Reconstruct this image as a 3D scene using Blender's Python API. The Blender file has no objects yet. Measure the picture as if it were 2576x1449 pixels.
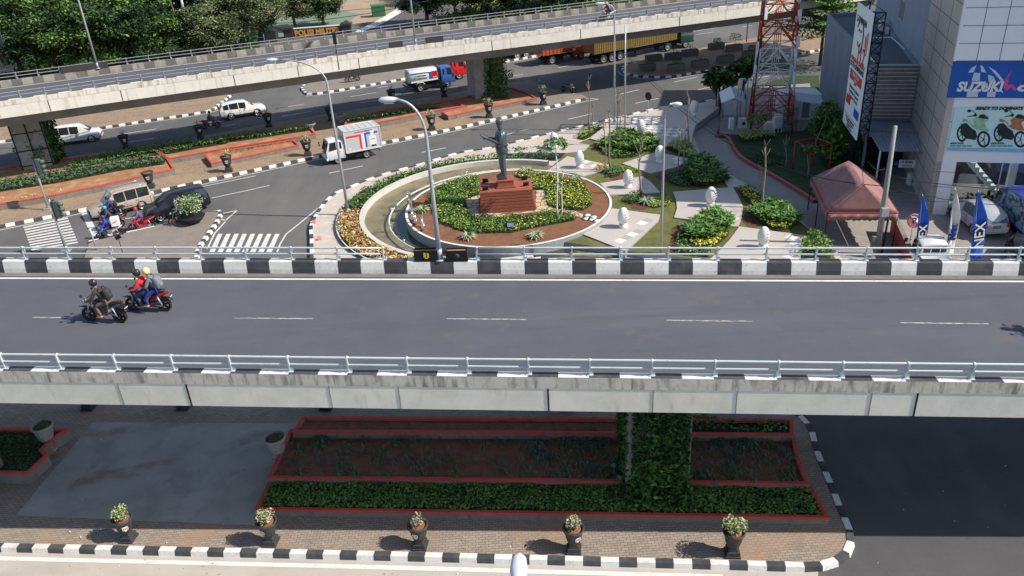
import bpy, bmesh, math, random
from mathutils import Vector, Matrix
from mathutils.geometry import tessellate_polygon
random.seed(7)
R = math.radians
sc = bpy.context.scene
col = sc.collection
# ---------------------------------------------------------------- camera
FOC, CH = 2060.0, 21.8
_d = Vector((262.3, 3950.0, FOC)).normalized()
_th = math.asin(_d.z); _rho = math.asin(_d.x / math.cos(_th))
CF = Vector((0, math.cos(_th), -math.sin(_th)))
_r0 = Vector((1, 0, 0)); _d0 = Vector((0, -math.sin(_th), -math.cos(_th)))
CR = math.cos(_rho) * _r0 + math.sin(_rho) * _d0
CD = -math.sin(_rho) * _r0 + math.cos(_rho) * _d0
CP = Vector((0, 0, CH))
cd = bpy.data.cameras.new('camera'); cam = bpy.data.objects.new('camera', cd); col.objects.link(cam)
m = Matrix((( CR.x, -CD.x, -CF.x, 0), (CR.y, -CD.y, -CF.y, 0), (CR.z, -CD.z, -CF.z, CH), (0, 0, 0, 1)))
cam.matrix_world = m
cd.sensor_width = 36; cd.lens = FOC / 2576 * 36; cd.clip_end = 3000; cd.clip_start = 0.1
sc.camera = cam
# ---------------------------------------------------------------- light
SV = Vector((1.05, -0.25, 1.0)).normalized()            # towards the sun
elev = math.asin(SV.z); azim = math.atan2(SV.x, SV.y)
w = bpy.data.worlds.new("World"); sc.world = w; w.use_nodes = True
nt = w.node_tree; bg = nt.nodes['Background']
sky = nt.nodes.new('ShaderNodeTexSky'); sky.sky_type = 'NISHITA'; sky.sun_disc = False
sky.sun_elevation = elev; sky.sun_rotation = azim
nt.links.new(sky.outputs[0], bg.inputs[0]); bg.inputs[1].default_value = 0.13
sl = bpy.data.lights.new('sun', 'SUN'); sl.energy = 5.0; sl.angle = R(0.5); sl.color = (1.0, 0.93, 0.82)
so = bpy.data.objects.new('sun', sl); col.objects.link(so)
so.rotation_euler = (-SV).to_track_quat('-Z', 'Y').to_euler(); so.location = (30, -20, 60)
vs = sc.view_settings; vs.view_transform = 'Standard'; vs.look = 'None'; vs.gamma = 1; vs.exposure = 0.3
# ---------------------------------------------------------------- mapping of the survey to world metres
def G(x, y, z=0.0):
    v = (x - 1288) * CR + (y - 724.5) * CD + FOC * CF
    return CP + v * ((z - CH) / v.z)
def HZ(x, y, b):
    v = (x - 1288) * CR + (y - 724.5) * CD + FOC * CF
    return CH + v.z * b.y / v.y
def Q(ox, oy, s):
    return lambda x, y: ((ox + x / s) * .805, (oy + y / s) * .805)
za = Q(0, 450, 3.22); zb = Q(800, 400, 2.862); zc = Q(1600, 400, 2.862); zd = Q(2300, 400, 2.862)
ya = Q(0, 0, 2.862); yb = Q(800, 0, 2.862); yc = Q(1600, 0, 2.862); yd = Q(2300, 0, 2.862)
def GL(q, pts, z=0.0):
    return [G(*(q(*p) if q else p), z) for p in pts]
# ---------------------------------------------------------------- materials
MATS = {}
def mat(name, c, rough=.75, metal=0, var=.12, scale=3.0, bump=0.0, bscale=None, c2=None, thr=None, spec=.3, coat=0, streak=None, em=None, trans=0):
    if name in MATS: return MATS[name]
    M_ = bpy.data.materials.new(name); M_.use_nodes = True
    n = M_.node_tree.nodes; l = M_.node_tree.links; b = n['Principled BSDF']
    b.inputs['Roughness'].default_value = rough; b.inputs['Metallic'].default_value = metal
    b.inputs['Specular IOR Level'].default_value = spec
    if coat: b.inputs['Coat Weight'].default_value = coat; b.inputs['Coat Roughness'].default_value = .08
    tc = n.new('ShaderNodeTexCoord'); src = tc.outputs['Object']
    if streak:
        mp = n.new('ShaderNodeMapping'); mp.inputs['Scale'].default_value = streak; l.new(src, mp.inputs[0]); src = mp.outputs[0]
    no = n.new('ShaderNodeTexNoise'); no.inputs['Scale'].default_value = scale; no.inputs['Detail'].default_value = 6; no.inputs['Roughness'].default_value = .65
    l.new(src, no.inputs['Vector'])
    rp = n.new('ShaderNodeValToRGB')
    a = [max(0, min(1, x * (1 - var))) for x in c]; d = [max(0, min(1, x * (1 + var))) for x in (c2 or c)]
    if c2 and thr:
        rp.color_ramp.elements[0].position = thr[0]; rp.color_ramp.elements[1].position = thr[1]
        a = list(c); d = list(c2)
    else:
        rp.color_ramp.elements[0].position = .3; rp.color_ramp.elements[1].position = .7
    rp.color_ramp.elements[0].color = (*a, 1); rp.color_ramp.elements[1].color = (*d, 1)
    l.new(no.outputs['Fac'], rp.inputs[0]); l.new(rp.outputs[0], b.inputs['Base Color'])
    if bump:
        nb = n.new('ShaderNodeTexNoise'); nb.inputs['Scale'].default_value = bscale or 30; nb.inputs['Detail'].default_value = 4
        l.new(tc.outputs['Object'], nb.inputs['Vector'])
        bp = n.new('ShaderNodeBump'); bp.inputs['Strength'].default_value = bump; bp.inputs['Distance'].default_value = .03
        l.new(nb.outputs['Fac'], bp.inputs['Height']); l.new(bp.outputs[0], b.inputs['Normal'])
    M_['b'] = 1
    MATS[name] = M_; return M_
def mixin(M_, fac_socket_builder, c2):
    """overlay colour c2 on a material where the builder's mask says so"""
    n = M_.node_tree.nodes; l = M_.node_tree.links; b = n['Principled BSDF']
    old = b.inputs['Base Color'].links[0].from_socket
    mx = n.new('ShaderNodeMixRGB'); l.new(old, mx.inputs[1]); mx.inputs[2].default_value = (*c2, 1)
    l.new(fac_socket_builder(n, l), mx.inputs[0]); l.new(mx.outputs[0], b.inputs['Base Color'])
    return M_
def patches(scale, lo, hi, mul=1.0, st=(1, 1, 1), off=(0, 0, 0), rot=0):
    def f(n, l):
        tc = n.new('ShaderNodeTexCoord'); mp = n.new('ShaderNodeMapping'); mp.inputs['Scale'].default_value = st; mp.inputs['Location'].default_value = off
        mp.inputs['Rotation'].default_value = (0, 0, rot)
        l.new(tc.outputs['Object'], mp.inputs[0])
        no = n.new('ShaderNodeTexNoise'); no.inputs['Scale'].default_value = scale; no.inputs['Detail'].default_value = 5; no.inputs['Roughness'].default_value = .6
        l.new(mp.outputs[0], no.inputs['Vector'])
        mr = n.new('ShaderNodeMapRange'); mr.inputs[1].default_value = lo; mr.inputs[2].default_value = hi; mr.inputs[4].default_value = mul
        l.new(no.outputs['Fac'], mr.inputs[0]); return mr.outputs[0]
    return f
def paver(name, c, c2, mortar, w_=.22, h_=.11, rot=0, dirt=None, rough=.85):
    M_ = mat(name, c, rough, var=.15, scale=.6, bump=.25, bscale=25)
    n = M_.node_tree.nodes; l = M_.node_tree.links; b = n['Principled BSDF']
    old = b.inputs['Base Color'].links[0].from_socket
    tc = n.new('ShaderNodeTexCoord'); mp = n.new('ShaderNodeMapping'); mp.inputs['Rotation'].default_value = (0, 0, rot)
    l.new(tc.outputs['Object'], mp.inputs[0])
    br = n.new('ShaderNodeTexBrick'); br.inputs['Scale'].default_value = 1; br.inputs['Brick Width'].default_value = w_; br.inputs['Row Height'].default_value = h_
    br.inputs['Mortar Size'].default_value = .008; br.inputs['Bias'].default_value = 0
    br.inputs['Color1'].default_value = (*c2, 1); br.inputs['Mortar'].default_value = (*mortar, 1)
    l.new(old, br.inputs['Color2']); l.new(mp.outputs[0], br.inputs['Vector']); l.new(br.outputs[0], b.inputs['Base Color'])
    if dirt: mixin(M_, patches(.35, .5, .72, .75), dirt)
    return M_
# ---------------------------------------------------------------- tags and mesh building
def tag(o, label=None, cat=None, group=None, kind=None):
    if label: o['label'] = label
    if cat: o['category'] = cat
    if group: o['group'] = group
    if kind: o['kind'] = kind
    return o
def empty(name, loc=(0, 0, 0), rz=0, label=None, cat=None, group=None, s=1):
    o = bpy.data.objects.new(name, None); col.objects.link(o); o.location = loc; o.rotation_euler = (0, 0, rz); o.scale = (s, s, s)
    o.empty_display_size = .2
    return tag(o, label, cat, group)
class MB:
    def __init__(s): s.v = []; s.f = []; s.m = []; s.sm = []
    def add(s, vs_, fs, mi=0, smooth=False):
        b = len(s.v); s.v += [tuple(v) for v in vs_]
        for f_ in fs: s.f.append([b + i for i in f_]); s.m.append(mi); s.sm.append(smooth)
        return s
    def box(s, c, d, rz=0, mi=0, tap=1.0, rx=0, ry=0):
        h = [x / 2 for x in d]; Mx = Matrix.Rotation(rz, 3, 'Z') @ Matrix.Rotation(ry, 3, 'Y') @ Matrix.Rotation(rx, 3, 'X')
        vv = []
        for z in (-1, 1):
            t = tap if z > 0 else 1
            for x, y in ((-1, -1), (1, -1), (1, 1), (-1, 1)):
                vv.append(Vector(c) + Mx @ Vector((x * h[0] * t, y * h[1] * t, z * h[2])))
        return s.add(vv, [(0, 3, 2, 1), (4, 5, 6, 7), (0, 1, 5, 4), (1, 2, 6, 5), (2, 3, 7, 6), (3, 0, 4, 7)], mi)
    def tube(s, pts, r, n=8, mi=0, caps=True, smooth=True):
        pts = [Vector(p) for p in pts]; rs = r if isinstance(r, (list, tuple)) else [r] * len(pts)
        vv = []; up = Vector((0, 0, 1))
        prev = None
        for i, p in enumerate(pts):
            t = (pts[min(i + 1, len(pts) - 1)] - pts[max(i - 1, 0)])
            if t.length < 1e-9: t = Vector((0, 0, 1))
            t.normalize()
            if prev is None:
                a = t.cross(up)
                if a.length < .05: a = t.cross(Vector((1, 0, 0)))
            else: a = prev - t * prev.dot(t)
            a.normalize(); prev = a; bb = t.cross(a)
            for k in range(n):
                an = 2 * math.pi * k / n; vv.append(p + (a * math.cos(an) + bb * math.sin(an)) * rs[i])
        fs = []
        for i in range(len(pts) - 1):
            for k in range(n):
                k2 = (k + 1) % n; fs.append((i * n + k, i * n + k2, (i + 1) * n + k2, (i + 1) * n + k))
        if caps: fs.append(tuple(range(n - 1, -1, -1))); fs.append(tuple((len(pts) - 1) * n + k for k in range(n)))
        return s.add(vv, fs, mi, smooth)
    def lathe(s, prof, c=(0, 0, 0), n=20, mi=0, smooth=True, sy=1.0, ax='Z'):
        vv = []; c = Vector(c)
        for r_, z in prof:
            for k in range(n):
                a = 2 * math.pi * k / n; p = Vector((r_ * math.cos(a), r_ * math.sin(a) * sy, z))
                if ax == 'Y': p = Vector((p.x, p.z, p.y))
                if ax == 'X': p = Vector((p.z, p.x, p.y))
                vv.append(c + p)
        fs = []
        for i in range(len(prof) - 1):
            for k in range(n):
                k2 = (k + 1) % n; fs.append((i * n + k, i * n + k2, (i + 1) * n + k2, (i + 1) * n + k))
        fs.append(tuple(range(n - 1, -1, -1))); fs.append(tuple((len(prof) - 1) * n + k for k in range(n)))
        return s.add(vv, fs, mi, smooth)
    def poly(s, pts, mi=0):
        pts = [Vector(p) for p in pts]
        tri = tessellate_polygon([pts])
        nz = 0
        for i in range(len(pts)):
            a, b = pts[i], pts[(i + 1) % len(pts)]; nz += (a.x * b.y - b.x * a.y)
        t2 = []
        for t in tri:
            a, b, c = (pts[i] for i in t); n_ = (b - a).cross(c - a)
            t2.append(tuple(t) if n_.z >= 0 else tuple(reversed(t)))
        return s.add(pts, t2, mi)
    def prism(s, pts, z0, z1, mi=0, mside=None, bottom=False):
        top = [Vector((p[0], p[1], z1)) for p in pts]; s.poly(top, mi)
        n = len(pts); ar = sum(pts[i][0] * pts[(i + 1) % n][1] - pts[(i + 1) % n][0] * pts[i][1] for i in range(n))
        vv = [(p[0], p[1], z0) for p in pts] + [(p[0], p[1], z1) for p in pts]
        fs = [((i, (i + 1) % n, n + (i + 1) % n, n + i) if ar > 0 else ((i + 1) % n, i, n + i, n + (i + 1) % n)) for i in range(n)]
        return s.add(vv, fs, mside if mside is not None else mi)
    def quad(s, a, b, c, d, mi=0): return s.add([a, b, c, d], [(0, 1, 2, 3)], mi)
    def build(s, name, mats, parent=None, loc=None):
        me = bpy.data.meshes.new(name); me.from_pydata(s.v, [], s.f)
        for mm in (mats if isinstance(mats, (list, tuple)) else [mats]): me.materials.append(mm)
        me.polygons.foreach_set('material_index', s.m); me.polygons.foreach_set('use_smooth', s.sm); me.update()
        o = bpy.data.objects.new(name, me); col.objects.link(o)
        if parent: o.parent = parent
        if loc: o.location = loc
        return o
def kids(o): return [c for c in bpy.data.objects if c.parent == o]
_kid = {}
def copy_tree(o, parent=None, ch=None):
    if ch is None:
        ch = {}
        for x in bpy.data.objects:
            if x.parent: ch.setdefault(x.parent.name, []).append(x)
    c = o.copy(); col.objects.link(c); c.parent = parent
    for k in ch.get(o.name, []): copy_tree(k, c, ch)
    return c
def bevel(o, w_=.02, seg=2):
    b = o.modifiers.new('bevel', 'BEVEL'); b.width = w_; b.segments = seg; b.limit_method = 'ANGLE'; return o
def text(name, s_, size, o, r, u, mt, parent=None, bold=0.0, ext=.004, align='CENTER', sx=1.0):
    """lettering lying on the plane through o with right vector r and up vector u"""
    cu = bpy.data.curves.new('t', 'FONT'); cu.body = s_; cu.size = size; cu.extrude = ext; cu.offset = bold; cu.align_x = align; cu.align_y = 'CENTER'; cu.resolution_u = 3
    ob = bpy.data.objects.new('t', cu); col.objects.link(ob)
    dg = bpy.context.evaluated_depsgraph_get(); me = bpy.data.meshes.new_from_object(ob.evaluated_get(dg))
    bpy.data.objects.remove(ob); r = Vector(r).normalized(); u = Vector(u).normalized(); n_ = r.cross(u)
    for v in me.vertices: v.co = Vector(o) + r * v.co.x * sx + u * v.co.y + n_ * v.co.z
    me.materials.clear(); me.materials.append(mt)
    t = bpy.data.objects.new(name, me); col.objects.link(t); t.parent = parent; return t
def flat(name, pts, z, mt, kind='structure', z0=None, mside=None):
    b = MB()
    if z0 is None: b.poly([(p[0], p[1], z) for p in pts])
    else: b.prism(pts, z0, z, 0, 1 if mside else 0)
    o = b.build(name, [mt, mside] if mside else mt)
    if kind: o['kind'] = kind
    return o
def resamp(pts, step):
    pts = [Vector(p) for p in pts]; out = [pts[0]]; acc = 0
    for a, b in zip(pts, pts[1:]):
        L = (b - a).length; t = step - acc
        while t <= L: out.append(a + (b - a) * (t / L)); t += step
        acc = (acc + L) % step if L else acc
    return out
def smoothline(pts, n=6):
    pts = [Vector(p) for p in pts]; out = []
    P = [pts[0] * 2 - pts[1]] + pts + [pts[-1] * 2 - pts[-2]]
    for i in range(1, len(P) - 2):
        for k in range(n):
            t = k / n; a, b, c, d = P[i - 1:i + 3]
            out.append(.5 * ((2 * b) + (c - a) * t + (2 * a - 5 * b + 4 * c - d) * t * t + (3 * b - a - 3 * c + d) * t ** 3))
    out.append(pts[-1]); return out
def off(pts, d):
    out = []
    for i, p in enumerate(pts):
        t = pts[min(i + 1, len(pts) - 1)] - pts[max(i - 1, 0)]; t.z = 0; t.normalize(); out.append(p + Vector((-t.y, t.x, 0)) * d)
    return out
def nearest_inside(poly, x, y):
    c = False; n = len(poly); j = n - 1
    for i in range(n):
        xi, yi, xj, yj = poly[i][0], poly[i][1], poly[j][0], poly[j][1]
        if (yi > y) != (yj > y) and x < (xj - xi) * (y - yi) / (yj - yi) + xi: c = not c
        j = i
    return c
# ---------------------------------------------------------------- palette
WHITE = mat('white_paint', (.72, .72, .70), .6, var=.07, scale=6)
WPAINT = mixin(mixin(mixin(mat('worn_white', (.68, .67, .64), .8, var=.08, scale=3, bump=.2, bscale=60), patches(1.1, .52, .72, .5), (.45, .42, .37)), patches(9, .58, .72, .7), (.32, .31, .29)), patches(26, .66, .7, .6), (.2, .19, .18))
ROADW = mixin(mat('road_white', (.62, .61, .58), .85, var=.1, scale=3), patches(14, .5, .66, .75), (.16, .16, .16))
BPAINT = mixin(mat('black_paint', (.055, .058, .064), .7, var=.15, scale=3, bump=.2, bscale=60), patches(9, .66, .78, .6), (.2, .2, .2))
mixin(mixin(BPAINT, patches(1.3, .5, .7, .55), (.125, .12, .115)), patches(24, .66, .7, .6), (.24, .23, .21))
ASPH_D = mixin(mixin(mixin(mixin(mat('asphalt_deck', (.09, .095, .114), .85, var=.08, scale=.6, bump=.45, bscale=120), patches(.35, .5, .7, .6, (.18, 1, 1)), (.13, .132, .15)), patches(1.1, .6, .74, .5), (.14, .12, .1)), patches(45, .66, .72, .5), (.2, .2, .2)), patches(.5, .55, .7, .5, (.12, 2.2, 1), (5, 2, 0)), (.068, .07, .085))
ASPH = mixin(mixin(mat('asphalt_grey', (.105, .104, .104), .9, var=.1, scale=.4, bump=.35, bscale=90), patches(.12, .48, .66, .7, (1, .3, 1), rot=-.3), (.165, .155, .145)), patches(.9, .66, .76, .45), (.06, .06, .065))
ASPH_N = mixin(mixin(mixin(mat('asphalt_new', (.085, .083, .088), .85, var=.12, scale=.5, bump=.3, bscale=110), patches(.5, .5, .7, .55, (1, .35, 1), rot=1.2), (.13, .122, .112)), patches(1.6, .62, .74, .5), (.055, .055, .06)), patches(38, .6, .68, .45), (.21, .21, .21))
mixin(ASPH, patches(38, .6, .68, .45), (.21, .21, .21))
GUTTER = mat('gutter', (.17, .155, .14), .9, var=.15, scale=2)
CONCR = mixin(mixin(mat('concrete_girder', (.72, .69, .6), .85, var=.1, scale=1.2, bump=.08, bscale=9), patches(2.2, .6, .75, .35, (1, 1, .3)), (.25, .24, .21)), patches(5, .66, .72, .5), (.58, .56, .5))
CONST = mixin(mixin(mat('concrete_stained', (.58, .55, .47), .9, var=.12, scale=2, bump=.12, bscale=14), patches(4.0, .5, .68, .8, (1.1, 1.1, .2)), (.13, .12, .105)), patches(1.2, .55, .75, .6), (.16, .15, .13))
CONST2 = mixin(mixin(mat('concrete_stained_pale', (.68, .64, .55), .9, var=.1, scale=2, bump=.3, bscale=10), patches(2.6, .5, .68, .75, (1.3, 1.3, .12)), (.22, .18, .13)), patches(.8, .6, .75, .4), (.3, .24, .17))
CONCP = mixin(mat('concrete_pale', (.7, .67, .6), .85, var=.08, scale=1.2, bump=.25, bscale=9), patches(2.5, .55, .72, .5, (1.2, 1.2, .12)), (.36, .3, .22))
CONCDK = mat('concrete_under_shaded', (.2, .19, .175), .9, var=.2, scale=.8)  # girder underside toned dark, shade below the deck put into the colour
ROADC = mixin(mixin(mat('road_concrete', (.44, .405, .36), .85, var=.07, scale=.5, bump=.25, bscale=40), patches(.7, .5, .7, .5, (.4, 1, 1)), (.33, .3, .27)), patches(11, .68, .72, .8), (.2, .19, .18))
PAVE = paver('pavers_brown', (.25, .21, .175), (.33, .27, .215), (.11, .09, .075), .24, .12, dirt=(.33, .2, .12))
PAVEG = paver('pavers_grey', (.17, .165, .16), (.215, .205, .195), (.08, .08, .08), .24, .12, rot=.3, dirt=(.2, .17, .14))
PAVED = mixin(mat('paving_dusty', (.22, .19, .165), .9, var=.12, scale=1, bump=.3, bscale=20), patches(3, .6, .75, .6), (.33, .3, .26))
CROSSC = mixin(mixin(mat('crossing_concrete', (.35, .33, .3), .88, var=.1, scale=.4, bump=.15, bscale=30), patches(.35, .56, .66, .6, (1, 1.6, 1), (3, 1, 0)), (.2, .12, .08)), patches(.9, .45, .7, .55), (.22, .21, .195))
mixin(mixin(CROSSC, patches(24, .6, .68, .4), (.45, .43, .4)), patches(.28, .52, .66, .55, (1, .5, 1), (7, 3, 0)), (.17, .155, .14))
REDRIM = mixin(mixin(mat('red_rim', (.50, .075, .055), .75, var=.15, scale=3, bump=.3, bscale=20), patches(3.5, .6, .72, .6), (.3, .12, .09)), patches(14, .66, .72, .6), (.4, .3, .26))
WALLG = mixin(mat('planter_wall', (.2, .185, .165), .9, var=.15, scale=1.5, bump=.3, bscale=12), patches(2, .55, .7, .6, (1, 1, .3)), (.11, .1, .09))
SOIL = mat('soil_red', (.22, .095, .058), .95, var=.3, scale=2.5, bump=.9, bscale=14)
SOILB = mixin(mat('soil_orange', (.33, .17, .085), .95, var=.2, scale=1.2, bump=.7, bscale=12), patches(1.2, .5, .65, .7), (.4, .28, .16))
STRAW = mixin(mixin(mixin(mat('dirt_straw', (.25, .18, .13), .95, var=.2, scale=1.5, bump=.7, bscale=18), patches(.5, .52, .62, .6), (.2, .165, .135)), patches(.35, .5, .58, .75), (.3, .21, .13)), patches(7, .52, .62, .55), (.42, .33, .18))
GRASS = mixin(mat('grass_lawn', (.115, .125, .035), .95, var=.25, scale=2.2, bump=.9, bscale=30), patches(.6, .5, .68, .7), (.19, .155, .06))
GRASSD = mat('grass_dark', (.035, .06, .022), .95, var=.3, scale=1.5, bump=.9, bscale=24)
BEIGE = mixin(mat('walk_beige', (.48, .42, .36), .85, var=.08, scale=.8, bump=.25, bscale=30), patches(2.2, .55, .68, .6), (.62, .58, .52))
GRAN = mixin(mat('slab_granite', (.46, .415, .375), .55, var=.04, scale=.7), patches(.9, .6, .75, .35), (.5, .4, .31))
GRANL = mat('slab_granite_pale', (.72, .69, .65), .5, var=.04, scale=3)
GRANG = mat('slab_granite_grey', (.37, .345, .32), .5, var=.04, scale=3)
POOLW = mixin(mat('pool_wall', (.52, .5, .46), .8, var=.08, scale=2, bump=.15), patches(2.5, .58, .72, .5, (1, 1, .3)), (.36, .34, .31))
GREYW = mat('grey_wall', (.27, .28, .3), .8, var=.1, scale=1.5)
POOLF = mixin(mat('pool_floor', (.2, .165, .09), .3, var=.2, scale=1.2, spec=.5), patches(.8, .5, .62, .8), (.09, .085, .04))
STEEL = mat('galvanised', (.5, .53, .55), .45, .55, var=.08, scale=5)
RAILM = mixin(mat('rail_paint', (.5, .55, .57), .5, .1, var=.05, scale=4), patches(2.2, .62, .72, .6), (.34, .3, .26)); RAILD = mixin(mat('rail_dull', (.3, .31, .31), .6, .1, var=.1, scale=4), patches(2.2, .55, .7, .6), (.2, .18, .16))
DARK = mat('dark_metal', (.025, .026, .03), .5, .3, var=.2, scale=5)
BLACK = mat('black_plastic', (.016, .016, .018), .45, var=.2, scale=8)
RUBBER = mat('rubber', (.02, .02, .021), .85, var=.2, scale=12)
LEAFS = [mat('leaf_deep', (.026, .07, .016), .6, var=.35, scale=1.2), mat('leaf_mid', (.065, .15, .028), .6, var=.35, scale=1.2), mat('leaf_bright', (.15, .26, .05), .6, var=.3, scale=1.2)]
LEAFY = mat('leaf_lime', (.30, .36, .03), .6, var=.3, scale=4)
LEAFO = mat('leaf_croton', (.55, .27, .05), .6, var=.35, scale=5)
LEAFP = mat('leaf_pale', (.38, .43, .2), .6, var=.3, scale=8)
BLADE = mat('leaf_blue_green', (.08, .14, .09), .6, var=.4, scale=2)
YELLOW = mat('petal_yellow', (.8, .62, .05), .6, var=.15, scale=6)
PETW = mat('petal_white', (.75, .73, .68), .6, var=.1, scale=8)
PETP = mat('petal_pink', (.6, .3, .42), .6, var=.2, scale=8)
BARK = mat('bark', (.24, .2, .16), .9, var=.3, scale=6, bump=.5, bscale=20)
BARKD = mat('bark_dark', (.09, .075, .06), .9, var=.3, scale=4, bump=.5, bscale=15)
GLASS = mat('glass_dark', (.02, .025, .03), .06, var=.2, scale=2, spec=.8)
CHROME = mat('chrome', (.7, .7, .7), .2, .9, var=.05, scale=5)
REDLAMP = mat('tail_lamp', (.5, .02, .015), .3, var=.1, scale=5)
FADW = mixin(mat('faded_paint_pale', (.27, .25, .22), .9, var=.15, scale=1.5), patches(2.5, .5, .7, .8, (1, 1, .4)), (.14, .12, .1))
FADB = mixin(mat('faded_paint_dark', (.12, .115, .105), .9, var=.15, scale=1.5), patches(2.5, .5, .7, .6, (1, 1, .4)), (.2, .175, .15))
# ---------------------------------------------------------------- ground
flat('ground', [(-400, -60), (400, -60), (400, 700), (-400, 700)], 0, ASPH)
flat('northern_ground', GL(None, [(-500, 255), (0, 165), (700, 82), (1000, 48), (1300, 12), (1700, -38)]) + [Vector((150, 170, 0)), Vector((500, 300, 0)), Vector((500, 690, 0)), Vector((-500, 690, 0)), Vector((-500, 100, 0))], .02,
     mixin(mat('bare_ground', (.36, .27, .19), .95, var=.15, scale=.2, bump=.4, bscale=6), patches(.08, .5, .6, .8), (.2, .2, .1)))
flat('lane', GL(None, [(905, 78), (960, 55), (1012, 22), (1040, -12), (1120, -60), (1200, -40), (1180, 20), (1120, 60)], 0), .03, ASPH)
flat('lane_edge_stripe', GL(None, [(893, 80), (950, 52), (1000, 22), (1005, 22), (1016, 28), (962, 60), (908, 82)], 0), .045, WPAINT)
flat('sports_court', GL(None, [(860, 75), (880, 52), (905, 36), (840, 22), (700, 40), (640, 75), (700, 95)], 0), .03, mat('court_green', (.17, .22, .16), .9, var=.1, scale=.5))
flat('concrete_road', GL(None, [(-400, 1375), (0, 1385), (885, 1406), (1368, 1420), (2058, 1438), (2058, 1500), (2200, 1700), (-400, 1700)], 0), .004, ROADC)
flat('dark_road', GL(None, [(2062, 1438), (2150, 1360), (2020, 1040), (2000, 640), (2800, 640), (3200, 1500), (2200, 1500)], 0), .005, ASPH_N)
flat('road_joint', [G(505 + 0, 1392, 0), G(508, 1392, 0), G(452, 1460, 0), G(448, 1460, 0)], .006, BPAINT) if 0 else None

def kerb(name, pts, side, h=.2, w_=.28, blk=.62, phase=0, seg=0):
    P = resamp(pts, blk); b = MB()
    I = off(P, side * w_); F = off(P, side * .05)
    for i in range(len(P) - 1):
        mi = (i + phase) % 2
        a, c = P[i], P[i + 1]; fa, fc = F[i], F[i + 1]; ia, ic = I[i], I[i + 1]
        z = lambda p, q: Vector((p.x, p.y, q))
        vv = [z(a, 0), z(c, 0), z(fc, h), z(fa, h), z(ic, h), z(ia, h), z(ic, 0), z(ia, 0)]
        fs = [(0, 1, 2, 3), (3, 2, 4, 5), (5, 4, 6, 7)]
        if side < 0: fs = [tuple(reversed(q)) for q in fs]
        b.add(vv, fs, mi)
    o = b.build(name, [WPAINT, BPAINT]); o['kind'] = 'structure'; return o
def island(name, front, rest, mt, h=.17, w_=.1, side=1):
    """raised paving: kerb line (outer) plus the remaining outline"""
    f_ = off(front, side * .2); return flat(name, f_ + rest, h, mt, z0=0)
# near median
NF = smoothline(GL(None, [(-300, 1382), (0, 1389.5), (885, 1409.5), (1368, 1422), (2058, 1441)]), 3)[:-1]
NC = smoothline(GL(None, [(2058, 1441), (2103, 1429), (2135, 1408), (2148, 1385), (2150, 1350), (2124, 1289), (2103, 1236), (2065, 1145), (2050, 1090), (2027, 1059), (2000, 1040), (1960, 1020)]), 4)
nfull = NF + NC
kerb('kerb', nfull, 1, phase=0)
NB = GL(None, [(1800, 1012), (1000, 1003), (0, 990), (-300, 985)])
kerb('kerb', NB, 1)
island('median_paving', nfull, [Vector((p.x, p.y - .2, 0)) for p in NB], PAVE)
flat('crossing_path', GL(None, [(-60, 1480), (62, 1300), (235, 1062), (725, 1066), (760, 1060), (640, 1300), (640, 1322), (40, 1298)][2:7] + [(40, 1297)], .17), .178, CROSSC)
# middle median with the stepped planters
K1 = smoothline(GL(None, [(-330, 635), (0, 575), (230, 528), (375, 491), (634, 434), (967, 363), (1122, 332), (1319, 288), (1479, 251)]), 3)
kerb('kerb', K1, 1)
M1B = GL(None, [(1470, 244), (1384, 226), (1330, 205), (1173, 232), (951, 270), (690, 312), (534, 342), (289, 382), (157, 402), (0, 425), (-300, 475)])
island('median_paving', K1, M1B, STRAW)
flat('median_tip_paving', GL(None, [(1474, 248), (1384, 228), (1330, 207), (1240, 222), (1180, 300), (1230, 300), (1319, 282)], .17), .176, PAVED)
# far side verge and nose islands
K2 = smoothline(GL(None, [(-300, 410), (11, 358.6), (249, 326), (366, 308), (520, 284), (552, 267), (577, 247), (590, 238)]), 3)
kerb('kerb', K2, 1)
island('verge', K2, GL(None, [(560, 190), (200, 215), (-300, 280)]), STRAW)
K3 = smoothline(GL(None, [(775, 210), (757, 222), (762, 232), (796, 239), (1009, 203), (1300, 152), (1700, 85), (2100, 20)]), 3)
kerb('kerb', K3, 1)
island('far_pavement', K3, GL(None, [(2100, -30), (1500, 40), (900, 150)]), PAVED)
K4 = smoothline(GL(None, [(1600, 160), (1570, 166), (1563, 178), (1580, 190), (1623, 196), (1685, 196), (1738, 188), (1901, 159), (2005, 139), (2090, 124)]), 4)
kerb('kerb', K4, 1, blk=.62)
island('median_paving', K4, GL(None, [(2090, 70), (1900, 98), (1760, 125)]), mixin(mat('paving_ochre', (.27, .2, .145), .9, var=.12, scale=1, bump=.3, bscale=20), patches(.4, .5, .65, .6), (.33, .19, .11)))
# traffic island bottom left
TI = GL(None, [(548, 531), (561, 536), (558, 550), (545, 572), (528, 596), (512, 618), (503, 640), (500, 700)])
kerb('kerb', smoothline(list(reversed(TI)), 4), 1, blk=.5)
flat('traffic_island', GL(None, [(200, 700), (225, 618), (245, 610), (545, 533)]) + off(smoothline(TI, 3), -.2), .17, PAVED, z0=0)
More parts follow.
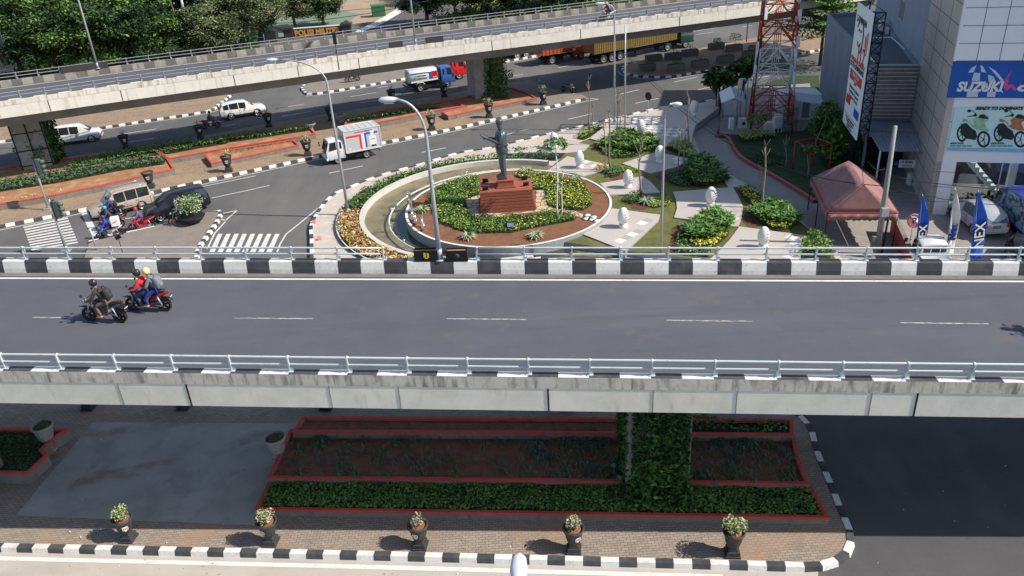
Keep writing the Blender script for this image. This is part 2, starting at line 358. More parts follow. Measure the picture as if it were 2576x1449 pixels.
# white road markings
def stripes(pairs, z=.012, w_=.12, mt=None, name='lane_marking'):
    b = MB()
    for a, c in pairs:
        a = Vector(a); c = Vector(c); t = (c - a).normalized(); n_ = Vector((-t.y, t.x, 0)) * w_ / 2
        b.quad((a - n_).to_tuple()[:2] + (z,), (c - n_).to_tuple()[:2] + (z,), (c + n_).to_tuple()[:2] + (z,), (a + n_).to_tuple()[:2] + (z,))
    o = b.build(name, mt or ROADW); o['kind'] = 'structure'; return o
def gp(q, lst): return [(G(*(q(*a) if q else a)), G(*(q(*c) if q else c))) for a, c in lst]
def polymark(pts, w_=.12, z=.012, mt=None): return stripes(list(zip(pts, pts[1:])), z, w_, mt)
polymark(off(K1, -.35)); polymark(off(K2[:-6], -.35)); polymark(off(K3[8:], -.35)); polymark(off(K4[8:], -.4))
polymark(off(NF, -.3), .2, mt=WPAINT)
stripes(gp(za, [((1550, 527), (2576, 320)), ((1220, 760), (1430, 725)), ((2130, 545), (2576, 450)), ((2140, 720), (2385, 670)), ((2385, 670), (2270, 770)), ((2270, 770), (2130, 735)), ((2270, 780), (2160, 900)), ((2160, 900), (2085, 1060))]))
stripes(gp(zb, [((0, 540), (120, 515)), ((655, 405), (955, 340)), ((1480, 220), (1700, 178)), ((2200, 70), (2410, 15)), ((565, 712), (370, 870)), ((370, 870), (270, 950)), ((270, 950), (215, 1040)), ((215, 1040), (190, 1110))]))
stripes(gp(za, [((640, 690), (1000, 1), ) if 0 else ((845, 680), (960, 925)), ]), w_=.45)
stripes(gp(za, [((1650, 825), (1730, 812)), ((1280, 912), (1560, 850)), ((1095, 952), (1210, 930)), ((900, 1000), (1000, 980))]), z=.19, w_=.22, mt=WPAINT)
stripes(gp(ya, [((1105, 1198), (1400, 1153)), ((1080, 1285), (1375, 1237)), ((2465, 973), (2576, 955)), ((2000, 1130), (2105, 1112)), ((2520, 1040), (2576, 1030))]))
stripes(gp(ya, [((565 + 140 * k, 1430 - 23 * k), (625 + 140 * k, 1420 - 23 * k)) for k in range(-5, 14)]), w_=.11)
stripes(gp(yb, [((175, 973), (430, 932)), ((235, 1042), (495, 996)), ((840, 866), (1075, 828)), ((935, 920), (1190, 882)), ((1085, 787), (1200, 768)), ((1560, 812), (1800, 775))]))
stripes(gp(yc, [((905, 857), (1135, 803)), ((1450, 735), (1660, 688)), ((1665, 803), (1850, 762)), ((1100, 926), (1310, 880)), ((500, 1068), (720, 1018)), ((0, 1190), (150, 1155)), ((410, 607), (560, 580)), ((0, 683), (100, 665)),
     ((1640, 312), (1800, 288)), ((2050, 243), (2150, 228)), ((2050, 720), (2300, 680)), ((570, 880), (690, 880)), ((690, 880), (775, 887)), ((775, 887), (680, 905)), ((350, 800), (420, 822)), ((490, 840), (550, 850)), ((240, 715), (255, 725)), ((1030, 680), (1000, 640))]))
b = MB()                                                 # zebra crossings
for k in range(10):
    t = k / 9.6; t2 = t + .055
    P = lambda s_, u: G(58.8 + (80 - 58.8) * u + (170 - 58.8) * s_ * (1) + s_ * u * 6, 571 + (631 - 571) * u + (547 - 571) * s_ + s_ * u * 5)
    b.quad(*[(p.x, p.y, .013) for p in (P(0, t), P(0, t2), P(1, t2), P(1, t))])
for k in range(8):
    x0 = 2195 + 82 * k
    q = [za(x0, 905), za(x0 + 45, 905), za(x0 - 35, 1090), za(x0 - 90, 1090)]
    b.quad(*[(G(*p).x, G(*p).y, .013) for p in reversed(q)])
b.build('zebra_crossing', ROADW)['kind'] = 'structure'
# ---------------------------------------------------------------- bridges
PER = 1.905
def loft(mb, line, secs, mi=0, every=None, phase=0):
    """line: list of (point, cross vector); secs: list of (s, z)"""
    rows = [[p + n_ * s_ + Vector((0, 0, z_)) for s_, z_ in secs] for p, n_ in line]
    k = len(secs)
    vv = [p for r_ in rows for p in r_]
    for i in range(len(rows) - 1):
        mm = mi if every is None else (i + phase) % 2
        mb.add([*rows[i], *rows[i + 1]], [(j, j + 1, k + j + 1, k + j) for j in range(k - 1)], mm)
def bridge(root, pts, W, step, near_paint, rear_gap, cmat, smat, posts_phase, girder=(1.15, 1.9), rsh=0.0):
    P = resamp(pts, step); ln = []
    for i, p in enumerate(P):
        t = P[min(i + 1, len(P) - 1)] - P[max(i - 1, 0)]; t.z = 0; t.normalize(); ln.append((p, Vector((-t.y, t.x, 0))))
    g1, g2 = girder
    b = MB(); loft(b, ln, [(.015, -g1), (.015, -.43)]); loft(b, ln, [(W - .015, -.43), (W - .015, -g1)])
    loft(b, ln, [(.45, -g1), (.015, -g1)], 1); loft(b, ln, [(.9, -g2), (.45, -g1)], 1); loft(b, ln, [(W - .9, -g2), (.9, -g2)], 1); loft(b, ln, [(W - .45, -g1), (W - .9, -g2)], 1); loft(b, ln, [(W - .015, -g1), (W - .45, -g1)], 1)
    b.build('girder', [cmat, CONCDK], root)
    b = MB(); loft(b, ln, [(.36, -.52), (W - .36, -.52)]); rs = b.build('road_surface', ASPH_D, root)
    for a_, c_ in ((.38, .72), (W - .72, W - .38)): b = MB(); loft(b, ln, [(a_, -.515), (c_, -.515)]); b.build('gutter', GUTTER, rs)
    for a_, c_ in ((.86, .97), (W - .98, W - .86)): b = MB(); loft(b, ln, [(a_, -.512), (c_, -.512)]); b.build('edge_line', WPAINT, rs)
    for s0, s1, flip in ((0, .33, 0), (W, W - .33, 1)):
        d = 1 if s1 > s0 else -1
        b = MB(); prof = [(s0, -.43), (s0, 0)]; loft(b, ln, prof if d > 0 else prof[::-1], 2)
        prof = [(s0, -.43), (s0 + .015 * d, -.43)]; loft(b, ln, prof, 2)
        b2 = [(s0, 0), (s0 + .3 * d, 0), (s0 + .33 * d, -.03), (s0 + .40 * d, -.34), (s0 + .42 * d, -.52)]
        half = []
        Ph = resamp(pts, step / 2)
        if flip and rsh: t_ = (pts[-1] - pts[0]).normalized(); Ph = [q + t_ * (rsh - step) for q in Ph]
        for i, p in enumerate(Ph):
            t = Ph[min(i + 1, len(Ph) - 1)] - Ph[max(i - 1, 0)]; t.z = 0; t.normalize(); half.append((p, Vector((-t.y, t.x, 0))))
        loft(b, half, b2 if d > 0 else b2[::-1], 0, every=2, phase=near_paint)
        b.build('parapet', ([WPAINT, BPAINT] if root.name == 'viaduct' or s0 == 0 else [FADW, FADB]) + [smat], root)
    # railings
    for side, gaps in ((0, []), (1, rear_gap)):
        s_ = .17 if not side else W - .17
        lp = [p + n_ * s_ + Vector((0, 0, 0)) for p, n_ in ln]
        rl = None
        runs = []; cur = []
        for i, p in enumerate(lp):
            ing = any(a <= i < c for a, c in gaps)
            if ing:
                if len(cur) > 1: runs.append(cur)
                cur = []
            else: cur.append(i)
        if len(cur) > 1: runs.append(cur)
        b = MB(); posts = []
        for rn in runs:
            pp = [lp[i].lerp(lp[min(i + 1, len(lp) - 1)], posts_phase[side]) for i in rn]
            for zz in (.27, .54): b.tube([p + Vector((0, 0, zz + .006 * math.sin(p.x * 3.7 + zz * 9))) for p in pp], .04 if root.name == 'viaduct' else .033, 7)
            posts += pp
        RM_ = RAILM if root.name == 'viaduct' else RAILD; rl = b.build('railing', RM_, root)
        pm = MB(); lean = .1 if side == 0 else -.1
        pm.box((0, 0, .015), (.2, .17, .025)) if root.name == 'viaduct' else pm.box((0, 0, .01), (.1, .1, .02)); pm.box((-.02, 0, .2), (.05, .1, .36)); pm.box((0, -.03 * (1 if side == 0 else -1), .42), (.045, .13, .3)); pm.box((.05, 0, .08), (.1, .03, .14)); pm.tube([(0, -.03, .54), (0, .03, .54)], .06, 8)
        po = pm.build('post', RM_, rl)
        for i, p in enumerate(posts):
            o = po if i == 0 else po.copy()
            if i: col.objects.link(o); o.parent = rl
            t = ln[min(i, len(ln) - 2)]; o.location = p; o.rotation_euler = (0, 0, math.atan2(-t[1].x, t[1].y))
    return ln
VD = Vector((1, -.0948, -.03))
V0 = G(1288, 948, 7.5)
VW = (G(1288, 691, 6.98) - V0).dot(Vector((.0948, 1, 0)).normalized()) + .42; print('deck width', VW)
def vp(x, up=0, s_=0):
    n_ = Vector((.0948, 1, 0)).normalized(); return V0 + VD * (x - V0.x) + n_ * s_ + Vector((0, 0, up))
via = empty('viaduct', (0, 0, 0), 0, 'road bridge across the foreground with black and white striped parapets and pale grey pipe railings', 'bridge')
_x0 = G(206, 932, 7.5 + .6).x; XS = _x0 - PER * 17
_kr = G(121, 660, 8.0).x - vp(_x0, 0, VW).x; RSH = _kr - PER * math.floor(_kr / PER)
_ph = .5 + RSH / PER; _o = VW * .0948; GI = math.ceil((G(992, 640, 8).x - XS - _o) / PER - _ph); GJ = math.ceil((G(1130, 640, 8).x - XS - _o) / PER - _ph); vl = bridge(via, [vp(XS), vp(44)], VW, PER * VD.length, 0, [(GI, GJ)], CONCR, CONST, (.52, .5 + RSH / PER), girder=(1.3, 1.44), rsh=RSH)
rsurf = [o for o in bpy.data.objects if o.name.startswith('road_surface')][0]
def deckq(px, py): # point on near deck surface under a pixel
    v = (px - 1288) * CR + (py - 724.5) * CD + FOC * CF; z0 = 7.5 - .52
    k = -.03; t = (z0 - k * V0.x - CH) / (v.z - k * v.x); return CP + v * t
FWH = mixin(mat('faded_white', (.42, .42, .42), .9, var=.1, scale=3), patches(5, .42, .58, .95, (1, 3, 1)), (.13, .135, .15))
for a, c in (((-470, 797), (-330, 798)), ((82, 799.5), (180, 801)), ((590, 801.5), (788, 803)), ((1125, 803), (1325, 805)), ((1677, 807), (1895, 809.5)), ((2265, 813), (2487, 816))):
    b = MB(); a = deckq(*a); c = deckq(*c); n_ = Vector((.0948, 1, 0)) * .04; u = Vector((0, 0, .022)); b.quad(a - n_ + u, c - n_ + u, c + n_ + u, a + n_ + u); b.build('lane_line', FWH, rsurf)
for px, w_ in ((494, .05), (1378, .05), (2306, .05), (1850, .018), (2190, .018), (840, .018), (1010, .018), (330, .018), (1640, .018)):
    b = MB(); b.box(vp(G(px, 993, 6.6).x, -.87, .012), (w_, .03, .86), rz=-.0945); b.build('girder_joint', BLACK if w_ > .03 else WALLG, via)
px_ = G(1622, 1200, .3).x
for x_, w_ in ((px_, 2.35), (px_ - 28, 2.35), (px_ + 27, 2.35)):
    b = MB(); c = vp(x_, 0, VW / 2 - .95); b.box((c.x, c.y, 3.15), (w_, 1.7, 6.3), rz=-.09, mi=0)
    b.build('pier', WALLG, via)
# far flyover
FZ = 7.5
FP = [G(x, y, FZ) for x, y in ((-420, 310), (0, 254.5), (337.5, 208), (724.6, 157), (1035, 115), (1368.6, 73.5), (1569, 48), (1921, 3), (2250, -42))]
FPs = smoothline(FP, 5)
fly = empty('flyover', (0, 0, 0), 0, 'long concrete flyover crossing the background behind the planted median, streaked pale fascia', 'bridge')
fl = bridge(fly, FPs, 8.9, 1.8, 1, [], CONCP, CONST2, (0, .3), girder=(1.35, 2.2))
LN = len(fl)
def flyp(px, s_=0, up=0):
    """point on the far flyover, above picture column px of its near edge"""
    best = min(fl, key=lambda q: abs((q[0] - CP).dot(CR) / (q[0] - CP).dot(CF) * FOC + 1288 - px)); return best[0] + best[1] * s_ + Vector((0, 0, up)), best[1]
frs = [o for o in bpy.data.objects if o.parent == fly and o.name.startswith('road_surface')][0]
for px in (85, 320, 575, 760, 905, 1215, 1440, 1700):
    b = MB(); p, n_ = flyp(px, .01, -.9); b.box(p, (.05, .03, .9), rz=math.atan2(-n_.x, n_.y)); b.build('girder_joint', BLACK, fly)
PIV = mat('pier_face', (.3, .3, .29), .85, var=.15, scale=2)
for gx, gy, up in ((103, 440, 0), (1236, 258, 0)):
    b = MB(); p = G(gx, gy - 2); q = G(gx - 48, gy + 6); d = (p - q).normalized(); rz = math.atan2(d.y, d.x)
    c = p + Vector((-math.sin(rz), math.cos(rz), 0)) * 1.2
    b.box((c.x, c.y, 2.65), (2.5 if gx < 500 else 3.2, 2.4, 5.3), rz=rz)
    b.box((c.x, c.y, 5.2), (3.3, 4.4, .5), rz=rz)
    if gx < 500:
        f_ = c + Vector((math.sin(rz), -math.cos(rz), 0)) * 1.2; t = Vector((math.cos(rz), math.sin(rz), 0)); n2 = Vector((math.sin(rz), -math.cos(rz), 0))
        for a_ in (-1.2, 0, 1.2): b.box(f_ + t * a_ + n2 * .03 + Vector((0, 0, 2.8)), (.1, .1, 4.6), rz=rz, mi=1)
        for z_ in (.9, 2.2, 3.7, 4.9): b.box(f_ + t * 0 + n2 * .03 + Vector((0, 0, z_)), (2.36, .08, .08), rz=rz, mi=1)
    b.build('pier', [PIV, DARK], fly)
# ================================================================ PART 3: planters, vegetation, garden
rnd = random.random
def ru(a, b): return a + (b - a) * rnd()
def leafq(mb, c, s_, mi, up=.5):
    d = Vector((ru(-1, 1), ru(-1, 1), ru(-.4, .7))).normalized(); e = d.cross(Vector((ru(-1, 1), ru(-1, 1), 1 * up + ru(-.3, .3)))).normalized()
    c = Vector(c); mb.add([c - d * s_ * .6, c + e * s_ * .32, c + d * s_ * .6, c - e * s_ * .32], [(0, 1, 2, 3)], mi)
def longleaf(mb, b, d, L, w_, mi, droop=.4):
    d = Vector(d).normalized(); sd = d.cross(Vector((0, 0, 1)))
    if sd.length < .1: sd = Vector((1, 0, 0))
    sd.normalize(); b = Vector(b); p1 = b + d * L * .5; p2 = p1 + (d + Vector((0, 0, -droop))).normalized() * L * .5
    up = sd.cross(d) * w_ * .18
    mb.add([b, p1 - sd * w_ / 2 + up, p1, p1 + sd * w_ / 2 + up, p2], [(0, 1, 2), (0, 2, 3), (1, 4, 2), (2, 4, 3)], mi)
def pick(ws):
    r_ = rnd() * sum(ws)
    for i, x in enumerate(ws):
        r_ -= x
        if r_ <= 0: return i
    return len(ws) - 1
def inpoly(poly, n):
    xs = [p[0] for p in poly]; ys = [p[1] for p in poly]; out = []
    x0, x1, y0, y1 = min(xs), max(xs), min(ys), max(ys); t = 0
    while len(out) < n and t < n * 12:
        t += 1; x, y = ru(x0, x1), ru(y0, y1)
        if nearest_inside(poly, x, y): out.append((x, y))
    return out
def area(poly): return abs(sum(poly[i][0] * poly[(i + 1) % len(poly)][1] - poly[(i + 1) % len(poly)][0] * poly[i][1] for i in range(len(poly)))) / 2
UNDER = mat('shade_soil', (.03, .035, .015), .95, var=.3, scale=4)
def carpet(name, poly, z, h, dens, s_, mats, ws, label, cat, kind='stuff', parent=None, flower=None):
    mb = MB(); n = int(area(poly) * dens)
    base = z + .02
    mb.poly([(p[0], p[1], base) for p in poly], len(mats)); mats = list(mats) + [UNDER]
    for x, y in inpoly(poly, n):
        f_ = .5 + .5 * math.sin(x * 2.1 + 1.3 * math.sin(y * 1.7)) * math.cos(y * 1.9 + x)
        zz = z + h * (.15 + .4 * f_ + .55 * rnd() ** .6); mi = pick(ws)
        leafq(mb, (x, y, zz), s_ * ru(.7, 1.3), mi, 1.2)
    if flower:
        fd, fs = flower
        for x, y in inpoly(poly, int(area(poly) * fd)):
            if rnd() < .35 + .65 * (math.sin(x * 1.3 + 2) * math.sin(y * 1.1) > -.1): leafq(mb, (x, y, z + h * ru(.95, 1.25)), fs * ru(.7, 1.3), len(mats) - 2, 2.5)
    o = mb.build(name, mats, parent); 
    if not parent: tag(o, label, cat, kind=kind)
    return o
def insetp(poly, d):
    n = len(poly); P = [Vector((p[0], p[1])) for p in poly]
    ar = sum(P[i].x * P[(i + 1) % n].y - P[(i + 1) % n].x * P[i].y for i in range(n)); sg = 1 if ar > 0 else -1
    out = []
    for i in range(n):
        a, b, c = P[i - 1], P[i], P[(i + 1) % n]; u = (b - a).normalized(); v = (c - b).normalized()
        n1 = Vector((-u.y, u.x)) * sg; n2 = Vector((-v.y, v.x)) * sg; m_ = (n1 + n2); L = m_.length
        m_ = m_ / L if L > 1e-6 else n1; k = d / max(.4, m_.dot(n1)); out.append((b.x + m_.x * k, b.y + m_.y * k))
    return out
def ring(mb, poly, z0, z1, w_, mi=0):
    A = poly; B = insetp(poly, w_); n = len(A)
    ar = sum(A[i][0] * A[(i + 1) % n][1] - A[(i + 1) % n][0] * A[i][1] for i in range(n))
    vv = [(p[0], p[1], z0) for p in A] + [(p[0], p[1], z1) for p in A] + [(p[0], p[1], z1) for p in B] + [(p[0], p[1], z0) for p in B]
    fs = []
    for i in range(n):
        j = (i + 1) % n
        for a, b in ((0, n), (n, 2 * n), (2 * n, 3 * n)):
            q = (a + i, a + j, b + j, b + i); fs.append(q if ar > 0 else tuple(reversed(q)))
    mb.add(vv, fs, mi)
def planter(label, tiers, group='red rimmed stepped planters', wall=None, soil=None):
    c = tiers[0][0]; rt = empty('planter', (0, 0, 0), 0, label, 'planter', group)
    for poly, z1, z0, ms in tiers:
        poly = [(p[0], p[1]) for p in poly]
        b = MB(); ring(b, insetp(poly, .02), z0, z1 - .1, .14); wo = b.build('wall', wall or WALLG, rt)
        b = MB(); ring(b, poly, z1 - .1, z1, .16); bevel(b.build('rim', REDRIM, wo), .015, 1)
        flat('soil', insetp(poly, .12), z1 - .14, ms or SOIL, kind=None).parent = rt
    return rt
# ---- near stepped planter
zt = .5
T1 = GL(None, [(640, 1281), (2088, 1303), (2062, 1256), (2034, 1209), (1700, 1202), (1300, 1198), (682, 1192)], zt)
zt2 = .72
T2 = GL(None, [(671, 1202), (1300, 1208), (1700, 1213), (2038, 1218), (2022, 1180), (2006, 1130), (1998, 1086), (1600, 1083), (1200, 1079), (729, 1078)], zt2)
zt3 = .94
T3 = GL(None, [(733, 1086), (1200, 1087), (1600, 1091), (1998, 1094), (1996, 1053), (1400, 1048), (762, 1046)], zt3)
planter('long three tier planter under the foreground bridge, ivy in its front bed', [(T1, zt, .17, SOIL), (T2, zt2, .17, SOIL), (T3, zt3, .17, SOIL)])
I1 = insetp([(p.x, p.y) for p in T1], .18)
carpet('ivy', I1, zt - .14, .24, 420, .11, LEAFS, [.7, 3, 2.4], 'dense glossy green ivy filling the front tier of the long foreground planter', 'ground cover')
def bladeclump(mb, x, y, z, L, n, mi=0, w_=.035, spread=1.0):
    for _ in range(n):
        a = ru(0, 6.283); d = Vector((math.cos(a) * spread, math.sin(a) * spread, ru(.5, 1.6))); longleaf(mb, (x, y, z), d, L * ru(.6, 1.15), w_, mi, 1.3)
def blades(name, poly, z, dens, L, n, label, thin=None, mats=None, cat='ground cover'):
    mb = MB()
    for x, y in inpoly(poly, int(area(poly) * dens)):
        if thin and rnd() > thin(x, y): continue
        bladeclump(mb, x, y, z, L * ru(.7, 1.2), int(n * ru(.7, 1.3)), pick([3, 1]) if mats is None else 0)
    o = mb.build(name, mats or [BLADE, LEAFS[1]]); tag(o, label, cat, kind='stuff'); return o
I2 = insetp([(p.x, p.y) for p in T2], .2)
left2 = lambda x, y: .95 if x > px_ - 4.5 else (.55 if (math.sin(x * 1.1) + math.cos(y * 2.1 + x)) > .3 or x < -7.5 else .22)
blades('spider_lilies', I2, zt2 - .13, 9, .6, 13, 'tufts of narrow drooping spider lily leaves in the middle tier of the long planter', left2)
I3 = insetp([(p.x, p.y) for p in T3], .2)
I3r = [p for p in [(max(q[0], px_ + 1.6), q[1]) for q in I3]]
carpet('low_herbs', I3r, zt3 - .14, .2, 90, .13, LEAFS, [2, 3, 1.2], 'patchy low green herbs in the rear tier right of the bridge pier', 'ground cover')
mb = MB()
for x, y in inpoly(I3, 26): bladeclump(mb, x, y, zt3 - .13, .22, 8, 1)
tag(mb.build('sprouts', [BLADE, LEAFS[1]]), 'scattered small sprouts on bare red soil in the rear tier', 'ground cover', kind='stuff')
mb = MB()                                                # ivy climbing the near pier
c0 = vp(px_, 0, VW / 2 - .95)
for _ in range(8200):
    s_ = ru(-1.25, 1.25); z_ = ru(.5, 5.6) ** 1.0; fy = c0.y - .85 - s_ * .0 - .09 * s_ - ru(0, .16) - (.9 * max(0, (1.5 - z_)) ** 1.6 * rnd() if z_ < 1.5 else 0)
    s_ *= .8 + .35 * max(0, 1 - z_ / 1.6); den = .8 if z_ < 2.2 + .5 * math.sin(s_ * 2.3) else .4 + .35 * (math.sin(s_ * 3 + z_ * 2) > -.3)
    if rnd() < den: leafq(mb, (c0.x + s_, fy, z_), ru(.11, .24), pick([4, 3, .8]) if z_ < 2.2 else pick([9, .8, 0]), .3)
for _ in range(1500): leafq(mb, (c0.x - 1.2 - ru(0, .12), c0.y + ru(-.85, .8), ru(.6, 6)), ru(.12, .25), pick([9, .8, 0]), .3)
tag(mb.build('climbing_vine', LEAFS), 'large leaved vine climbing the front of the foreground bridge pier', 'vine')
mb = MB()
for x, y, z_ in ((4.0, 24.6, 1.3), (4.4, 24.4, 1.15), (4.6, 24.2, 1.2), (4.15, 24.2, 1.05)):
    p = Vector((x - .6, y - .3, z_))
    for k in range(9): longleaf(mb, p, (math.cos(k * .7), math.sin(k * .7), .4), .16, .015, 0, 1)
    mb.tube([p - Vector((0, 0, .6)), p], .01, 4, 1)
tag(mb.build('lily_flowers', [PETW, LEAFS[1]]), 'four white spider lily blooms left of the foreground pier', 'flowers')
# left grass planter
TL = GL(None, [(-420, 1180), (0, 1189), (68, 1191), (122, 1142), (108, 1128), (132, 1104), (176, 1077), (0, 1075), (-420, 1070)], .75)
planter('raised planter of dark grass cut by the left edge, notched corner holding a pot', [(TL, .75, .17, GRASSD)])
carpet('dark_grass', insetp([(p.x, p.y) for p in TL], .2), .6, .08, 200, .09, LEAFS[:2] + [LEAFS[0]], [4, 1, 1], 'short dark grass in the planter at the left edge', 'grass')
# ---- middle median planters
M_Z = .72
def PZ(q, pts, z=M_Z): return [Vector(G(*q(*p), z)) for p in pts]
PA = PZ(za, [(-500, 690), (0, 600), (560, 505), (1000, 415), (1450, 312), (1755, 245), (1690, 145)], M_Z) + PZ(za, [(1560, 60), (600, 150), (0, 235), (-500, 300)], M_Z)
planter('low planter strip of clipped hedges at the left behind the gold car', [(PA, M_Z, .17, SOILB)])
PB = PZ(za, [(1692, 143), (2120, 65)]) + PZ(yb, [(0, 1282), (270, 1240), (533, 1190), (500, 1150), (440, 1120)]) + PZ(yb, [(0, 1190)]) + PZ(za, [(1900, -10), (1565, 58)])
planter('middle planter of green hedge ending left of the box truck', [(PB, M_Z, .17, SOILB)])
PC = PZ(za, [(2050, 95), (2117, 178), (2576, 85)]) + PZ(yb, [(0, 1362), (385, 1282), (340, 1240), (270, 1244), (0, 1288)]) + PZ(za, [(2125, 70)])
planter('small low planter in front of the middle hedge, above the white flowered urn', [(PC, .6, .17, SOILB)])
PD = PZ(yb, [(790, 1112), (1070, 1095), (1300, 1052), (1600, 988), (1865, 942), (1745, 888), (1500, 930), (1200, 970), (900, 1040), (800, 1070)])
planter('long planter right of the gap with a green hedge and bare red soil', [(PD, M_Z, .17, SOILB)])
PE = PZ(yb, [(1655, 990), (1716, 1027), (2000, 965), (2300, 905), (2515, 862), (2420, 818), (2290, 770), (2100, 800), (1750, 885), (1868, 940)])
planter('planter round the central flyover pier with orange soil', [(PE, .62, .17, SOILB)])
def bed(name, q, pts, z, h, dens, s_, mats, ws, label, cat='hedge', kind=None, flower=None):
    poly = [(p.x, p.y) for p in GL(q, pts, z)]
    return carpet(name, poly, z, h, dens * 2.7, s_ * .6, mats, ws, label, cat, kind=kind, flower=flower)
GH = [LEAFS[0], LEAFS[1], LEAFS[2]]
bed('hedge', za, [(-400, 540), (0, 480), (560, 395), (1200, 270), (1650, 205), (1680, 150), (1500, 130), (800, 250), (300, 330), (-400, 440)], .6, .4, 26, .3, [BLADE, LEAFS[0], LEAFS[1]], [5, 2, 1], 'grey green clipped hedge strip in the left planter behind the traffic lights')
bed('hedge', za, [(700, 255), (1400, 130), (1700, 100), (2050, 35), (2300, -5), (1900, -25), (1300, 65), (750, 190)], .6, .45, 30, .26, GH, [1, 4, 2], 'bright green clipped hedge strip running behind the grey green one')
bed('hedge', yb, [(-350, 1290), (0, 1240), (260, 1200), (500, 1165), (470, 1150), (0, 1195), (-400, 1250)], .6, .4, 30, .26, GH, [1, 4, 2], 'bright green hedge ending at the brick gap left of the box truck')
bed('hedge', yb, [(790, 1105), (1060, 1070), (1300, 1030), (1660, 965), (1600, 955), (1300, 990), (1000, 1050), (800, 1080)], .6, .4, 30, .26, GH, [1, 4, 2], 'bright green hedge behind the box truck, right of the brick gap')
blades('edging_grass', [(p.x, p.y) for p in GL(yb, [(-300, 1395), (0, 1330), (330, 1258), (300, 1250), (0, 1290), (-250, 1340)], .5)], .48, 5, .4, 10, 'tufts of grey green grass in the small low planter', None)
blades('dry_tufts', [(p.x, p.y) for p in GL(za, [(0, 580), (600, 480), (640, 450), (0, 540)], .6)], .58, 3, .35, 10, 'yellowing grass tufts along the rim of the left planter', None, [LEAFP])
for q, pts, lab in ((yb, [(1900, 900), (2040, 870), (2200, 900), (2230, 690), (2100, 560), (1990, 600)], 0),):
    mb = MB(); p = G(1236, 256); 
    for _ in range(2600):
        s_ = ru(-1.7, 1.8); z_ = ru(.5, 5.0); 
        if rnd() < .5 + .5 * (z_ < 3.2): leafq(mb, (p.x + s_, p.y - ru(.02, .4) - .22 * s_ - .5 * max(0, 1.5 - z_) * rnd(), z_), ru(.16, .34), pick([2, 3, 1.2]), .3)
    tag(mb.build('climbing_vine', LEAFS), 'leafy vine hanging over the flyover pier in the centre', 'vine')
mb = MB(); p = G(142, 432)
for _ in range(2200):
    s_ = ru(-.5, .7); z_ = ru(.5, 5.3); dpt = ru(0, 2.4)
    leafq(mb, (p.x + s_ * .5 - .3, p.y + dpt * .9 + .2, z_), ru(.16, .34), pick([4, 3, 1]), .3)
for _ in range(250): leafq(mb, (p.x - ru(0, 2.8), p.y - .35 - ru(0, .2), ru(1.2, 2.6) if rnd() < .8 else ru(.5, 4)), ru(.14, .28), pick([2, 3, 2]), .3)
tag(mb.build('climbing_vine', LEAFS), 'dark vine covering the right side of the flyover pier at the left edge', 'vine')
# ---- urns
URN = mat('urn_dark', (.045, .045, .048), .65, var=.2, scale=6, bump=.2)
URNG = mat('urn_grey', (.3, .3, .29), .75, var=.15, scale=6)
SHR = mat('shield_red', (.45, .05, .05), .6, var=.1, scale=8)
def leafball(mb, c, r_, n, s_, ws, rz=.8, flat_=0):
    for _ in range(n):
        d = Vector((ru(-1, 1), ru(-1, 1), ru(-.55, 1))); 
        if d.length > 1 or d.length < .35: d.normalize(); d *= ru(.75, 1.05)
        leafq(mb, (c[0] + d.x * r_, c[1] + d.y * r_, c[2] + d.z * r_ * rz), s_ * ru(.7, 1.3), pick(ws), .8)
def urn(loc, label, plant, pr, s=1.0, rz=0.0, mt=None, group='black urn planters on square feet', petal=PETP, pw=1, base=True, face=-1.2):
    mt = mt or URN; rt = empty('urn', loc, rz, label, 'urn', group, s)
    if base:
        b = MB(); b.box((0, 0, .04), (.52, .52, .08)); b.box((0, 0, .16), (.44, .44, .16)); b.box((0, 0, .3), (.34, .34, .14), tap=.85); bevel(b.build('foot', mt, rt), .01, 1)
    b = MB(); b.lathe([(.13, .36), (.2, .4), (.24, .5), (.28, .68), (.31, .86), (.35, .95), (.385, 1.0), (.385, 1.06), (.33, 1.06), (.3, .98), (.1, .97)], n=24)
    for k in range(8): a = k * math.pi / 4; b.tube([(.245 * math.cos(a), .245 * math.sin(a), .52), (.315 * math.cos(a), .315 * math.sin(a), .9)], .012, 5)
    body = b.build('bowl', mt, rt)
    b = MB(); b.lathe([(.31, .985), (.2, 1.0), (.01, 1.02)], n=16); b.build('soil', SOIL, body)
    a = face; c = Vector((math.cos(a), math.sin(a), 0)); t = Vector((-c.y, c.x, 0))
    def P(u, v, d=0): rr = .27 + (v - .6) * .16 + .012 + d; return c * rr + t * u + Vector((0, 0, v))
    b = MB(); b.add([P(-.1, .84), P(-.1, .68), P(0, .6), P(.1, .68), P(.1, .84)], [(0, 1, 2, 3, 4)]); sh = b.build('emblem', WHITE, body)
    b = MB()
    for u in (-.06, 0, .06): b.add([P(u - .015, .8, .006), P(u - .015, .68, .006), P(u + .015, .68, .006), P(u + .015, .8, .006)], [(0, 1, 2, 3)])
    b.build('stripes', SHR, sh)
    if plant:
        b = MB()
        for k_ in range(5): a_ = k_ * 2.4 + rz * 9 + loc[0]; leafball(b, (pr * .42 * math.cos(a_), pr * .42 * math.sin(a_), 1.14 + pr * ru(.05, .75)), pr * ru(.42, .68), plant // 5, .075, [3, 3, 2, pw], 1.0); b.tube([(0, 0, 1.0), (pr * .6 * math.cos(a_), pr * .6 * math.sin(a_), 1.25 + pr * ru(.2, .9))], .011, 4, 1)
        leafball(b, (0, 0, 1.12), pr * .5, plant // 5, .075, [3, 3, 2, pw], .8); b.tube([(0, 0, 1.0), (0, 0, 1.3)], .02, 5, 1)
        b.build('plant', [LEAFP, LEAFS[1], LEAFY if plant % 2 else LEAFP, petal], rt)
    return rt
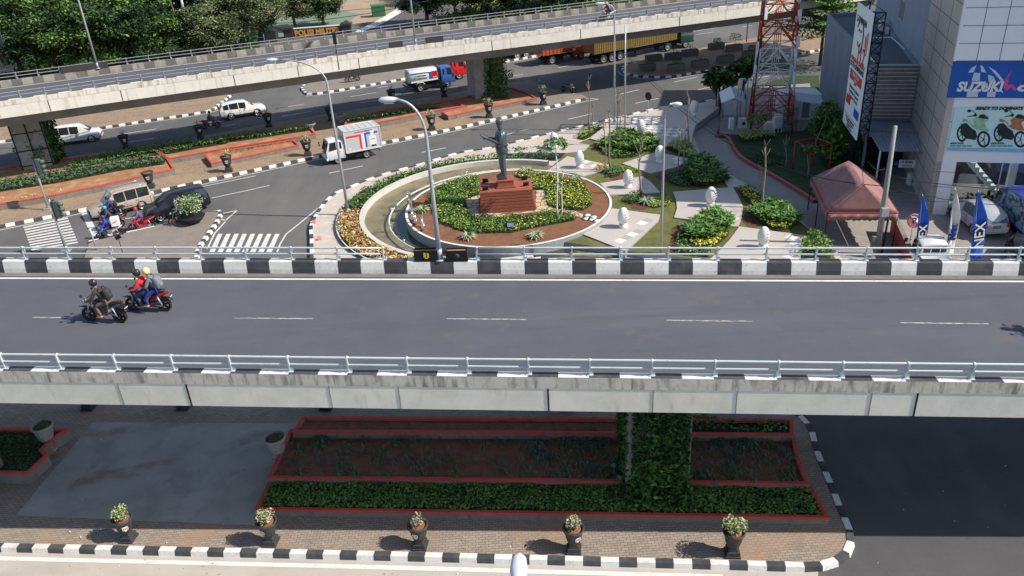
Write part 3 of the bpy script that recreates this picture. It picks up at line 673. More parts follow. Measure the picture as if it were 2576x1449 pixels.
for px, py, lab, n, pr, fc in ((325, 1356, 'first urn from the left on the front kerb, pale variegated bush', 520, .33, -.9), (683, 1365, 'front urn with pink flecked bush, beside the planter corner', 540, .34, -1.9),
        (1058, 1374, 'front urn showing orange soil round a small pink and white sprig', 210, .26, -1.75), (1444, 1384, 'front urn with upright pale green and pink bush, below the bridge pier', 330, .27, -1.0),
        (1842, 1393, 'front urn with the widest spreading green bush, last before the corner', 640, .42, -.35)):
    urn(G(px, py, .17), lab, n, pr * 1.1, 1.0, rz=-.12 , face=fc, pw=2 if 'pink' in lab else .4)
for px, nm in ((225, 'one'), (463, 'two'), (822, 'three'), (1430, 'four'), (1760, 'five')):
    urn(G(px, 1026, .17), {225: 'urn at the back kerb below the bridge, leftmost of five dark feet', 463: 'urn at the back kerb, its foot just left of the first girder joint', 822: 'urn at the back kerb between the first joint and the planter corner', 1430: 'urn at the back kerb just left of the foreground pier', 1760: 'urn at the back kerb just right of the foreground pier'}[px], 60, .28, 1.1, rz=-.12)
for px, py, lab, mt, n in ((705, 1160, 'pale grey bowl pot of dark grass beside the long planter end', URNG, 0), (128, 1128, 'pale grey bowl pot in the notch of the left grass planter', URNG, 0)):
    u_ = urn(G(px, py, .17), lab, 0, .3, 1.2, mt=mt, group='grey bowl pots under the bridge', face=-5)
    b = MB()
    for _ in range(9): bladeclump(b, ru(-.2, .2), ru(-.2, .2), 1.0, .32, 9, 0, .02)
    b.build('plant', [LEAFS[1]], u_)
for px, py, lab, n, pr in ((576, 431, 'urn with white flowers in front of the small low planter', 130, .36), (775, 391, 'urn with lime and purple leaves left of the white truck cab', 120, .42), (380, 472, 'empty weathered urn behind the gold car', 0, .3),
        (1087, 326, 'urn with a white flowering bush on the right stretch of the median', 110, .38), (1231, 295, 'urn with lime leaves below the ivy covered pier', 120, .38), (1367, 263, 'urn with a lime bush nearest the median tip', 110, .36)):
    urn(G(px, py, .17), lab, n, pr, 1.25, rz=.2, group='urns along the middle median kerb', petal=PETW if 'white' in lab else PETP, pw=4 if 'white flow' in lab else .6, face=-1.5)
for px, py, lab in ((318, 373, 'dark urn on the far edge of the median behind the left pier'), (505, 348, 'dark urn on the shaded median edge below the scooter rider'), (677, 318, 'dark urn on the shaded median edge below the white suv nose'),
        (833, 302, 'dark urn on the shaded median edge touching the left lamp post'), (987, 256, 'dark urn on the shaded median edge beside the middle lamp head'), (1118, 242, 'dark urn on the shaded median edge below the tanker cab')):
    urn(G(px, py + 2, .1), lab, 30, .3, 1.25, rz=.2, group='urns on the shaded far side of the median')
def bowl(loc, lab, r_=.55):
    rt = empty('bowl_planter', loc, 0, lab, 'planter', 'wide stone bowls at the median gap'); b = MB()
    b.lathe([(.3, 0), (.22, .25), (.2, .5), (.35, .62), (r_, .85), (r_ * 1.02, .92), (r_ * .9, .9), (.1, .82)], n=20); b.build('bowl', URNG, rt)
    b = MB(); leafball(b, (0, 0, .9), .3, 40, .1, [1, 1], .4); b.build('plant', LEAFS[:2], rt)
bowl(G(*yb(497, 1185), .17), 'wide stone bowl left of the brick gap in the median'); bowl(G(*yb(768, 1105), .17), 'wide stone bowl right of the brick gap in the median, above the truck box')
# big bowl with white flowers on the traffic island
p = G(487, 560, .17); rt = empty('flower_bowl', p, 0, 'large dark bowl of white flowering shrub on the traffic island beside the black car', 'planter', None, .88)
b = MB(); b.lathe([(.35, .0), (.45, .03), (.75, .22), (.98, .5), (1.05, .58), (.95, .58), (.1, .5)], n=28); b.build('bowl', DARK, rt)
b = MB(); leafball(b, (0, 0, 1.4), .9, 800, .14, [2, 4, 2, 1.4], .8); leafball(b, (-.6, .1, 1.8), .6, 200, .13, [2, 4, 2, 2.4], .9); leafball(b, (.6, -.1, 1.9), .65, 260, .13, [2, 4, 2, 1.8], 1.0); b.build('shrub', [LEAFS[1], LEAFS[2], LEAFP, PETW], rt)
# ---- garden
GZ = .6; IZ = .82; GBASE = .15
gk = smoothline(GL(None, [(779, 700), (779, 606), (778, 575), (793, 544), (813, 516), (841, 491), (875, 477), (939, 451), (1010, 430), (1066, 415), (1150, 389.5), (1229, 377), (1288, 363), (1400, 335), (1471, 319), (1521, 306.6), (1583, 292.5), (1654, 276), (1752, 262), (1797, 254)]), 3)
kerb('kerb', gk, -1, h=.25, blk=.8)
rim_ = GL(None, [(1811, 268), (1808, 276), (1749, 315), (1744, 345), (1766, 404), (1876, 468), (1974, 525), (2105, 640), (2160, 720)])
flat('garden_walk', off(gk, -.15) + rim_, .18, BEIGE, z0=0)
b = MB()
for k in range(16):
    p = gk[14 + k * 3] if 14 + k * 3 < len(gk) else gk[-1]; n_ = off(gk, -1)[min(14 + k * 3, len(gk) - 1)] - p; b.quad(*[(q.x, q.y, .19) for q in (p + n_ * .4, p + n_ * .4 + Vector((.05, 0, 0)), p + n_ * 1.6 + Vector((.05, .02, 0)), p + n_ * 1.6)])
b.build('walk_joint', CONST)['kind'] = 'structure'
PC_, PR = Vector((-.85, 54.0, 0)), 9.47; _l = G(1023, 530, IZ); _r = G(1543, 520, IZ); _f = G(1280, 624, IZ); IR = (_r - _l).length / 2; IC = Vector(((_l.x + _r.x) / 2, _f.y + IR, 0))
def arc(c, r_, a0, a1, n): return [Vector((c[0] + r_ * math.cos(R(a0 + (a1 - a0) * k / n)), c[1] + r_ * math.sin(R(a0 + (a1 - a0) * k / n)), 0)) for k in range(n + 1)]
def arcwall(name, c, r0, r1, a0, a1, z0, z1, mts, lab=None, cat=None, par=None, n=64, kind=None):
    A = arc(c, r1, a0, a1, n); B = arc(c, r0, a0, a1, n); b = MB()
    vv = []
    for P, z in ((A, z0), (A, z1), (B, z1), (B, z0)): vv += [(p.x, p.y, z) for p in P]
    N = n + 1
    for s_ in range(3):
        b.add(vv, [(s_ * N + i, s_ * N + i + 1, (s_ + 1) * N + i + 1, (s_ + 1) * N + i) for i in range(n)], 1 if s_ == 1 and len(mts) > 1 else 0)
    o = b.build(name, mts, par); tag(o, lab, cat, kind=kind); return o
# lawn under the slabs
lawn = smoothline(GL(None, [(1400, 408), (1421, 388), (1450, 362), (1480, 350), (1540, 320), (1600, 296), (1700, 280), (1742, 300), (1740, 345), (1762, 404), (1872, 466), (1970, 523), (2095, 636), (2110, 700)], GZ), 2) + [Vector((p.x, p.y, 0)) for p in arc(IC, IR + .02, -62, 42, 18)]
flat('lawn', lawn, GZ, GRASS, z0=0, mside=GREYW)
flat('pool_basin', arc(PC_, PR - .1, 0, 360, 72)[:-1], .186, POOLF)
flat('pool_basin', GL(zc, [(-300, 1050), (560, 1068), (985, 1080), (985, 1260), (-300, 1260)], .19), .188, POOLF)
WATER = mat('pool_water', (.05, .05, .03), .04, var=.3, scale=.8, spec=.6)
flat('water', [(p.x, p.y) for p in arc(IC, IR + .9, 130, 300, 40)] + [(p.x, p.y) for p in arc(IC, IR - .05, 300, 130, 40)], .2, WATER)
arcwall('pool_wall', PC_, PR - .32, PR, 62, 284, .15, .55, [POOLW], 'pale concrete curved wall round the outside of the fountain pool', 'wall')
arcwall('planter_wall', PC_, PR + 1.55, PR + 1.62, 150, 250, .15, .4, [BPAINT, WPAINT], 'low dark curved edging round the orange croton strip', 'edging')
def arcbed(name, a0, a1, mats, ws, lab, s_=.26, dens=40, r0=.05, r1=1.45, h=.5, fl=None):
    poly = [(p.x, p.y) for p in arc(PC_, PR + r0, a0, a1, 30)] + [(p.x, p.y) for p in arc(PC_, PR + r1, a1, a0, 30)]
    return carpet(name, poly, .18, h, dens * 2.3, s_ * .62, mats, ws, lab, 'hedge', kind=None)
arcbed('hedge', 76, 176, GH, [3, 5, 1.4], 'dark green low hedge curving round the upper left of the pool', dens=46)
mb_ = [mat('leaf_rust', (.42, .2, .06), .6, var=.3, scale=6), mat('leaf_cream', (.58, .44, .24), .6, var=.2, scale=8), LEAFY, mat('leaf_red', (.35, .08, .04), .6, var=.2, scale=8)]
arcbed('croton_bed', 177, 240, mb_, [3, 4, 1.4, 1.2], 'orange and cream croton bed curving round the lower left of the pool', s_=.24, dens=75)
bed('hedge', zc, [(-50, 260), (0, 230), (250, 215), (420, 235), (490, 240), (390, 295), (100, 290)], .18, .6, 40, .28, GH, [3, 5, 1.4], 'green hedge behind the statue between the walkway slab and pool wall')
# island
isl = arc(IC, IR, 0, 360, 72)[:-1]
flat('island_soil', [(p.x, p.y) for p in arc(IC, IR - .12, 0, 360, 72)[:-1]], IZ, mixin(mat('island_earth', (.2, .085, .05), .95, var=.25, scale=2, bump=1, bscale=10), patches(1.2, .5, .65, .6), (.13, .12, .03)))
arcwall('island_wall', IC, IR - .16, IR, 0, 360, GBASE, IZ + .05, [GREYW, WHITE], 'grey circular retaining wall with white top round the statue bed', 'wall', n=80)
FL_ = [LEAFS[0], LEAFS[1], LEAFS[2], YELLOW]
def wz(q, pts, z): return [(p.x, p.y) for p in GL(q, pts, z)]
B1 = wz(zb, [(1545, 700), (1540, 620), (1600, 545), (1750, 475), (1990, 430), (2002, 600), (1870, 640), (1900, 740), (1960, 805), (2200, 800), (2576, 775)], IZ) + wz(zc, [(250, 750), (450, 745), (580, 800), (560, 830), (250, 885), (0, 935)], IZ) + wz(zb, [(2300, 940), (2000, 945), (1800, 915), (1650, 850)], IZ)
carpet('flower_bed', B1, IZ, .28, 190, .125, FL_, [1, 5, 3, .25], 'crescent bed of green plants with small yellow flowers around the front of the pedestal', 'flower bed', None, flower=(9, .075))
B2 = wz(zc, [(0, 425), (290, 412), (480, 452), (640, 510), (710, 600), (715, 690), (640, 740), (560, 735), (400, 725), (310, 690), (295, 560), (180, 550), (165, 480)], IZ)
carpet('flower_bed', B2, IZ, .28, 190, .125, FL_, [1, 5, 3, .9], 'kidney bed of yellow flowers to the right of the pedestal', 'flower bed', None, flower=(26, .085))
STONE = mat('crazy_paving', (.5, .4, .28), .85, var=.15, scale=3)
def cracks(n, l):
    tc = n.new('ShaderNodeTexCoord'); v = n.new('ShaderNodeTexVoronoi'); v.feature = 'DISTANCE_TO_EDGE'; v.inputs['Scale'].default_value = 1.7; l.new(tc.outputs['Object'], v.inputs['Vector'])
    mr = n.new('ShaderNodeMapRange'); mr.inputs[1].default_value = .03; mr.inputs[2].default_value = .07; mr.inputs[3].default_value = 1; mr.inputs[4].default_value = 0; l.new(v.outputs['Distance'], mr.inputs[0]); return mr.outputs[0]
mixin(STONE, cracks, (.14, .07, .045))
flat('stone_path', GL(zb, [(1875, 640), (2000, 600), (2000, 760), (2250, 770), (2500, 740), (2505, 560), (2576, 555)], IZ) + GL(zc, [(290, 560), (310, 692), (400, 727), (560, 745), (650, 780), (620, 805), (450, 748), (250, 752), (0, 778)], IZ) + GL(zb, [(2200, 802), (1960, 808), (1900, 742)], IZ), IZ + .025, STONE)
b = MB()
for x, y in ((670, 778), (660, 808), (722, 795), (712, 815), (755, 828)):
    p = G(*zc(x, y), IZ + .04); b.lathe([(.01, IZ + .04), (.24 + rnd() * .06, IZ + .04), (.24, IZ + .02)], (p.x, p.y, 0), n=7)
b.build('stepping_stone', GRANL)['kind'] = 'structure'
# slabs
SL = .68
def slab(q, pts, z=SL, z0=.1): return flat('walkway_slab', GL(q, pts, z), z, GRAN, z0=z0, mside=GREYW)
def diamonds(q, region, ang, z=SL, s_=.6):
    poly = wz(q, region, z); b = MB(); c, s = math.cos(ang), math.sin(ang)
    xs = [p[0] for p in poly]; ys = [p[1] for p in poly]; cx, cy = sum(xs) / len(xs), sum(ys) / len(ys)
    for i in range(-22, 23):
        for j in range(-22, 23):
            u, v = i * s_, j * s_; x = cx + u * c - v * s; y = cy + u * s + v * c
            h = s_ * .49
            if all(nearest_inside(poly, x + (a * c - e * s) * h, y + (a * s + e * c) * h) for a, e in ((-1, -1), (1, -1), (1, 1), (-1, 1))):
                 b.quad(*[(x + (a * c - e * s) * h, y + (a * s + e * c) * h, z + .005) for a, e in ((-1, -1), (1, -1), (1, 1), (-1, 1))], mi=(i + j) % 2)
    if b.v: b.build('tile_pattern', [GRANG, GRANL])['kind'] = 'structure'
slab(zc, [(600, 935), (700, 880), (800, 810), (860, 760), (900, 718), (1325, 775), (1310, 830), (1250, 885), (1150, 980), (1035, 1085), (975, 1110), (975, 1082)]); diamonds(zc, [(880, 1010), (1040, 900), (1180, 800), (1325, 775), (1310, 830), (1250, 885), (1150, 980), (1035, 1085), (975, 1082)], .75)
slab(zc, [(785, 495), (1165, 430), (1240, 480), (1325, 575), (885, 605), (850, 560)]); diamonds(zc, [(1080, 440), (1165, 430), (1240, 480), (1325, 575), (1130, 590), (1120, 500)], .75)
slab(zc, [(315, 380), (495, 252), (905, 335), (870, 355), (745, 400), (640, 430), (560, 405)]); diamonds(zc, [(495, 252), (905, 335), (780, 380), (620, 320)], .5)
slab(zc, [(985, 315), (1290, 212), (1600, 278), (1480, 345), (1235, 405)]); diamonds(zc, [(1290, 225), (1600, 278), (1480, 345), (1380, 340), (1420, 280)], .75)
slab(zc, [(1440, 570), (1935, 530), (1780, 297), (1850, 330), (2095, 520), (1975, 527), (2030, 620), (2065, 700), (2058, 790), (2025, 880), (1990, 880), (1700, 830), (1450, 800), (1475, 720), (1470, 650)]); diamonds(zc, [(1850, 540), (1975, 527), (2030, 620), (2065, 700), (2058, 790), (2025, 880), (1900, 860), (1930, 760), (1880, 640)], .75)
diamonds(zc, [(1800, 310), (2080, 515), (1950, 525)], .75)
slab(zc, [(1715, 1190), (1850, 1080), (1930, 1000), (2010, 880), (2300, 920)]) if 0 else slab(zd, [(-250, 1190), (-135, 1080), (-60, 1000), (30, 880), (330, 920), (640, 962), (590, 1060), (575, 1190)]); diamonds(zd, [(380, 930), (640, 962), (590, 1060), (575, 1180), (330, 1180), (420, 1060)], .75)
slab(yc, [(-60, 1370), (0, 1342), (400, 1260), (700, 1292), (640, 1350), (480, 1368), (200, 1362), (0, 1372)]); diamonds(yc, [(480, 1275), (690, 1292), (560, 1320)], .3)
slab(yc, [(700, 1240), (840, 1120), (1050, 1050), (1300, 992), (1650, 940), (1800, 915), (1855, 960), (1640, 1120), (1615, 1210), (1605, 1290), (1400, 1300), (1380, 1310), (1270, 1270), (790, 1262)], .7); diamonds(yc, [(980, 1080), (1300, 1000), (1250, 1070), (1560, 1150), (1600, 1240), (1450, 1250), (1180, 1190), (1000, 1130)], .4, .7)
# egg sculptures
EGG = mat('egg_white', (.78, .78, .75), .6, var=.05, scale=6, bump=.2, bscale=25)
EGGD = mat('egg_recess', (.3, .3, .28), .8, var=.1, scale=6)
def egg():
    rt = empty('egg_sculpture', (0, 0, 0)); b = MB(); b.lathe([(.27, 0), (.28, .1), (.25, .13), (.25, .2)], n=28); b.build('foot', EGG, rt)
    b = MB(); b.lathe([(.18, .16)] + [(.345 * math.sin(math.pi * t) * (1 + .07 * math.cos(math.pi * t)), .17 + 1.11 * (1 - math.cos(math.pi * t)) / 2) for t in [k / 18 for k in range(2, 18)]] + [(.01, 1.28)], n=32); sh = b.build('shell', EGG, rt)
    b = MB()
    for row in range(5):
        for k in range(4 if row % 2 else 3):
            a = -.75 + (k - 1.2) * .42; z_ = .42 + row * .16; t = math.acos(1 - 2 * (z_ - .17) / 1.11); rr = .345 * math.sin(t) * (1 + .07 * math.cos(t)) + .004
            c = Vector((rr * math.cos(a), rr * math.sin(a), z_)); nn = Vector((math.cos(a), math.sin(a), 0)); tt = Vector((-nn.y, nn.x, 0))
            ring_ = [c + tt * .045 * math.cos(q) + Vector((0, 0, .045 * math.sin(q))) for q in [i * math.pi / 5 for i in range(11)]]
            b.tube(ring_, .011, 4, caps=False)
    b.build('carving', EGGD, sh); return rt
E0 = None; EG = 'white egg sculptures on the walkway slabs'
for q, x, y, z, lab in ((zc, 603, 352, SL, 'white egg on the small slab just right of the statue bed'), (zc, 1037, 532, SL, 'white egg on the slab beside the round lime bed, centre of the garden'), (zc, 1320, 305, SL, 'white egg half behind the right lamp post'),
        (zc, 1775, 695, SL, 'white egg on the largest slab, left of the driveway'), (zc, 995, 885, SL, 'white egg on the front slab at the pool corner'), (zd, 240, 1068, SL, 'white egg nearest the bridge railing, lower right of the garden'),
        (yc, 378, 1325, SL, 'white egg behind the lollipop tree'), (yc, 1155, 1208, .7, 'white egg on the raised plaza behind the big leafed bed'), (yc, 1622, 1030, .7, 'white egg at the far end of the raised plaza')):
    p = G(*q(x, y), z)
    if E0 is None: E0 = egg(); e = E0
    else: e = copy_tree(E0)
    e.location = p; e['label'] = lab; e['category'] = 'sculpture'; e['group'] = EG; e.scale = (1.05,) * 3
# pedestal and statue
BRICK = mixin(mat('pedestal_brick', (.31, .095, .06), .7, var=.12, scale=4, bump=.2, bscale=20), patches(3, .5, .7, .4), (.27, .07, .05))
p0 = G(*zb(2252, 748), IZ); pc = Vector((p0.x, p0.y + 1.22, 0))
ped = empty('pedestal', (pc.x, pc.y, IZ), 0, 'stepped red brick pedestal carrying the bronze statue', 'pedestal')
b = MB(); zz = 0; n_ = 6
for k in range(n_):
    w_ = 3.9 - .16 * min(k, 1) - .05 * k; h = .22; b.box((0, 0, zz + h / 2), (w_, 2.44 - .05 * k, h - .045)); b.box((0, 0, zz + h - .02), (w_ - .12, 2.32 - .05 * k, .045), mi=1); zz += h
b.box((0, 0, zz + .06), (3.5, 2.2, .12)); zz += .12
b.build('base', [BRICK, mat('brick_joint', (.14, .05, .035), .9)], ped)
b = MB(); b.box((0, -.02, zz + .05), (1.3, 1.25, .1)); b.box((0, -.02, zz + .28), (1.12, 1.08, .38), tap=.93); b.box((0, -.02, zz + .5), (1.12, 1.08, .08)); b.build('plinth', BRICK, ped); PZT = IZ + zz + .54
# ================================================================ PART 4: people and vehicles
SKIN = mat('skin', (.32, .17, .1), .6, var=.06, scale=12)
def cmat(name, c, rough=.8, **k): return mat(name, c, rough, var=.12, scale=10, **k)
def skinmesh(name, P, E_, mt, parent=None, sub=1, root=0):
    """P: dict name->(x,y,z,r); E_: pairs.  grown with the Skin modifier"""
    ks = list(P); ix = {k: i for i, k in enumerate(ks)}
    me = bpy.data.meshes.new(name); me.from_pydata([P[k][:3] for k in ks], [(ix[a], ix[b]) for a, b in E_], []); me.materials.append(mt)
    o = bpy.data.objects.new(name, me); col.objects.link(o); o.parent = parent
    md = o.modifiers.new('skin', 'SKIN'); md.use_smooth_shade = True
    for i, k in enumerate(ks):
        r_ = P[k][3]; d = me.skin_vertices[0].data[i]; d.radius = (r_, r_) if not isinstance(r_, tuple) else r_; d.use_root = (i == root)
    if sub: s_ = o.modifiers.new('sub', 'SUBSURF'); s_.levels = sub; s_.render_levels = sub
    return o
def chain(*ks): return list(zip(ks, ks[1:]))
def finger_pts(P, E_, s_, hand, d, side):
    hx, hy, hz = hand; d = Vector(d).normalized(); up = Vector((0, 0, 1)); sd = d.cross(up).normalized()
    for k in range(4):
        o_ = sd * (k - 1.5) * .021; L = (.06, .07, .066, .05)[k]
        a = Vector(hand) + d * .05 + o_; b_ = a + (d + Vector((0, 0, -.5))).normalized() * L * .6; c = b_ + (d * .2 + Vector((0, 0, -1))).normalized() * L * .55
        P[s_ + 'f%d' % k] = (*a, .0095); P[s_ + 'g%d' % k] = (*b_, .009); P[s_ + 'h%d' % k] = (*c, .008); E_ += [(s_ + 'palm', s_ + 'f%d' % k), (s_ + 'f%d' % k, s_ + 'g%d' % k), (s_ + 'g%d' % k, s_ + 'h%d' % k)]
    t = Vector(hand) + d * .02 + sd * side * .035; P[s_ + 't0'] = (*t, .011); t2 = t + (d + sd * side * .6).normalized() * .045; P[s_ + 't1'] = (*t2, .009); E_ += [(s_ + 'palm', s_ + 't0'), (s_ + 't0', s_ + 't1')]
def rider(label, seat_z=.80, hip_x=-.12, lean=.16, hand=(.47, .33, 1.03), knee=(.30, .17, .76), ankle=(.12, .18, .32), toe=(.3, .19, .27), jacket=(.02, .02, .02), trousers=(.1, .08, .06), shoe=(.05, .04, .03),
          helmet=(.02, .02, .02), visor=True, group=None, headturn=0, z0=0, shirt=None):
    rt = empty('person', (0, 0, 0), 0, label, 'person', group)
    hz_ = seat_z + .1; hx = hip_x; cx = hx + lean; 
    P = {'pel': (hx, 0, hz_, .1), 'wai': (hx + lean * .3, 0, hz_ + .17, .09), 'che': (hx + lean * .75, 0, hz_ + .37, .1), 'nk': (cx + .02, 0, hz_ + .52, .06), 'nk2': (cx + .04, 0, hz_ + .58, .055), 'hd': (cx + .07, 0, hz_ + .67, .095), 'hd2': (cx + .075, 0, hz_ + .76, .09)}
    E_ = chain('pel', 'wai', 'che', 'nk', 'nk2', 'hd', 'hd2')
    J = {k: P[k] for k in ('pel', 'wai', 'che', 'nk')}; J = {k: (v[0], v[1], v[2], {'pel': .16, 'wai': .15, 'che': .17, 'nk': .075}[k]) for k, v in J.items()}; JE = chain('pel', 'wai', 'che', 'nk')
    T = {'pel': (hx, 0, hz_ - .01, .155)}; TE = []
    for s_, n_ in ((1, 'L'), (-1, 'R')):
        sh = (hx + lean * .85, .17 * s_, hz_ + .45); h = (hand[0], hand[1] * s_, hand[2]); el = ((sh[0] + h[0]) / 2 - .02, .3 * s_, (sh[2] + h[2]) / 2 - .13)
        wr = tuple(h[i] + (el[i] - h[i]) * .16 for i in range(3))
        P[n_ + 'sh'] = (*sh, .05); P[n_ + 'el'] = (*el, .036); P[n_ + 'wr'] = (*wr, .026); P[n_ + 'palm'] = (*h, .034); E_ += chain('che', n_ + 'sh', n_ + 'el', n_ + 'wr', n_ + 'palm')
        finger_pts(P, E_, n_, h, (h[0] - el[0], 0, -.05), -s_)
        J[n_ + 'sh'] = (*sh, .082); J[n_ + 'el'] = (*el, .06); J[n_ + 'wr'] = (*wr, .045); JE += chain('che', n_ + 'sh', n_ + 'el', n_ + 'wr')
        hp = (hx + .03, .1 * s_, hz_ - .02); kn = (knee[0], knee[1] * s_, knee[2]); an = (ankle[0], ankle[1] * s_, ankle[2]); to = (toe[0], toe[1] * s_, toe[2])
        P[n_ + 'hp'] = (*hp, .065); P[n_ + 'kn'] = (*kn, .048); P[n_ + 'an'] = (*an, .036); P[n_ + 'to'] = (*to, .035); E_ += chain('pel', n_ + 'hp', n_ + 'kn', n_ + 'an', n_ + 'to')
        T[n_ + 'hp'] = (*hp, .105); T[n_ + 'kn'] = (*kn, .078); T[n_ + 'an'] = (*an, .058); TE += chain('pel', n_ + 'hp', n_ + 'kn', n_ + 'an')
        b = MB(); hh = Vector(an) + Vector((-.05, 0, -.05)); b.tube([hh, Vector(an) + Vector((.02, 0, -.04)), Vector(to), Vector(to) + Vector((.05, 0, -.005))], [.045, .052, .045, .03], 8); b.build('shoe', cmat('shoe_%.2f' % shoe[0], shoe), rt)
    body = skinmesh('body', P, E_, SKIN, rt)
    skinmesh('jacket', J, JE, cmat('jacket_%.2f_%.2f_%.2f' % jacket, jacket), rt); skinmesh('trousers', T, TE, cmat('trousers_%.2f_%.2f_%.2f' % trousers, trousers), rt)
    c = Vector((cx + .06, 0, hz_ + .735)); b = MB(); pr = []
    for k in range(11): t = math.pi * (k / 10); pr.append((.148 * math.sin(t) if 0 < k < 10 else .002, .155 * math.cos(math.pi - t)))
    pr = [q for q in pr if q[1] > -.125]; b.lathe(pr, c, 18, sy=.9); hm = b.build('helmet', mat('helmet_%.2f_%.2f_%.2f' % helmet, helmet, .25, var=.08, coat=.6), rt)
    b = MB(); vv = []
    for i in range(3):
        for k in range(7): a = (k - 3) * .32; z_ = (-.07, .0, .065)[i]; rr = (.135, .151, .138)[i]; vv.append(c + Vector((rr * math.cos(a) * 1.02, rr * .92 * math.sin(a), z_)))
    b.add(vv, [(i * 7 + k, i * 7 + k + 1, (i + 1) * 7 + k + 1, (i + 1) * 7 + k) for i in range(2) for k in range(6)], 0, True); b.build('visor', GLASS, hm)
    if shirt:
        pass
    return rt
def rings(mb, secs, n=10, mi=0, p=2.6, caps=True):
    """loft superellipse sections along x: (x, zc, halfwidth, halfheight)"""
    vv = []
    for x, zc, hw, hh in secs:
        for k in range(n):
            a = 2 * math.pi * k / n; ca, sa = math.cos(a), math.sin(a)
            vv.append((x, hw * math.copysign(abs(ca) ** (2 / p), ca), zc + hh * math.copysign(abs(sa) ** (2 / p), sa)))
    fs = [(i * n + k, i * n + (k + 1) % n, (i + 1) * n + (k + 1) % n, (i + 1) * n + k) for i in range(len(secs) - 1) for k in range(n)]
    if caps: fs += [tuple(range(n - 1, -1, -1)), tuple((len(secs) - 1) * n + k for k in range(n))]
    mb.add(vv, fs, mi, True); return mb
def wheel(parent, x, y, r_, w_, rimm, spokes=5, tread=.28, group=None):
    b = MB(); ri = r_ * (1 - tread)
    prof = [(ri, -w_ * .42), (r_ * .95, -w_ * .5), (r_, -w_ * .35), (r_, w_ * .35), (r_ * .95, w_ * .5), (ri, w_ * .42), (ri - .01, 0), (ri, -w_ * .42)]
    vv = []; n = 24
    for rr, yy in prof:
        for k in range(n): a = 2 * math.pi * k / n; vv.append((x + rr * math.cos(a), y + yy, r_ + rr * math.sin(a)))
    b.add(vv, [(i * n + k, (i + 1) * n + k, (i + 1) * n + (k + 1) % n, i * n + (k + 1) % n) for i in range(len(prof) - 1) for k in range(n)], 0, True)
    t = b.build('wheel', RUBBER, parent); b = MB(); w2 = w_ * .44
    for sgn in (-1, 1):
        vv = []; 
        for rr, yy in ((ri * 1.0, w2), (ri * .86, w2 * .9), (ri * .84, w2 * .5)):
            for k in range(n): a = 2 * math.pi * k / n; vv.append((x + rr * math.cos(a), y + sgn * yy, r_ + rr * math.sin(a)))
        b.add(vv, [(i * n + k, i * n + (k + 1) % n, (i + 1) * n + (k + 1) % n, (i + 1) * n + k) for i in range(2) for k in range(n)], 0, True)
    for k in range(spokes):
        a = 2 * math.pi * k / spokes + .3; L = ri * .9
        b.box((x + math.cos(a) * L / 2, y, r_ + math.sin(a) * L / 2), (L, w_ * .7, max(.018, ri * .2)), ry=-a)
    b.tube([(x, y - w_ * .42, r_), (x, y + w_ * .42, r_)], ri * .26, 12); b.build('rim', rimm, t)
    if w_ > .13: b = MB(); b.tube([(x, y - w_ * .2, r_), (x, y + w_ * .2, r_)], ri * .86, 20); b.build('disc', BLACK, t)
    return t
ALLOY = mat('alloy', (.55, .55, .56), .3, .8, var=.05, scale=6); RIMB = mat('rim_black', (.03, .03, .032), .4, .5, var=.1); RIMO = mat('rim_orange', (.75, .2, .02), .4, .1, var=.05, scale=6); ENG = mat('engine', (.18, .18, .18), .4, .7, var=.3, scale=12)
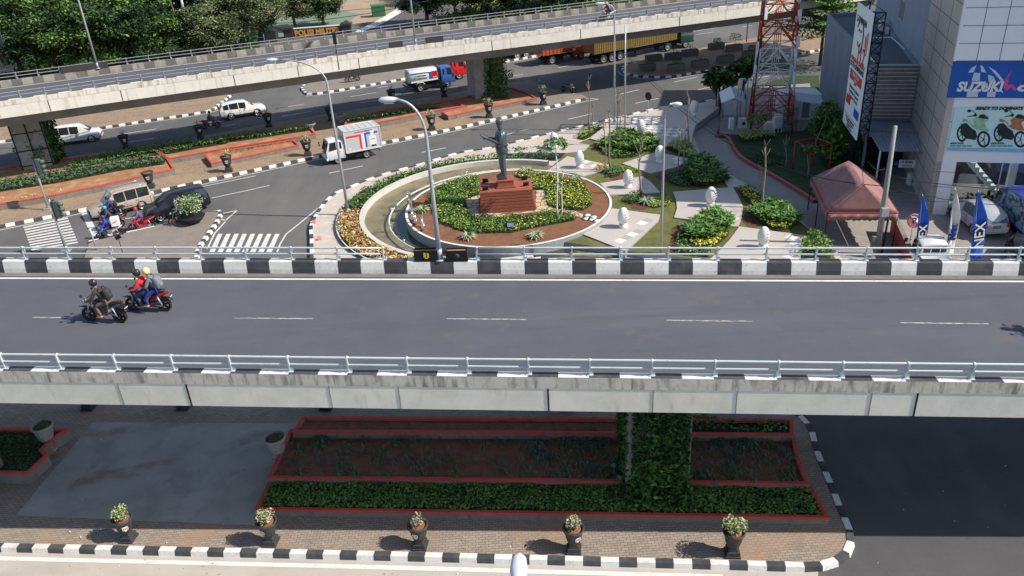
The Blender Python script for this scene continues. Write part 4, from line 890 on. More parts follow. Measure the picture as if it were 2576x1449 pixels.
def bike(label, body, accent=(.02, .02, .02), kind='scooter', rims=None, plate=True, group='motorbikes in traffic', front=None):
    rt = empty('motorbike', (0, 0, 0), 0, label, 'motorbike', group); r_ = .29; wb = .635; rims = rims or RIMB
    BM = mat('bike_%.2f_%.2f_%.2f' % body, body, .3, .1, var=.06, coat=.5); AM = mat('bike_%.2f_%.2f_%.2f' % accent, accent, .35, .1, var=.06, coat=.4); FM = mat('bike_%.2f_%.2f_%.2f' % (front or body), front or body, .3, .1, var=.06, coat=.5)
    wheel(rt, wb, 0, r_, .1, rims, 6 if kind == 'sport' else 5, .22); wheel(rt, -wb, 0, r_, .12, rims, 6 if kind == 'sport' else 5, .22)
    b = MB(); b.tube([(wb, .07, r_), (wb - .17, .07, .78)], .024, 8); b.tube([(wb, -.07, r_), (wb - .17, -.07, .78)], .024, 8); b.tube([(wb - .16, 0, .72), (wb - .22, 0, .98)], .03, 8); b.build('fork', STEEL, rt)
    b = MB(); b.tube([(wb - .3, .35, 1.0), (wb - .2, .2, 1.05), (wb - .19, 0, 1.02), (wb - .2, -.2, 1.05), (wb - .3, -.35, 1.0)], .014, 6)
    for s_ in (1, -1): b.tube([(wb - .31, .36 * s_, 1.0), (wb - .25, .27 * s_, 1.03)], .022, 6)
    b.build('handlebar', BLACK, rt)
    for s_ in (1, -1):
        b = MB(); b.tube([(wb - .22, .22 * s_, 1.05), (wb - .18, .3 * s_, 1.2)], .008, 5); b.lathe([(.005, -.01), (.055, -.008), (.06, .006), (.01, .02)], (wb - .18, .32 * s_, 1.23), 10, ax='X'); b.build('mirror', BLACK, rt)
    b = MB(); rings(b, [(wb + .3, .62, .03, .015), (wb + .12, .64, .07, .03), (wb - .1, .6, .07, .035), (wb - .3, .48, .05, .02)], 8); b.build('front_mudguard', FM, rt)
    if kind == 'sport':
        b = MB(); rings(b, [(.32, .8, .05, .06), (.26, .84, .13, .1), (.08, .86, .15, .12), (-.1, .8, .12, .09), (-.2, .76, .08, .05)]); b.build('tank', BM, rt)
        b = MB(); rings(b, [(-.12, .79, .1, .03), (-.4, .8, .13, .04), (-.75, .87, .1, .035), (-.85, .9, .05, .02)]); b.build('seat', BLACK, rt)
        b = MB(); rings(b, [(-.3, .7, .09, .06), (-.6, .78, .09, .06), (-.86, .86, .06, .04), (-.98, .89, .02, .015)]); b.build('tail_cowl', AM, rt)
        b = MB(); rings(b, [(wb - .1, .88, .08, .09), (wb - .02, .88, .1, .1), (wb + .06, .86, .07, .07)]); b.build('headlight', CHROME, rt)
        b = MB(); b.box((.08, 0, .48), (.36, .24, .3)); b.box((.22, 0, .62), (.16, .2, .14)); b.tube([(.3, 0, .78), (.26, 0, .35), (-.1, 0, .28), (-.3, 0, .42)], .028, 6); b.tube([(-.28, .09, .42), (-.63, .09, .3)], .028, 6); b.tube([(-.28, -.09, .42), (-.63, -.09, .3)], .028, 6); b.build('engine', ENG, rt)
    else:
        b = MB(); rings(b, [(wb - .42, .38, .14, .05), (wb - .36, .6, .19, .22), (wb - .24, .78, .2, .2), (wb - .1, .93, .13, .1), (wb - .02, .95, .05, .04)]); b.build('front_fairing', FM, rt)
        b = MB(); rings(b, [(wb - .06, .86, .08, .06), (wb + .0, .85, .06, .04)]); b.build('headlight', CHROME, rt)
        b = MB(); b.box((.02, 0, .31), (.5, .3, .1)); rings(b, [(-.12, .45, .12, .14), (-.3, .6, .15, .14), (-.6, .72, .14, .1), (-.86, .8, .08, .06), (-.98, .84, .03, .02)]); b.build('body', BM, rt)
        b = MB(); rings(b, [(.0, .76, .09, .03), (-.2, .8, .14, .045), (-.5, .84, .14, .045), (-.8, .9, .08, .03)]); b.build('seat', BLACK, rt)
        b = MB(); b.box((-.4, .0, .32), (.42, .2, .2)); b.tube([(-.2, .11, .3), (-.63, .12, .29)], .05, 8); b.build('engine', ENG, rt)
    b = MB(); b.tube([(-.1, -.14, .28), (-.5, -.16, .33), (-.85, -.17, .42)], [.02, .045, .05], 8); b.build('exhaust', ENG, rt)
    b = MB(); b.tube([(-.52, .13, .68), (-.63, .14, .32)], .025, 8); b.build('shock', STEEL, rt)
    b = MB(); rings(b, [(-.9, .82, .06, .035), (-1.0, .85, .05, .03)], 8); b.build('tail_lamp', REDLAMP, rt)
    b = MB(); rings(b, [(-.6, .62, .05, .015), (-.85, .6, .06, .015), (-1.02, .5, .05, .012)], 6); b.build('rear_mudguard', BLACK, rt)
    if plate: b = MB(); b.box((-1.0, 0, .66), (.012, .23, .1), ry=-.4); pl = b.build('plate', BLACK, rt); text('plate_number', 'H 2431', .07, (-1.011, 0, .657), (0, -1, 0), (.4, 0, 1), WHITE, pl, .002)
    return rt
def put(root, p, ang, s_=1.0): root.location = p; root.rotation_euler = (0, 0, ang); root.scale = (s_,) * 3; return root
def heading(a, b_): return math.atan2(b_.y - a.y, b_.x - a.x)
def backpack(label, m_, p, ang, s_=1.0, z=1.14, x=-.32):
    rt = empty('backpack', p, ang, label, 'backpack', None, s_); b = MB(); rings(b, [(x + .12, z, .12, .2), (x + .08, z, .15, .23), (x - .04, z - .02, .15, .22), (x - .09, z - .03, .11, .17)], 12, p=4.5); bd = b.build('bag', m_, rt)
    b = MB(); rings(b, [(x - .07, z - .09, .11, .1), (x - .13, z - .09, .09, .08)], 10, p=3); b.build('pocket', m_, rt)
    for s2 in (1, -1):
        b = MB(); b.tube([(x + .08, .12 * s2, z + .18), (x + .22, .13 * s2, z + .25), (x + .36, .13 * s2, z + .1), (x + .3, .14 * s2, z - .1)], .02, 6); b.build('strap', m_, rt)
    return rt
# --- riders on the foreground bridge
DZ = Vector((0, 0, 0))
def deckpt(px, py): return deckq(px, py)
a = deckpt(226, 806); c_ = deckpt(311, 812); mid = (a + c_) / 2; h1 = heading(c_, a)
put(bike('black naked motorbike ridden left on the foreground bridge, nearest the dashed line', (.02, .02, .022), (.018, .018, .02), 'sport', group='motorbikes on the foreground bridge'), mid, h1)
put(rider('rider in dark grey jacket and brown trousers on the black motorbike', jacket=(.045, .04, .038), trousers=(.17, .125, .085), shoe=(.5, .16, .08), helmet=(.02, .022, .03), hip_x=-.3, lean=.28, hand=(.36, .33, 1.0), knee=(.1, .17, .74), ankle=(-.02, .2, .36), toe=(.14, .21, .3)), mid, h1)
backpack('dark grey backpack worn by the rider in brown trousers', cmat('pack_dark', (.04, .038, .038)), mid, h1, 1, 1.2, -.42)
a = deckpt(338.5, 781); c_ = deckpt(418.5, 783); mid = (a + c_) / 2; h1 = heading(c_, a)
put(bike('red and black scooter carrying two people on the foreground bridge', (.25, .02, .025), (.02, .02, .02), 'scooter', group='motorbikes on the foreground bridge', front=(.03, .03, .035)), mid, h1)
put(rider('rider in red jacket and jeans steering the scooter with a passenger', jacket=(.62, .03, .035), trousers=(.05, .09, .17), shoe=(.3, .2, .15), helmet=(.03, .03, .035), hip_x=-.16, lean=.2, hand=(.4, .33, 1.03)), mid, h1)
pas = put(rider('passenger in grey hooded jacket and pale yellow helmet behind the red jacket', seat_z=.86, hip_x=-.5, lean=.14, hand=(-.12, .17, 1.1), knee=(-.12, .22, .72), ankle=(-.12, .24, .38), toe=(.02, .25, .34), jacket=(.16, .17, .2), trousers=(.03, .05, .25), shoe=(.35, .22, .17), helmet=(.72, .75, .3)), mid, h1)
backpack('grey bag on the back of the scooter passenger in the pale yellow helmet', cmat('pack_grey', (.18, .19, .21)), mid, h1, 1.1, 1.13, -.58)
p_ = vp(27.8 - 0, -.52, 3.2)  # bike outside the frame on the right, only its shadow is seen
p_ = deckpt(2672, 838)
put(bike('black motorbike just beyond the right edge on the foreground bridge', (.03, .03, .03), kind='sport', group='motorbikes on the foreground bridge'), p_, h1); put(rider('rider just beyond the right edge on the foreground bridge', jacket=(.05, .05, .06), hip_x=-.3, lean=.28, hand=(.36, .33, 1.0), knee=(.1, .17, .74)), p_, h1)
# --- cars
def carbody(rt, st, paint, wins, ws_, rw=None, roofpart=None, wheels=None, rimm=ALLOY, r_=.32, trim=True, lowdark=True, name='body', sunroof=False, plate='H 8342', htrack=.0, glassm=None):
    """st: stations (x, halfwidth, z bottom, z belt, z roof, roof halfwidth)"""
    b = MB(); RP = []
    for x, w_, z0, zb_, zr, wr in st:
        half = [(0, z0), (w_ * .82, z0), (w_ * .97, z0 + .1), (w_, z0 + (zb_ - z0) * .45), (w_ * .985, zb_ - .06), (w_ * .955, zb_), (wr, zr - .05), (wr * .84, zr), (0, zr + .025)]
        if zr - zb_ < .06: half[6] = (w_ * .9, zb_ + .01); half[7] = (w_ * .75, zb_ + .025); half[8] = (0, zb_ + .04)
        ring_ = [(x, y, z) for y, z in half] + [(x, -y, z) for y, z in half[1:-1]][::-1]; RP.append([Vector(p) for p in ring_])
    n = len(RP[0]); vv = [p for r2 in RP for p in r2]
    fs = [(i * n + k, (i + 1) * n + k, (i + 1) * n + (k + 1) % n, i * n + (k + 1) % n) for i in range(len(RP) - 1) for k in range(n)]
    fs += [tuple(range(n)), tuple((len(RP) - 1) * n + k for k in range(n - 1, -1, -1))]
    b.add(vv, fs, 0, True); bo = b.build(name, paint, rt); bo.modifiers.new('e', 'EDGE_SPLIT').split_angle = R(38)
    # side windows
    def panel(nm, q, ins, of, mt, par):
        c = sum(q, Vector()) / 4; nn = (q[1] - q[0]).cross(q[3] - q[0]).normalized()
        if nn.dot(c - Vector((c.x * .6, 0, .7))) < 0: nn = -nn
        qq = [p + (c - p).normalized() * min(ins, (c - p).length * .45) + nn * of for p in q]; bb = MB(); bb.add(qq, [(0, 1, 2, 3)]); o = bb.build(nm, mt, par); s2 = o.modifiers.new('s', 'SOLIDIFY'); s2.thickness = .012; return o
    GM = glassm or GLASS
    for i0, i1 in wins:
        for k5, k6 in ((5, 6), (n - 5, n - 6)):
            # allow several stations: interpolate as quads
            panel('side_window', [RP[i0][k5], RP[i1][k5], RP[i1][k6], RP[i0][k6]], .05, .012, GM, bo)
    for nm, (i0, i1) in ws_.items():
        A, B = RP[i0], RP[i1]; lo, hi = (A, B)
        panel(nm, [lo[6], lo[n - 6], hi[n - 6], hi[6]], .07, .02, GM, bo)
    for x in wheels:
        for s_ in (1, -1):
            wt = max(s3[1] for s3 in st) - .1; wheel(rt, x, s_ * wt, r_, .2, rimm, 5, .3)
            b = MB(); w_ = max(s3[1] for s3 in st) * .985 + .004
            vv = []
            for rr in (r_ * 1.0, r_ * 1.17):
                for k in range(13): a_ = math.pi * k / 12 - .12 * 0; vv.append((x + rr * math.cos(a_), s_ * w_, r_ + rr * math.sin(a_)))
            b.add(vv, [(k, k + 1, 13 + k + 1, 13 + k) for k in range(12)]); o = b.build('wheel_arch', BLACK, bo); sd_ = o.modifiers.new('s', 'SOLIDIFY'); sd_.thickness = .03; sd_.offset = 0
    x0, x1 = st[0], st[-1]
    for s_ in (1, -1):
        b = MB(); b.box((x1[0] - .06, s_ * x1[1] * .78, x1[3] - .1), (.16, x1[1] * .36, .13), rz=-s_ * .25); bevel(b.build('headlight', CHROME, bo), .02)
        b = MB(); b.box((x0[0] + .03, s_ * x0[1] * .86, x0[3] - .08), (.12, x0[1] * .2, .3)); bevel(b.build('tail_lamp', REDLAMP, bo), .02)
        wi = wins[-1][1]; p = RP[wi][5] if s_ > 0 else RP[wi][n - 5]
        b = MB(); b.box((p.x - .1, p.y + s_ * .1, p.z + .06), (.09, .2, .13)); bevel(b.build('mirror', paint, bo), .02)
        for i0, i1 in wins[:-1] + wins[-1:]:
            q = RP[i0][3 if s_ > 0 else n - 3]; b = MB(); b.box((RP[i0][5].x + .02, q.y * 1.002, (q.z + RP[i0][5].z) / 2 - .12), (.012, .02, .55)); b.build('door_gap', BLACK, bo)
            b = MB(); b.box((RP[i0][5].x + .14, s_ * (abs(RP[i0][4].y) + .012), RP[i0][5].z - .12), (.15, .02, .025)); b.build('door_handle', CHROME if trim else paint, bo)
    b = MB(); b.box((x1[0] + .005, 0, x1[2] + .32), (.04, x1[1] * .95, .13)); b.build('grille', BLACK, bo)
    b = MB(); b.box((x1[0] + .01, 0, x1[2] + .13), (.06, x1[1] * 1.7, .1)); b.box((x0[0] - .01, 0, x0[2] + .12), (.06, x0[1] * 1.7, .1)); 
    for s_ in (1, -1): b.box(((x0[0] + x1[0]) / 2, s_ * max(q[1] for q in st) * .97, x1[2] + .05), (wheels[-1] - wheels[0] - .75, .05, .1))
    b.build('sill', BLACK if lowdark else paint, bo)
    b = MB(); b.box((x0[0] - .03, 0, x0[3] - .2), (.02, .42, .13)); pl = b.build('plate', BLACK, bo); text('plate_number', plate, .11, (x0[0] - .042, 0, x0[3] - .2), (0, -1, 0), (0, 0, 1), WHITE, pl, .003)
    b = MB(); b.box((x1[0] + .035, 0, x1[2] + .22), (.02, .42, .12)); pl = b.build('plate', BLACK, bo); text('plate_number', plate, .1, (x1[0] + .047, 0, x1[2] + .22), (0, 1, 0), (0, 0, 1), WHITE, pl, .003)
    return bo, RP
def vehplace(rt, pr, pf, xr, xf, half, left=True):
    """near-side rear and front wheel contact pixels; xr, xf their x in the model"""
    a, c = G(*pr), G(*pf); ang = heading(a, c); t = Vector((math.cos(ang), math.sin(ang), 0)); n_ = Vector((-t.y, t.x, 0)) * (-1 if left else 1)
    mid = (a + c) / 2 + n_ * half - t * (xr + xf) / 2; rt.location = mid; rt.rotation_euler = (0, 0, ang)
    print('veh', rt.get('label', '')[:24], 'wheelbase seen %.2f model %.2f' % ((a - c).length, xf - xr)); return rt
def paint(name, c, rough=.28): return mat(name, c, rough, .15, var=.03, scale=2, coat=.8)
SILVER = paint('paint_champagne', (.46, .39, .32)); NAVY = paint('paint_black_blue', (.012, .014, .022)); PWHITE = paint('paint_white', (.78, .78, .78)); PSILV = paint('paint_silver', (.5, .52, .56)); 
MPV = [(-2.27, .78, .32, .95, .98, .62), (-2.1, .84, .25, .97, 1.72, .68), (-1.2, .85, .24, .96, 1.78, .7), (-.35, .85, .24, .95, 1.79, .7), (.45, .85, .24, .94, 1.74, .69), (1.15, .85, .25, .96, .98, .7), (1.95, .82, .27, .86, .87, .65), (2.22, .7, .32, .74, .76, .6)]
car1 = empty('car', (0, 0, 0), 0, 'champagne gold family wagon with roof rails waiting beside the kerb', 'car', 'cars in traffic')
bo, _ = carbody(car1, MPV, SILVER, [(1, 2), (2, 3), (3, 4)], {'windscreen': (5, 4), 'rear_window': (0, 1)}, wheels=[-1.32, 1.33], plate='H 7215'); vehplace(car1, (361.7, 526), (266, 552), -1.32, 1.33, .8)
b = MB(); 
for s_ in (1, -1): b.tube([(-1.9, s_ * .6, 1.79), (-1.6, s_ * .6, 1.84), (.1, s_ * .6, 1.86), (.4, s_ * .6, 1.79)], .02, 6)
b.build('roof_rail', CHROME, bo); b = MB(); b.box((.25, -.86, .58), (1.9, .02, .05)); b.box((.25, .86, .58), (1.9, .02, .05)); b.build('side_moulding', CHROME, bo)
MP2 = [(-2.32, .78, .35, 1.0, 1.03, .6), (-2.1, .86, .26, 1.02, 1.68, .66), (-1.3, .88, .24, .99, 1.75, .68), (-.4, .88, .24, .96, 1.76, .69), (.45, .88, .24, .93, 1.7, .67), (1.42, .88, .25, 1.0, 1.02, .72), (2.05, .84, .27, .9, .92, .66), (2.28, .7, .33, .7, .72, .6)]
car2 = empty('car', (0, 0, 0), 0, 'black family van in traffic behind the flower bowl', 'car', 'cars in traffic')
carbody(car2, MP2, NAVY, [(1, 2), (2, 3), (3, 4)], {'windscreen': (5, 4), 'rear_window': (0, 1)}, wheels=[-1.36, 1.39], plate='H 9043'); vehplace(car2, (501, 533), (409, 557), -1.36, 1.39, .83)
car3 = empty('car', (0, 0, 0), 0, 'white family van driving right beside the flyover pier at the left', 'car', 'cars in traffic')
carbody(car3, MP2, PWHITE, [(1, 2), (2, 3), (3, 4)], {'windscreen': (5, 4), 'rear_window': (0, 1)}, wheels=[-1.36, 1.39], lowdark=False, plate='H 8851'); vehplace(car3, (156.4, 367), (232.6, 357), -1.36, 1.39, .83, left=False)
SUV = [(-2.27, .74, .42, 1.05, 1.07, .55), (-1.95, .87, .3, 1.05, 1.56, .62), (-1.35, .9, .28, 1.03, 1.66, .64), (-.4, .9, .28, .99, 1.69, .66), (.35, .9, .28, .96, 1.62, .65), (1.15, .9, .29, 1.0, 1.02, .72), (1.95, .86, .32, .92, .94, .68), (2.25, .72, .38, .76, .78, .6)]
car4 = empty('car', (0, 0, 0), 0, 'white rounded suv driving right on the road under the flyover', 'car', 'cars in traffic')
carbody(car4, SUV, PWHITE, [(1, 2), (2, 3), (3, 4)], {'windscreen': (5, 4), 'rear_window': (0, 1)}, wheels=[-1.3, 1.32], r_=.35, plate='H 1764'); vehplace(car4, (583.7, 302), (649, 291), -1.3, 1.32, .84, left=False)
# parked silver car in front of the showroom
car5 = empty('car', (0, 0, 0), 0, 'silver hatchback seen from behind, parked in front of the showroom', 'car', 'cars parked at the showroom')
carbody(car5, SUV, PSILV, [(1, 2), (2, 3), (3, 4)], {'windscreen': (5, 4), 'rear_window': (0, 1)}, wheels=[-1.3, 1.32], lowdark=False, plate='H 7904', glassm=mat('glass_teal', (.1, .16, .17), .1, var=.2, spec=.8))
ra = G(2500, 604); fa = G(2440, 556); put(car5, (ra + (fa - ra).normalized() * 2.25), heading(ra, fa))
car6 = copy_tree(car2); car6['label'] = 'black car mostly hidden behind the railing in the bottom right of the car park'; car6['group'] = 'cars parked at the showroom'; put(car6, G(2570, 668), R(60))
# --- trucks
def ckcab(rt, paintm, x0, L, w_, z0, h, wind=True, name='cab'):
    st = [(x0, w_, z0, z0 + h * .5, z0 + h * .93, w_ * .9), (x0 + L * .4, w_, z0, z0 + h * .48, z0 + h, w_ * .9), (x0 + L * .8, w_, z0, z0 + h * .46, z0 + h * .98, w_ * .88), (x0 + L, w_ * .97, z0, z0 + h * .42, z0 + h * .46, w_ * .85)]
    return st
def truck(rt, paintm, x_front, L, w_, z0, h, wheels, r_, rimm=STEEL, bedx=None, dual=True):
    st = ckcab(rt, paintm, x_front - L, L, w_, z0, h)
    b = MB(); RP = []
    for x, hw, zz, zb_, zr, wr in st:
        half = [(0, zz), (hw * .95, zz), (hw, zz + .1), (hw, zz + (zb_ - zz) * .6), (hw, zb_ - .04), (hw * .985, zb_), (wr, zr - .06), (wr * .86, zr), (0, zr + .03)]
        RP.append([Vector((x, y, z)) for y, z in half] + [Vector((x, -y, z)) for y, z in half[1:-1]][::-1])
    n = len(RP[0]); b.add([p for q in RP for p in q], [(i * n + k, (i + 1) * n + k, (i + 1) * n + (k + 1) % n, i * n + (k + 1) % n) for i in range(3) for k in range(n)] + [tuple(range(n)), tuple(3 * n + k for k in range(n - 1, -1, -1))], 0, True)
    cab = b.build('cab', paintm, rt); cab.modifiers.new('e', 'EDGE_SPLIT').split_angle = R(35)
    def panel(nm, q, ins, of):
        c = sum(q, Vector()) / 4; nn = (q[1] - q[0]).cross(q[3] - q[0]).normalized()
        if nn.dot(c - Vector((x_front - L * .6, 0, z0 + h * .5))) < 0: nn = -nn
        bb = MB(); bb.add([p + (c - p).normalized() * ins + nn * of for p in q], [(0, 1, 2, 3)]); o = bb.build(nm, GLASS, cab); o.modifiers.new('s', 'SOLIDIFY').thickness = .012
    panel('windscreen', [RP[3][5], RP[3][n - 5], RP[2][n - 6], RP[2][6]], .1, .03)
    for k5, k6 in ((5, 6), (n - 5, n - 6)): panel('side_window', [RP[1][k5], RP[2][k5] * .6 + RP[3][k5] * .4, RP[2][k6], RP[1][k6]], .09, .015)
    for k5, k6 in ((5, 6), (n - 5, n - 6)): panel('quarter_window', [RP[0][k5] * .7 + RP[1][k5] * .3, RP[0][k5] * .35 + RP[1][k5] * .65, RP[0][k6] * .35 + RP[1][k6] * .65, RP[0][k6] * .7 + RP[1][k6] * .3], .08, .015)
    b = MB(); b.box((x_front + .02, 0, z0 + .1), (.14, w_ * 2.02, .2)); bevel(b.build('bumper', paintm, cab), .02)
    b = MB(); b.box((x_front - .02, 0, z0 + h * .33), (.05, w_ * 1.3, .16)); b.build('grille', DARK, cab)
    for s_ in (1, -1):
        b = MB(); b.box((x_front - .0, s_ * w_ * .78, z0 + .32), (.06, .3, .16)); b.build('headlight', CHROME, cab)
        b = MB(); b.tube([(x_front - .1, s_ * w_, z0 + h * .75), (x_front + .12, s_ * (w_ + .2), z0 + h * .72)], .015, 5); b.box((x_front + .12, s_ * (w_ + .2), z0 + h * .62), (.06, .16, .34)); b.build('mirror', BLACK, cab)
        b = MB(); b.box((x_front - L * .93, s_ * (w_ + .003), z0 + h * .3), (.015, .012, h * .5)); b.build('door_gap', BLACK, cab)
    b = MB()
    for s_ in (1, -1): b.box(((bedx[0] + x_front) / 2 - .3, s_ * .36, r_ + .22), (x_front - bedx[0] - .9, .09, .2))
    b.box((wheels[0], 0, r_), (.2, w_ * 1.6, .16)); b.box(((bedx[0] + bedx[1]) / 2 + .3, w_ * .72, r_ + .05), (.9, .3, .35)); b.box(((bedx[0] + bedx[1]) / 2 + .3, -w_ * .72, r_ + .05), (.9, .3, .35)); b.tube([(bedx[0] + .1, -w_ * .9, r_ + .1), (bedx[0] + .1, w_ * .9, r_ + .1)], .05, 6)
    b.build('chassis', DARK, rt)
    for i, x in enumerate(wheels):
        for s_ in (1, -1): wheel(rt, x, s_ * (w_ - .13), r_, .24, rimm, 8, .36)
    return cab
RIMG = mat('rim_grey', (.3, .3, .3), .6, .3)
tr = empty('box_truck', (0, 0, 0), 0, 'white cab delivery truck with grey box body painted with red and blue lines', 'truck', 'trucks')
cab = truck(tr, PWHITE, 2.2, 1.55, .86, .42, 1.62, [-1.2, 1.3], .38, RIMG, (-2.5, .55)); cab
BOXM = mat('box_grey', (.55, .56, .56), .45, .2, var=.04, scale=1.5)
b = MB(); x0, x1, w_, z0, z1 = -2.55, .55, .92, .82, 2.65
b.box(((x0 + x1) / 2, 0, (z0 + z1) / 2), (x1 - x0, 2 * w_, z1 - z0)); bx = b.build('cargo_box', BOXM, tr)
b = MB()
for sx in (x0, x1):
    for sy in (1, -1): b.box((sx, sy * w_, (z0 + z1) / 2), (.07, .07, z1 - z0 + .02))
for sy in (1, -1): b.box(((x0 + x1) / 2, sy * w_, z1), (x1 - x0, .07, .07)); b.box(((x0 + x1) / 2, sy * w_, z0), (x1 - x0, .07, .09))
for sx in (x0, x1): b.box((sx, 0, z1), (.07, 2 * w_, .07))
b.build('frame', mat('box_trim', (.68, .69, .69), .4, .2), bx)
b = MB()
for k in range(1, 6): b.box((x0 + (x1 - x0) * k / 6, 0, z1 + .006), (.03, 2 * w_ - .08, .02))
b.build('roof_seam', RIMG, bx)
BR = mat('sticker_red', (.75, .03, .03), .5, var=.04); BB = mat('sticker_blue', (.03, .08, .5), .5, var=.04); INK = mat('ink_dark', (.03, .03, .04), .6)
for sgn in (1, -1):  # left side panel faces the camera
    y = sgn * (w_ + .004); L_ = lambda u: x1 - u if sgn > 0 else x0 + u
    b = MB()
    b.box((L_(.7), y, 2.12), (1.15, .008, .17)); b.box((L_(1.35), y, 1.58), (.17, .009, 1.25)); b.build('red_line', BR, bx)
    b = MB(); b.box((L_(1.8), y, 1.62), (.16, .008, 1.25)); b.box((L_(2.3), y, 2.17), (1.15, .009, .16)); b.build('blue_line', BB, bx)
    b = MB(); b.box((L_(1.58), y - .001 * sgn, 1.58), (.27, .008, 1.25)); b.box((L_(.35), y, 1.1), (.2, .008, .18)); b.build('white_patch', WHITE, bx)
    b = MB(); b.box((L_(2.4), y + .003 * sgn, 1.5), (.62, .008, .8)); b.box((L_(2.4), y + .003 * sgn, 2.02), (.3, .008, .3)); b.box((L_(2.4), y + .003 * sgn, 2.3), (.34, .008, .22)); bevel(b.build('courier_picture', WHITE, bx), .08)
    b = MB(); b.box((L_(2.45), y + .006 * sgn, 1.06), (.42, .008, .14)); b.box((L_(2.4), y + .008 * sgn, 1.62), (.4, .004, .04)); b.build('picture_detail', INK, bx)
    rr = (-1, 0, 0) if sgn > 0 else (1, 0, 0)
    text('lettering', 'Distributing', .17, (L_(1.3), y + .004 * sgn, 2.42), rr, (0, 0, 1), BR, bx, .003); text('lettering', 'Happiness', .17, (L_(2.1), y + .004 * sgn, 2.42), rr, (0, 0, 1), INK, bx, .003)
    b = MB(); b.box((1.15 if 1 else 0, sgn * .868, 1.1), (.34, .008, .07), ry=-.5 * 1); b.build('cab_sticker', BR, cab)
vehplace(tr, (924, 398), (853.5, 412), -1.2, 1.3, .8)
tk = empty('tanker_truck', (0, 0, 0), 0, 'blue cab fuel tanker with white, blue and red tank under the flyover', 'truck', 'trucks')
PBLUE = paint('paint_blue', (.05, .13, .42)); PRED = paint('paint_red', (.7, .02, .025))
cab = truck(tk, PBLUE, 2.7, 1.55, .98, .5, 1.75, [-1.35, 1.75], .42, RIMG, (-2.6, .75))
b = MB(); rings(b, [(-2.45, 1.62, .98, .68), (-2.4, 1.62, 1.04, .73), (.7, 1.62, 1.04, .73), (.75, 1.62, .98, .68)], 28, p=3); tank = b.build('tank', PWHITE, tk)
for sgn in (-1, 1):
    y = sgn * 1.046; f_ = 1 if sgn < 0 else -1; L_ = lambda u: (-2.4 + u) if sgn < 0 else (.7 - u); rr = (1, 0, 0) if sgn < 0 else (-1, 0, 0)
    b = MB(); b.box((L_(1.55), y * .985, 2.02), (3.1, .03, .12), rx=-sgn * .12); b.box((L_(2.3), y, 1.62), (.35, .012, .7)); b.build('blue_band', PBLUE, tank)
    b = MB(); b.box((L_(2.78), y, 1.65), (.65, .016, .64)); b.build('red_panel', PRED, tank); b = MB(); b.box((L_(2.78), y + .01 * sgn, 1.42), (.45, .008, .05)); b.box((L_(1.55), y, 1.16), (3.1, .03, .16)); b.build('white_line', WHITE, tank)
    text('lettering', 'PERTAMINA', .19, (L_(1.3), y + .012 * sgn, 1.72), rr, (0, 0, 1), INK, tank, .004); text('lettering', 'PATRA NIAGA', .17, (L_(1.35), y + .012 * sgn, 1.45), rr, (0, 0, 1), INK, tank, .004)
    b = MB(); b.box((L_(.45), y, 1.5), (.09, .016, .34), ry=.4 * f_); b.build('emblem', BB, tank); b = MB(); b.box((L_(.62), y, 1.78), (.14, .016, .1), ry=.4 * f_); b.build('emblem', BR, tank); b = MB(); b.box((L_(.7), y, 1.52), (.12, .016, .14), ry=.4 * f_); b.build('emblem', mat('sticker_green', (.1, .45, .08), .5), tank)
    b = MB(); b.tube([(-1.85, sgn * .98, .75), (-1.65, sgn * 1.0, 1.0), (-1.05, sgn * 1.0, 1.0), (-.85, sgn * .98, .75)], .05, 6); b.build('mudguard', WHITE, tk)
b = MB()
for k in range(5): b.box((-2.55, 0, .8 + k * .3), (.04, .45, .04))
b.box((-2.55, .22, 1.4), (.04, .04, 1.4)); b.box((-2.55, -.22, 1.4), (.04, .04, 1.4)); b.box((-2.75, 0, .6), (.1, 1.8, .15)); b.build('rear_ladder', DARK, tk)
b = MB(); b.box((.98, 0, 1.5), (.3, 1.7, 1.5)); b.build('pump_cabinet', DARK, tk)
vehplace(tk, (1056, 231), (1128, 219), -1.35, 1.75, .85, left=False)
tkh = tk.rotation_euler.z; tdir = Vector((math.cos(tkh), math.sin(tkh), 0))
rd = empty('red_truck', (0, 0, 0), 0, 'bright red truck cab just ahead of the blue tanker, half hidden by the pier', 'truck', 'trucks')
truck(rd, PRED, 2.7, 1.7, 1.0, .5, 1.9, [-1.35, 1.75], .45, RIMG, (-2.6, .75)); b = MB(); b.box((-.95, 0, 1.3), (3.3, 2.0, .9)); b.build('cargo_bed', PRED, rd); put(rd, tk.location + tdir * 1.25 + Vector((.1, 2.9, 0)), tkh)
# container lorry
ct = empty('container_lorry', (0, 0, 0), 0, 'long yellow container lorry with dark green cab in the shade of the flyover', 'truck', 'trucks')
YEL = mat('container_yellow_shaded', (.21, .14, .04), .6, var=.1, scale=2); GRN = paint('paint_dark_green', (.015, .05, .045))  # yellow darkened so the container looks shaded; the shade is in the colour
b = MB(); b.box((-1.5, 0, 2.55), (12.1, 2.4, 2.55))
for k in range(46):
    for s_ in (1, -1): b.box((-7.35 + k * .26, s_ * 1.215, 2.55), (.13, .05, 2.35))
cn = b.build('container', YEL, ct); b = MB(); b.box((-7.58, 0, 2.55), (.06, 2.44, 2.6)); b.build('container_door', mat('container_rust', (.3, .1, .04), .8, var=.2), cn)
text('lettering', 'MSC', 1.15, (-1.6, -1.245, 2.75), (1, 0, 0), (0, 0, 1), INK, cn, .03); text('lettering', 'MSC', 1.15, (-1.6, 1.245, 2.75), (-1, 0, 0), (0, 0, 1), INK, cn, .03)
truck(ct, GRN, 7.2, 2.0, 1.2, .6, 2.4, [-6.3, -5.1, -3.9, 3.2, 6.0], .5, RIMG, (-7.5, 4.8))
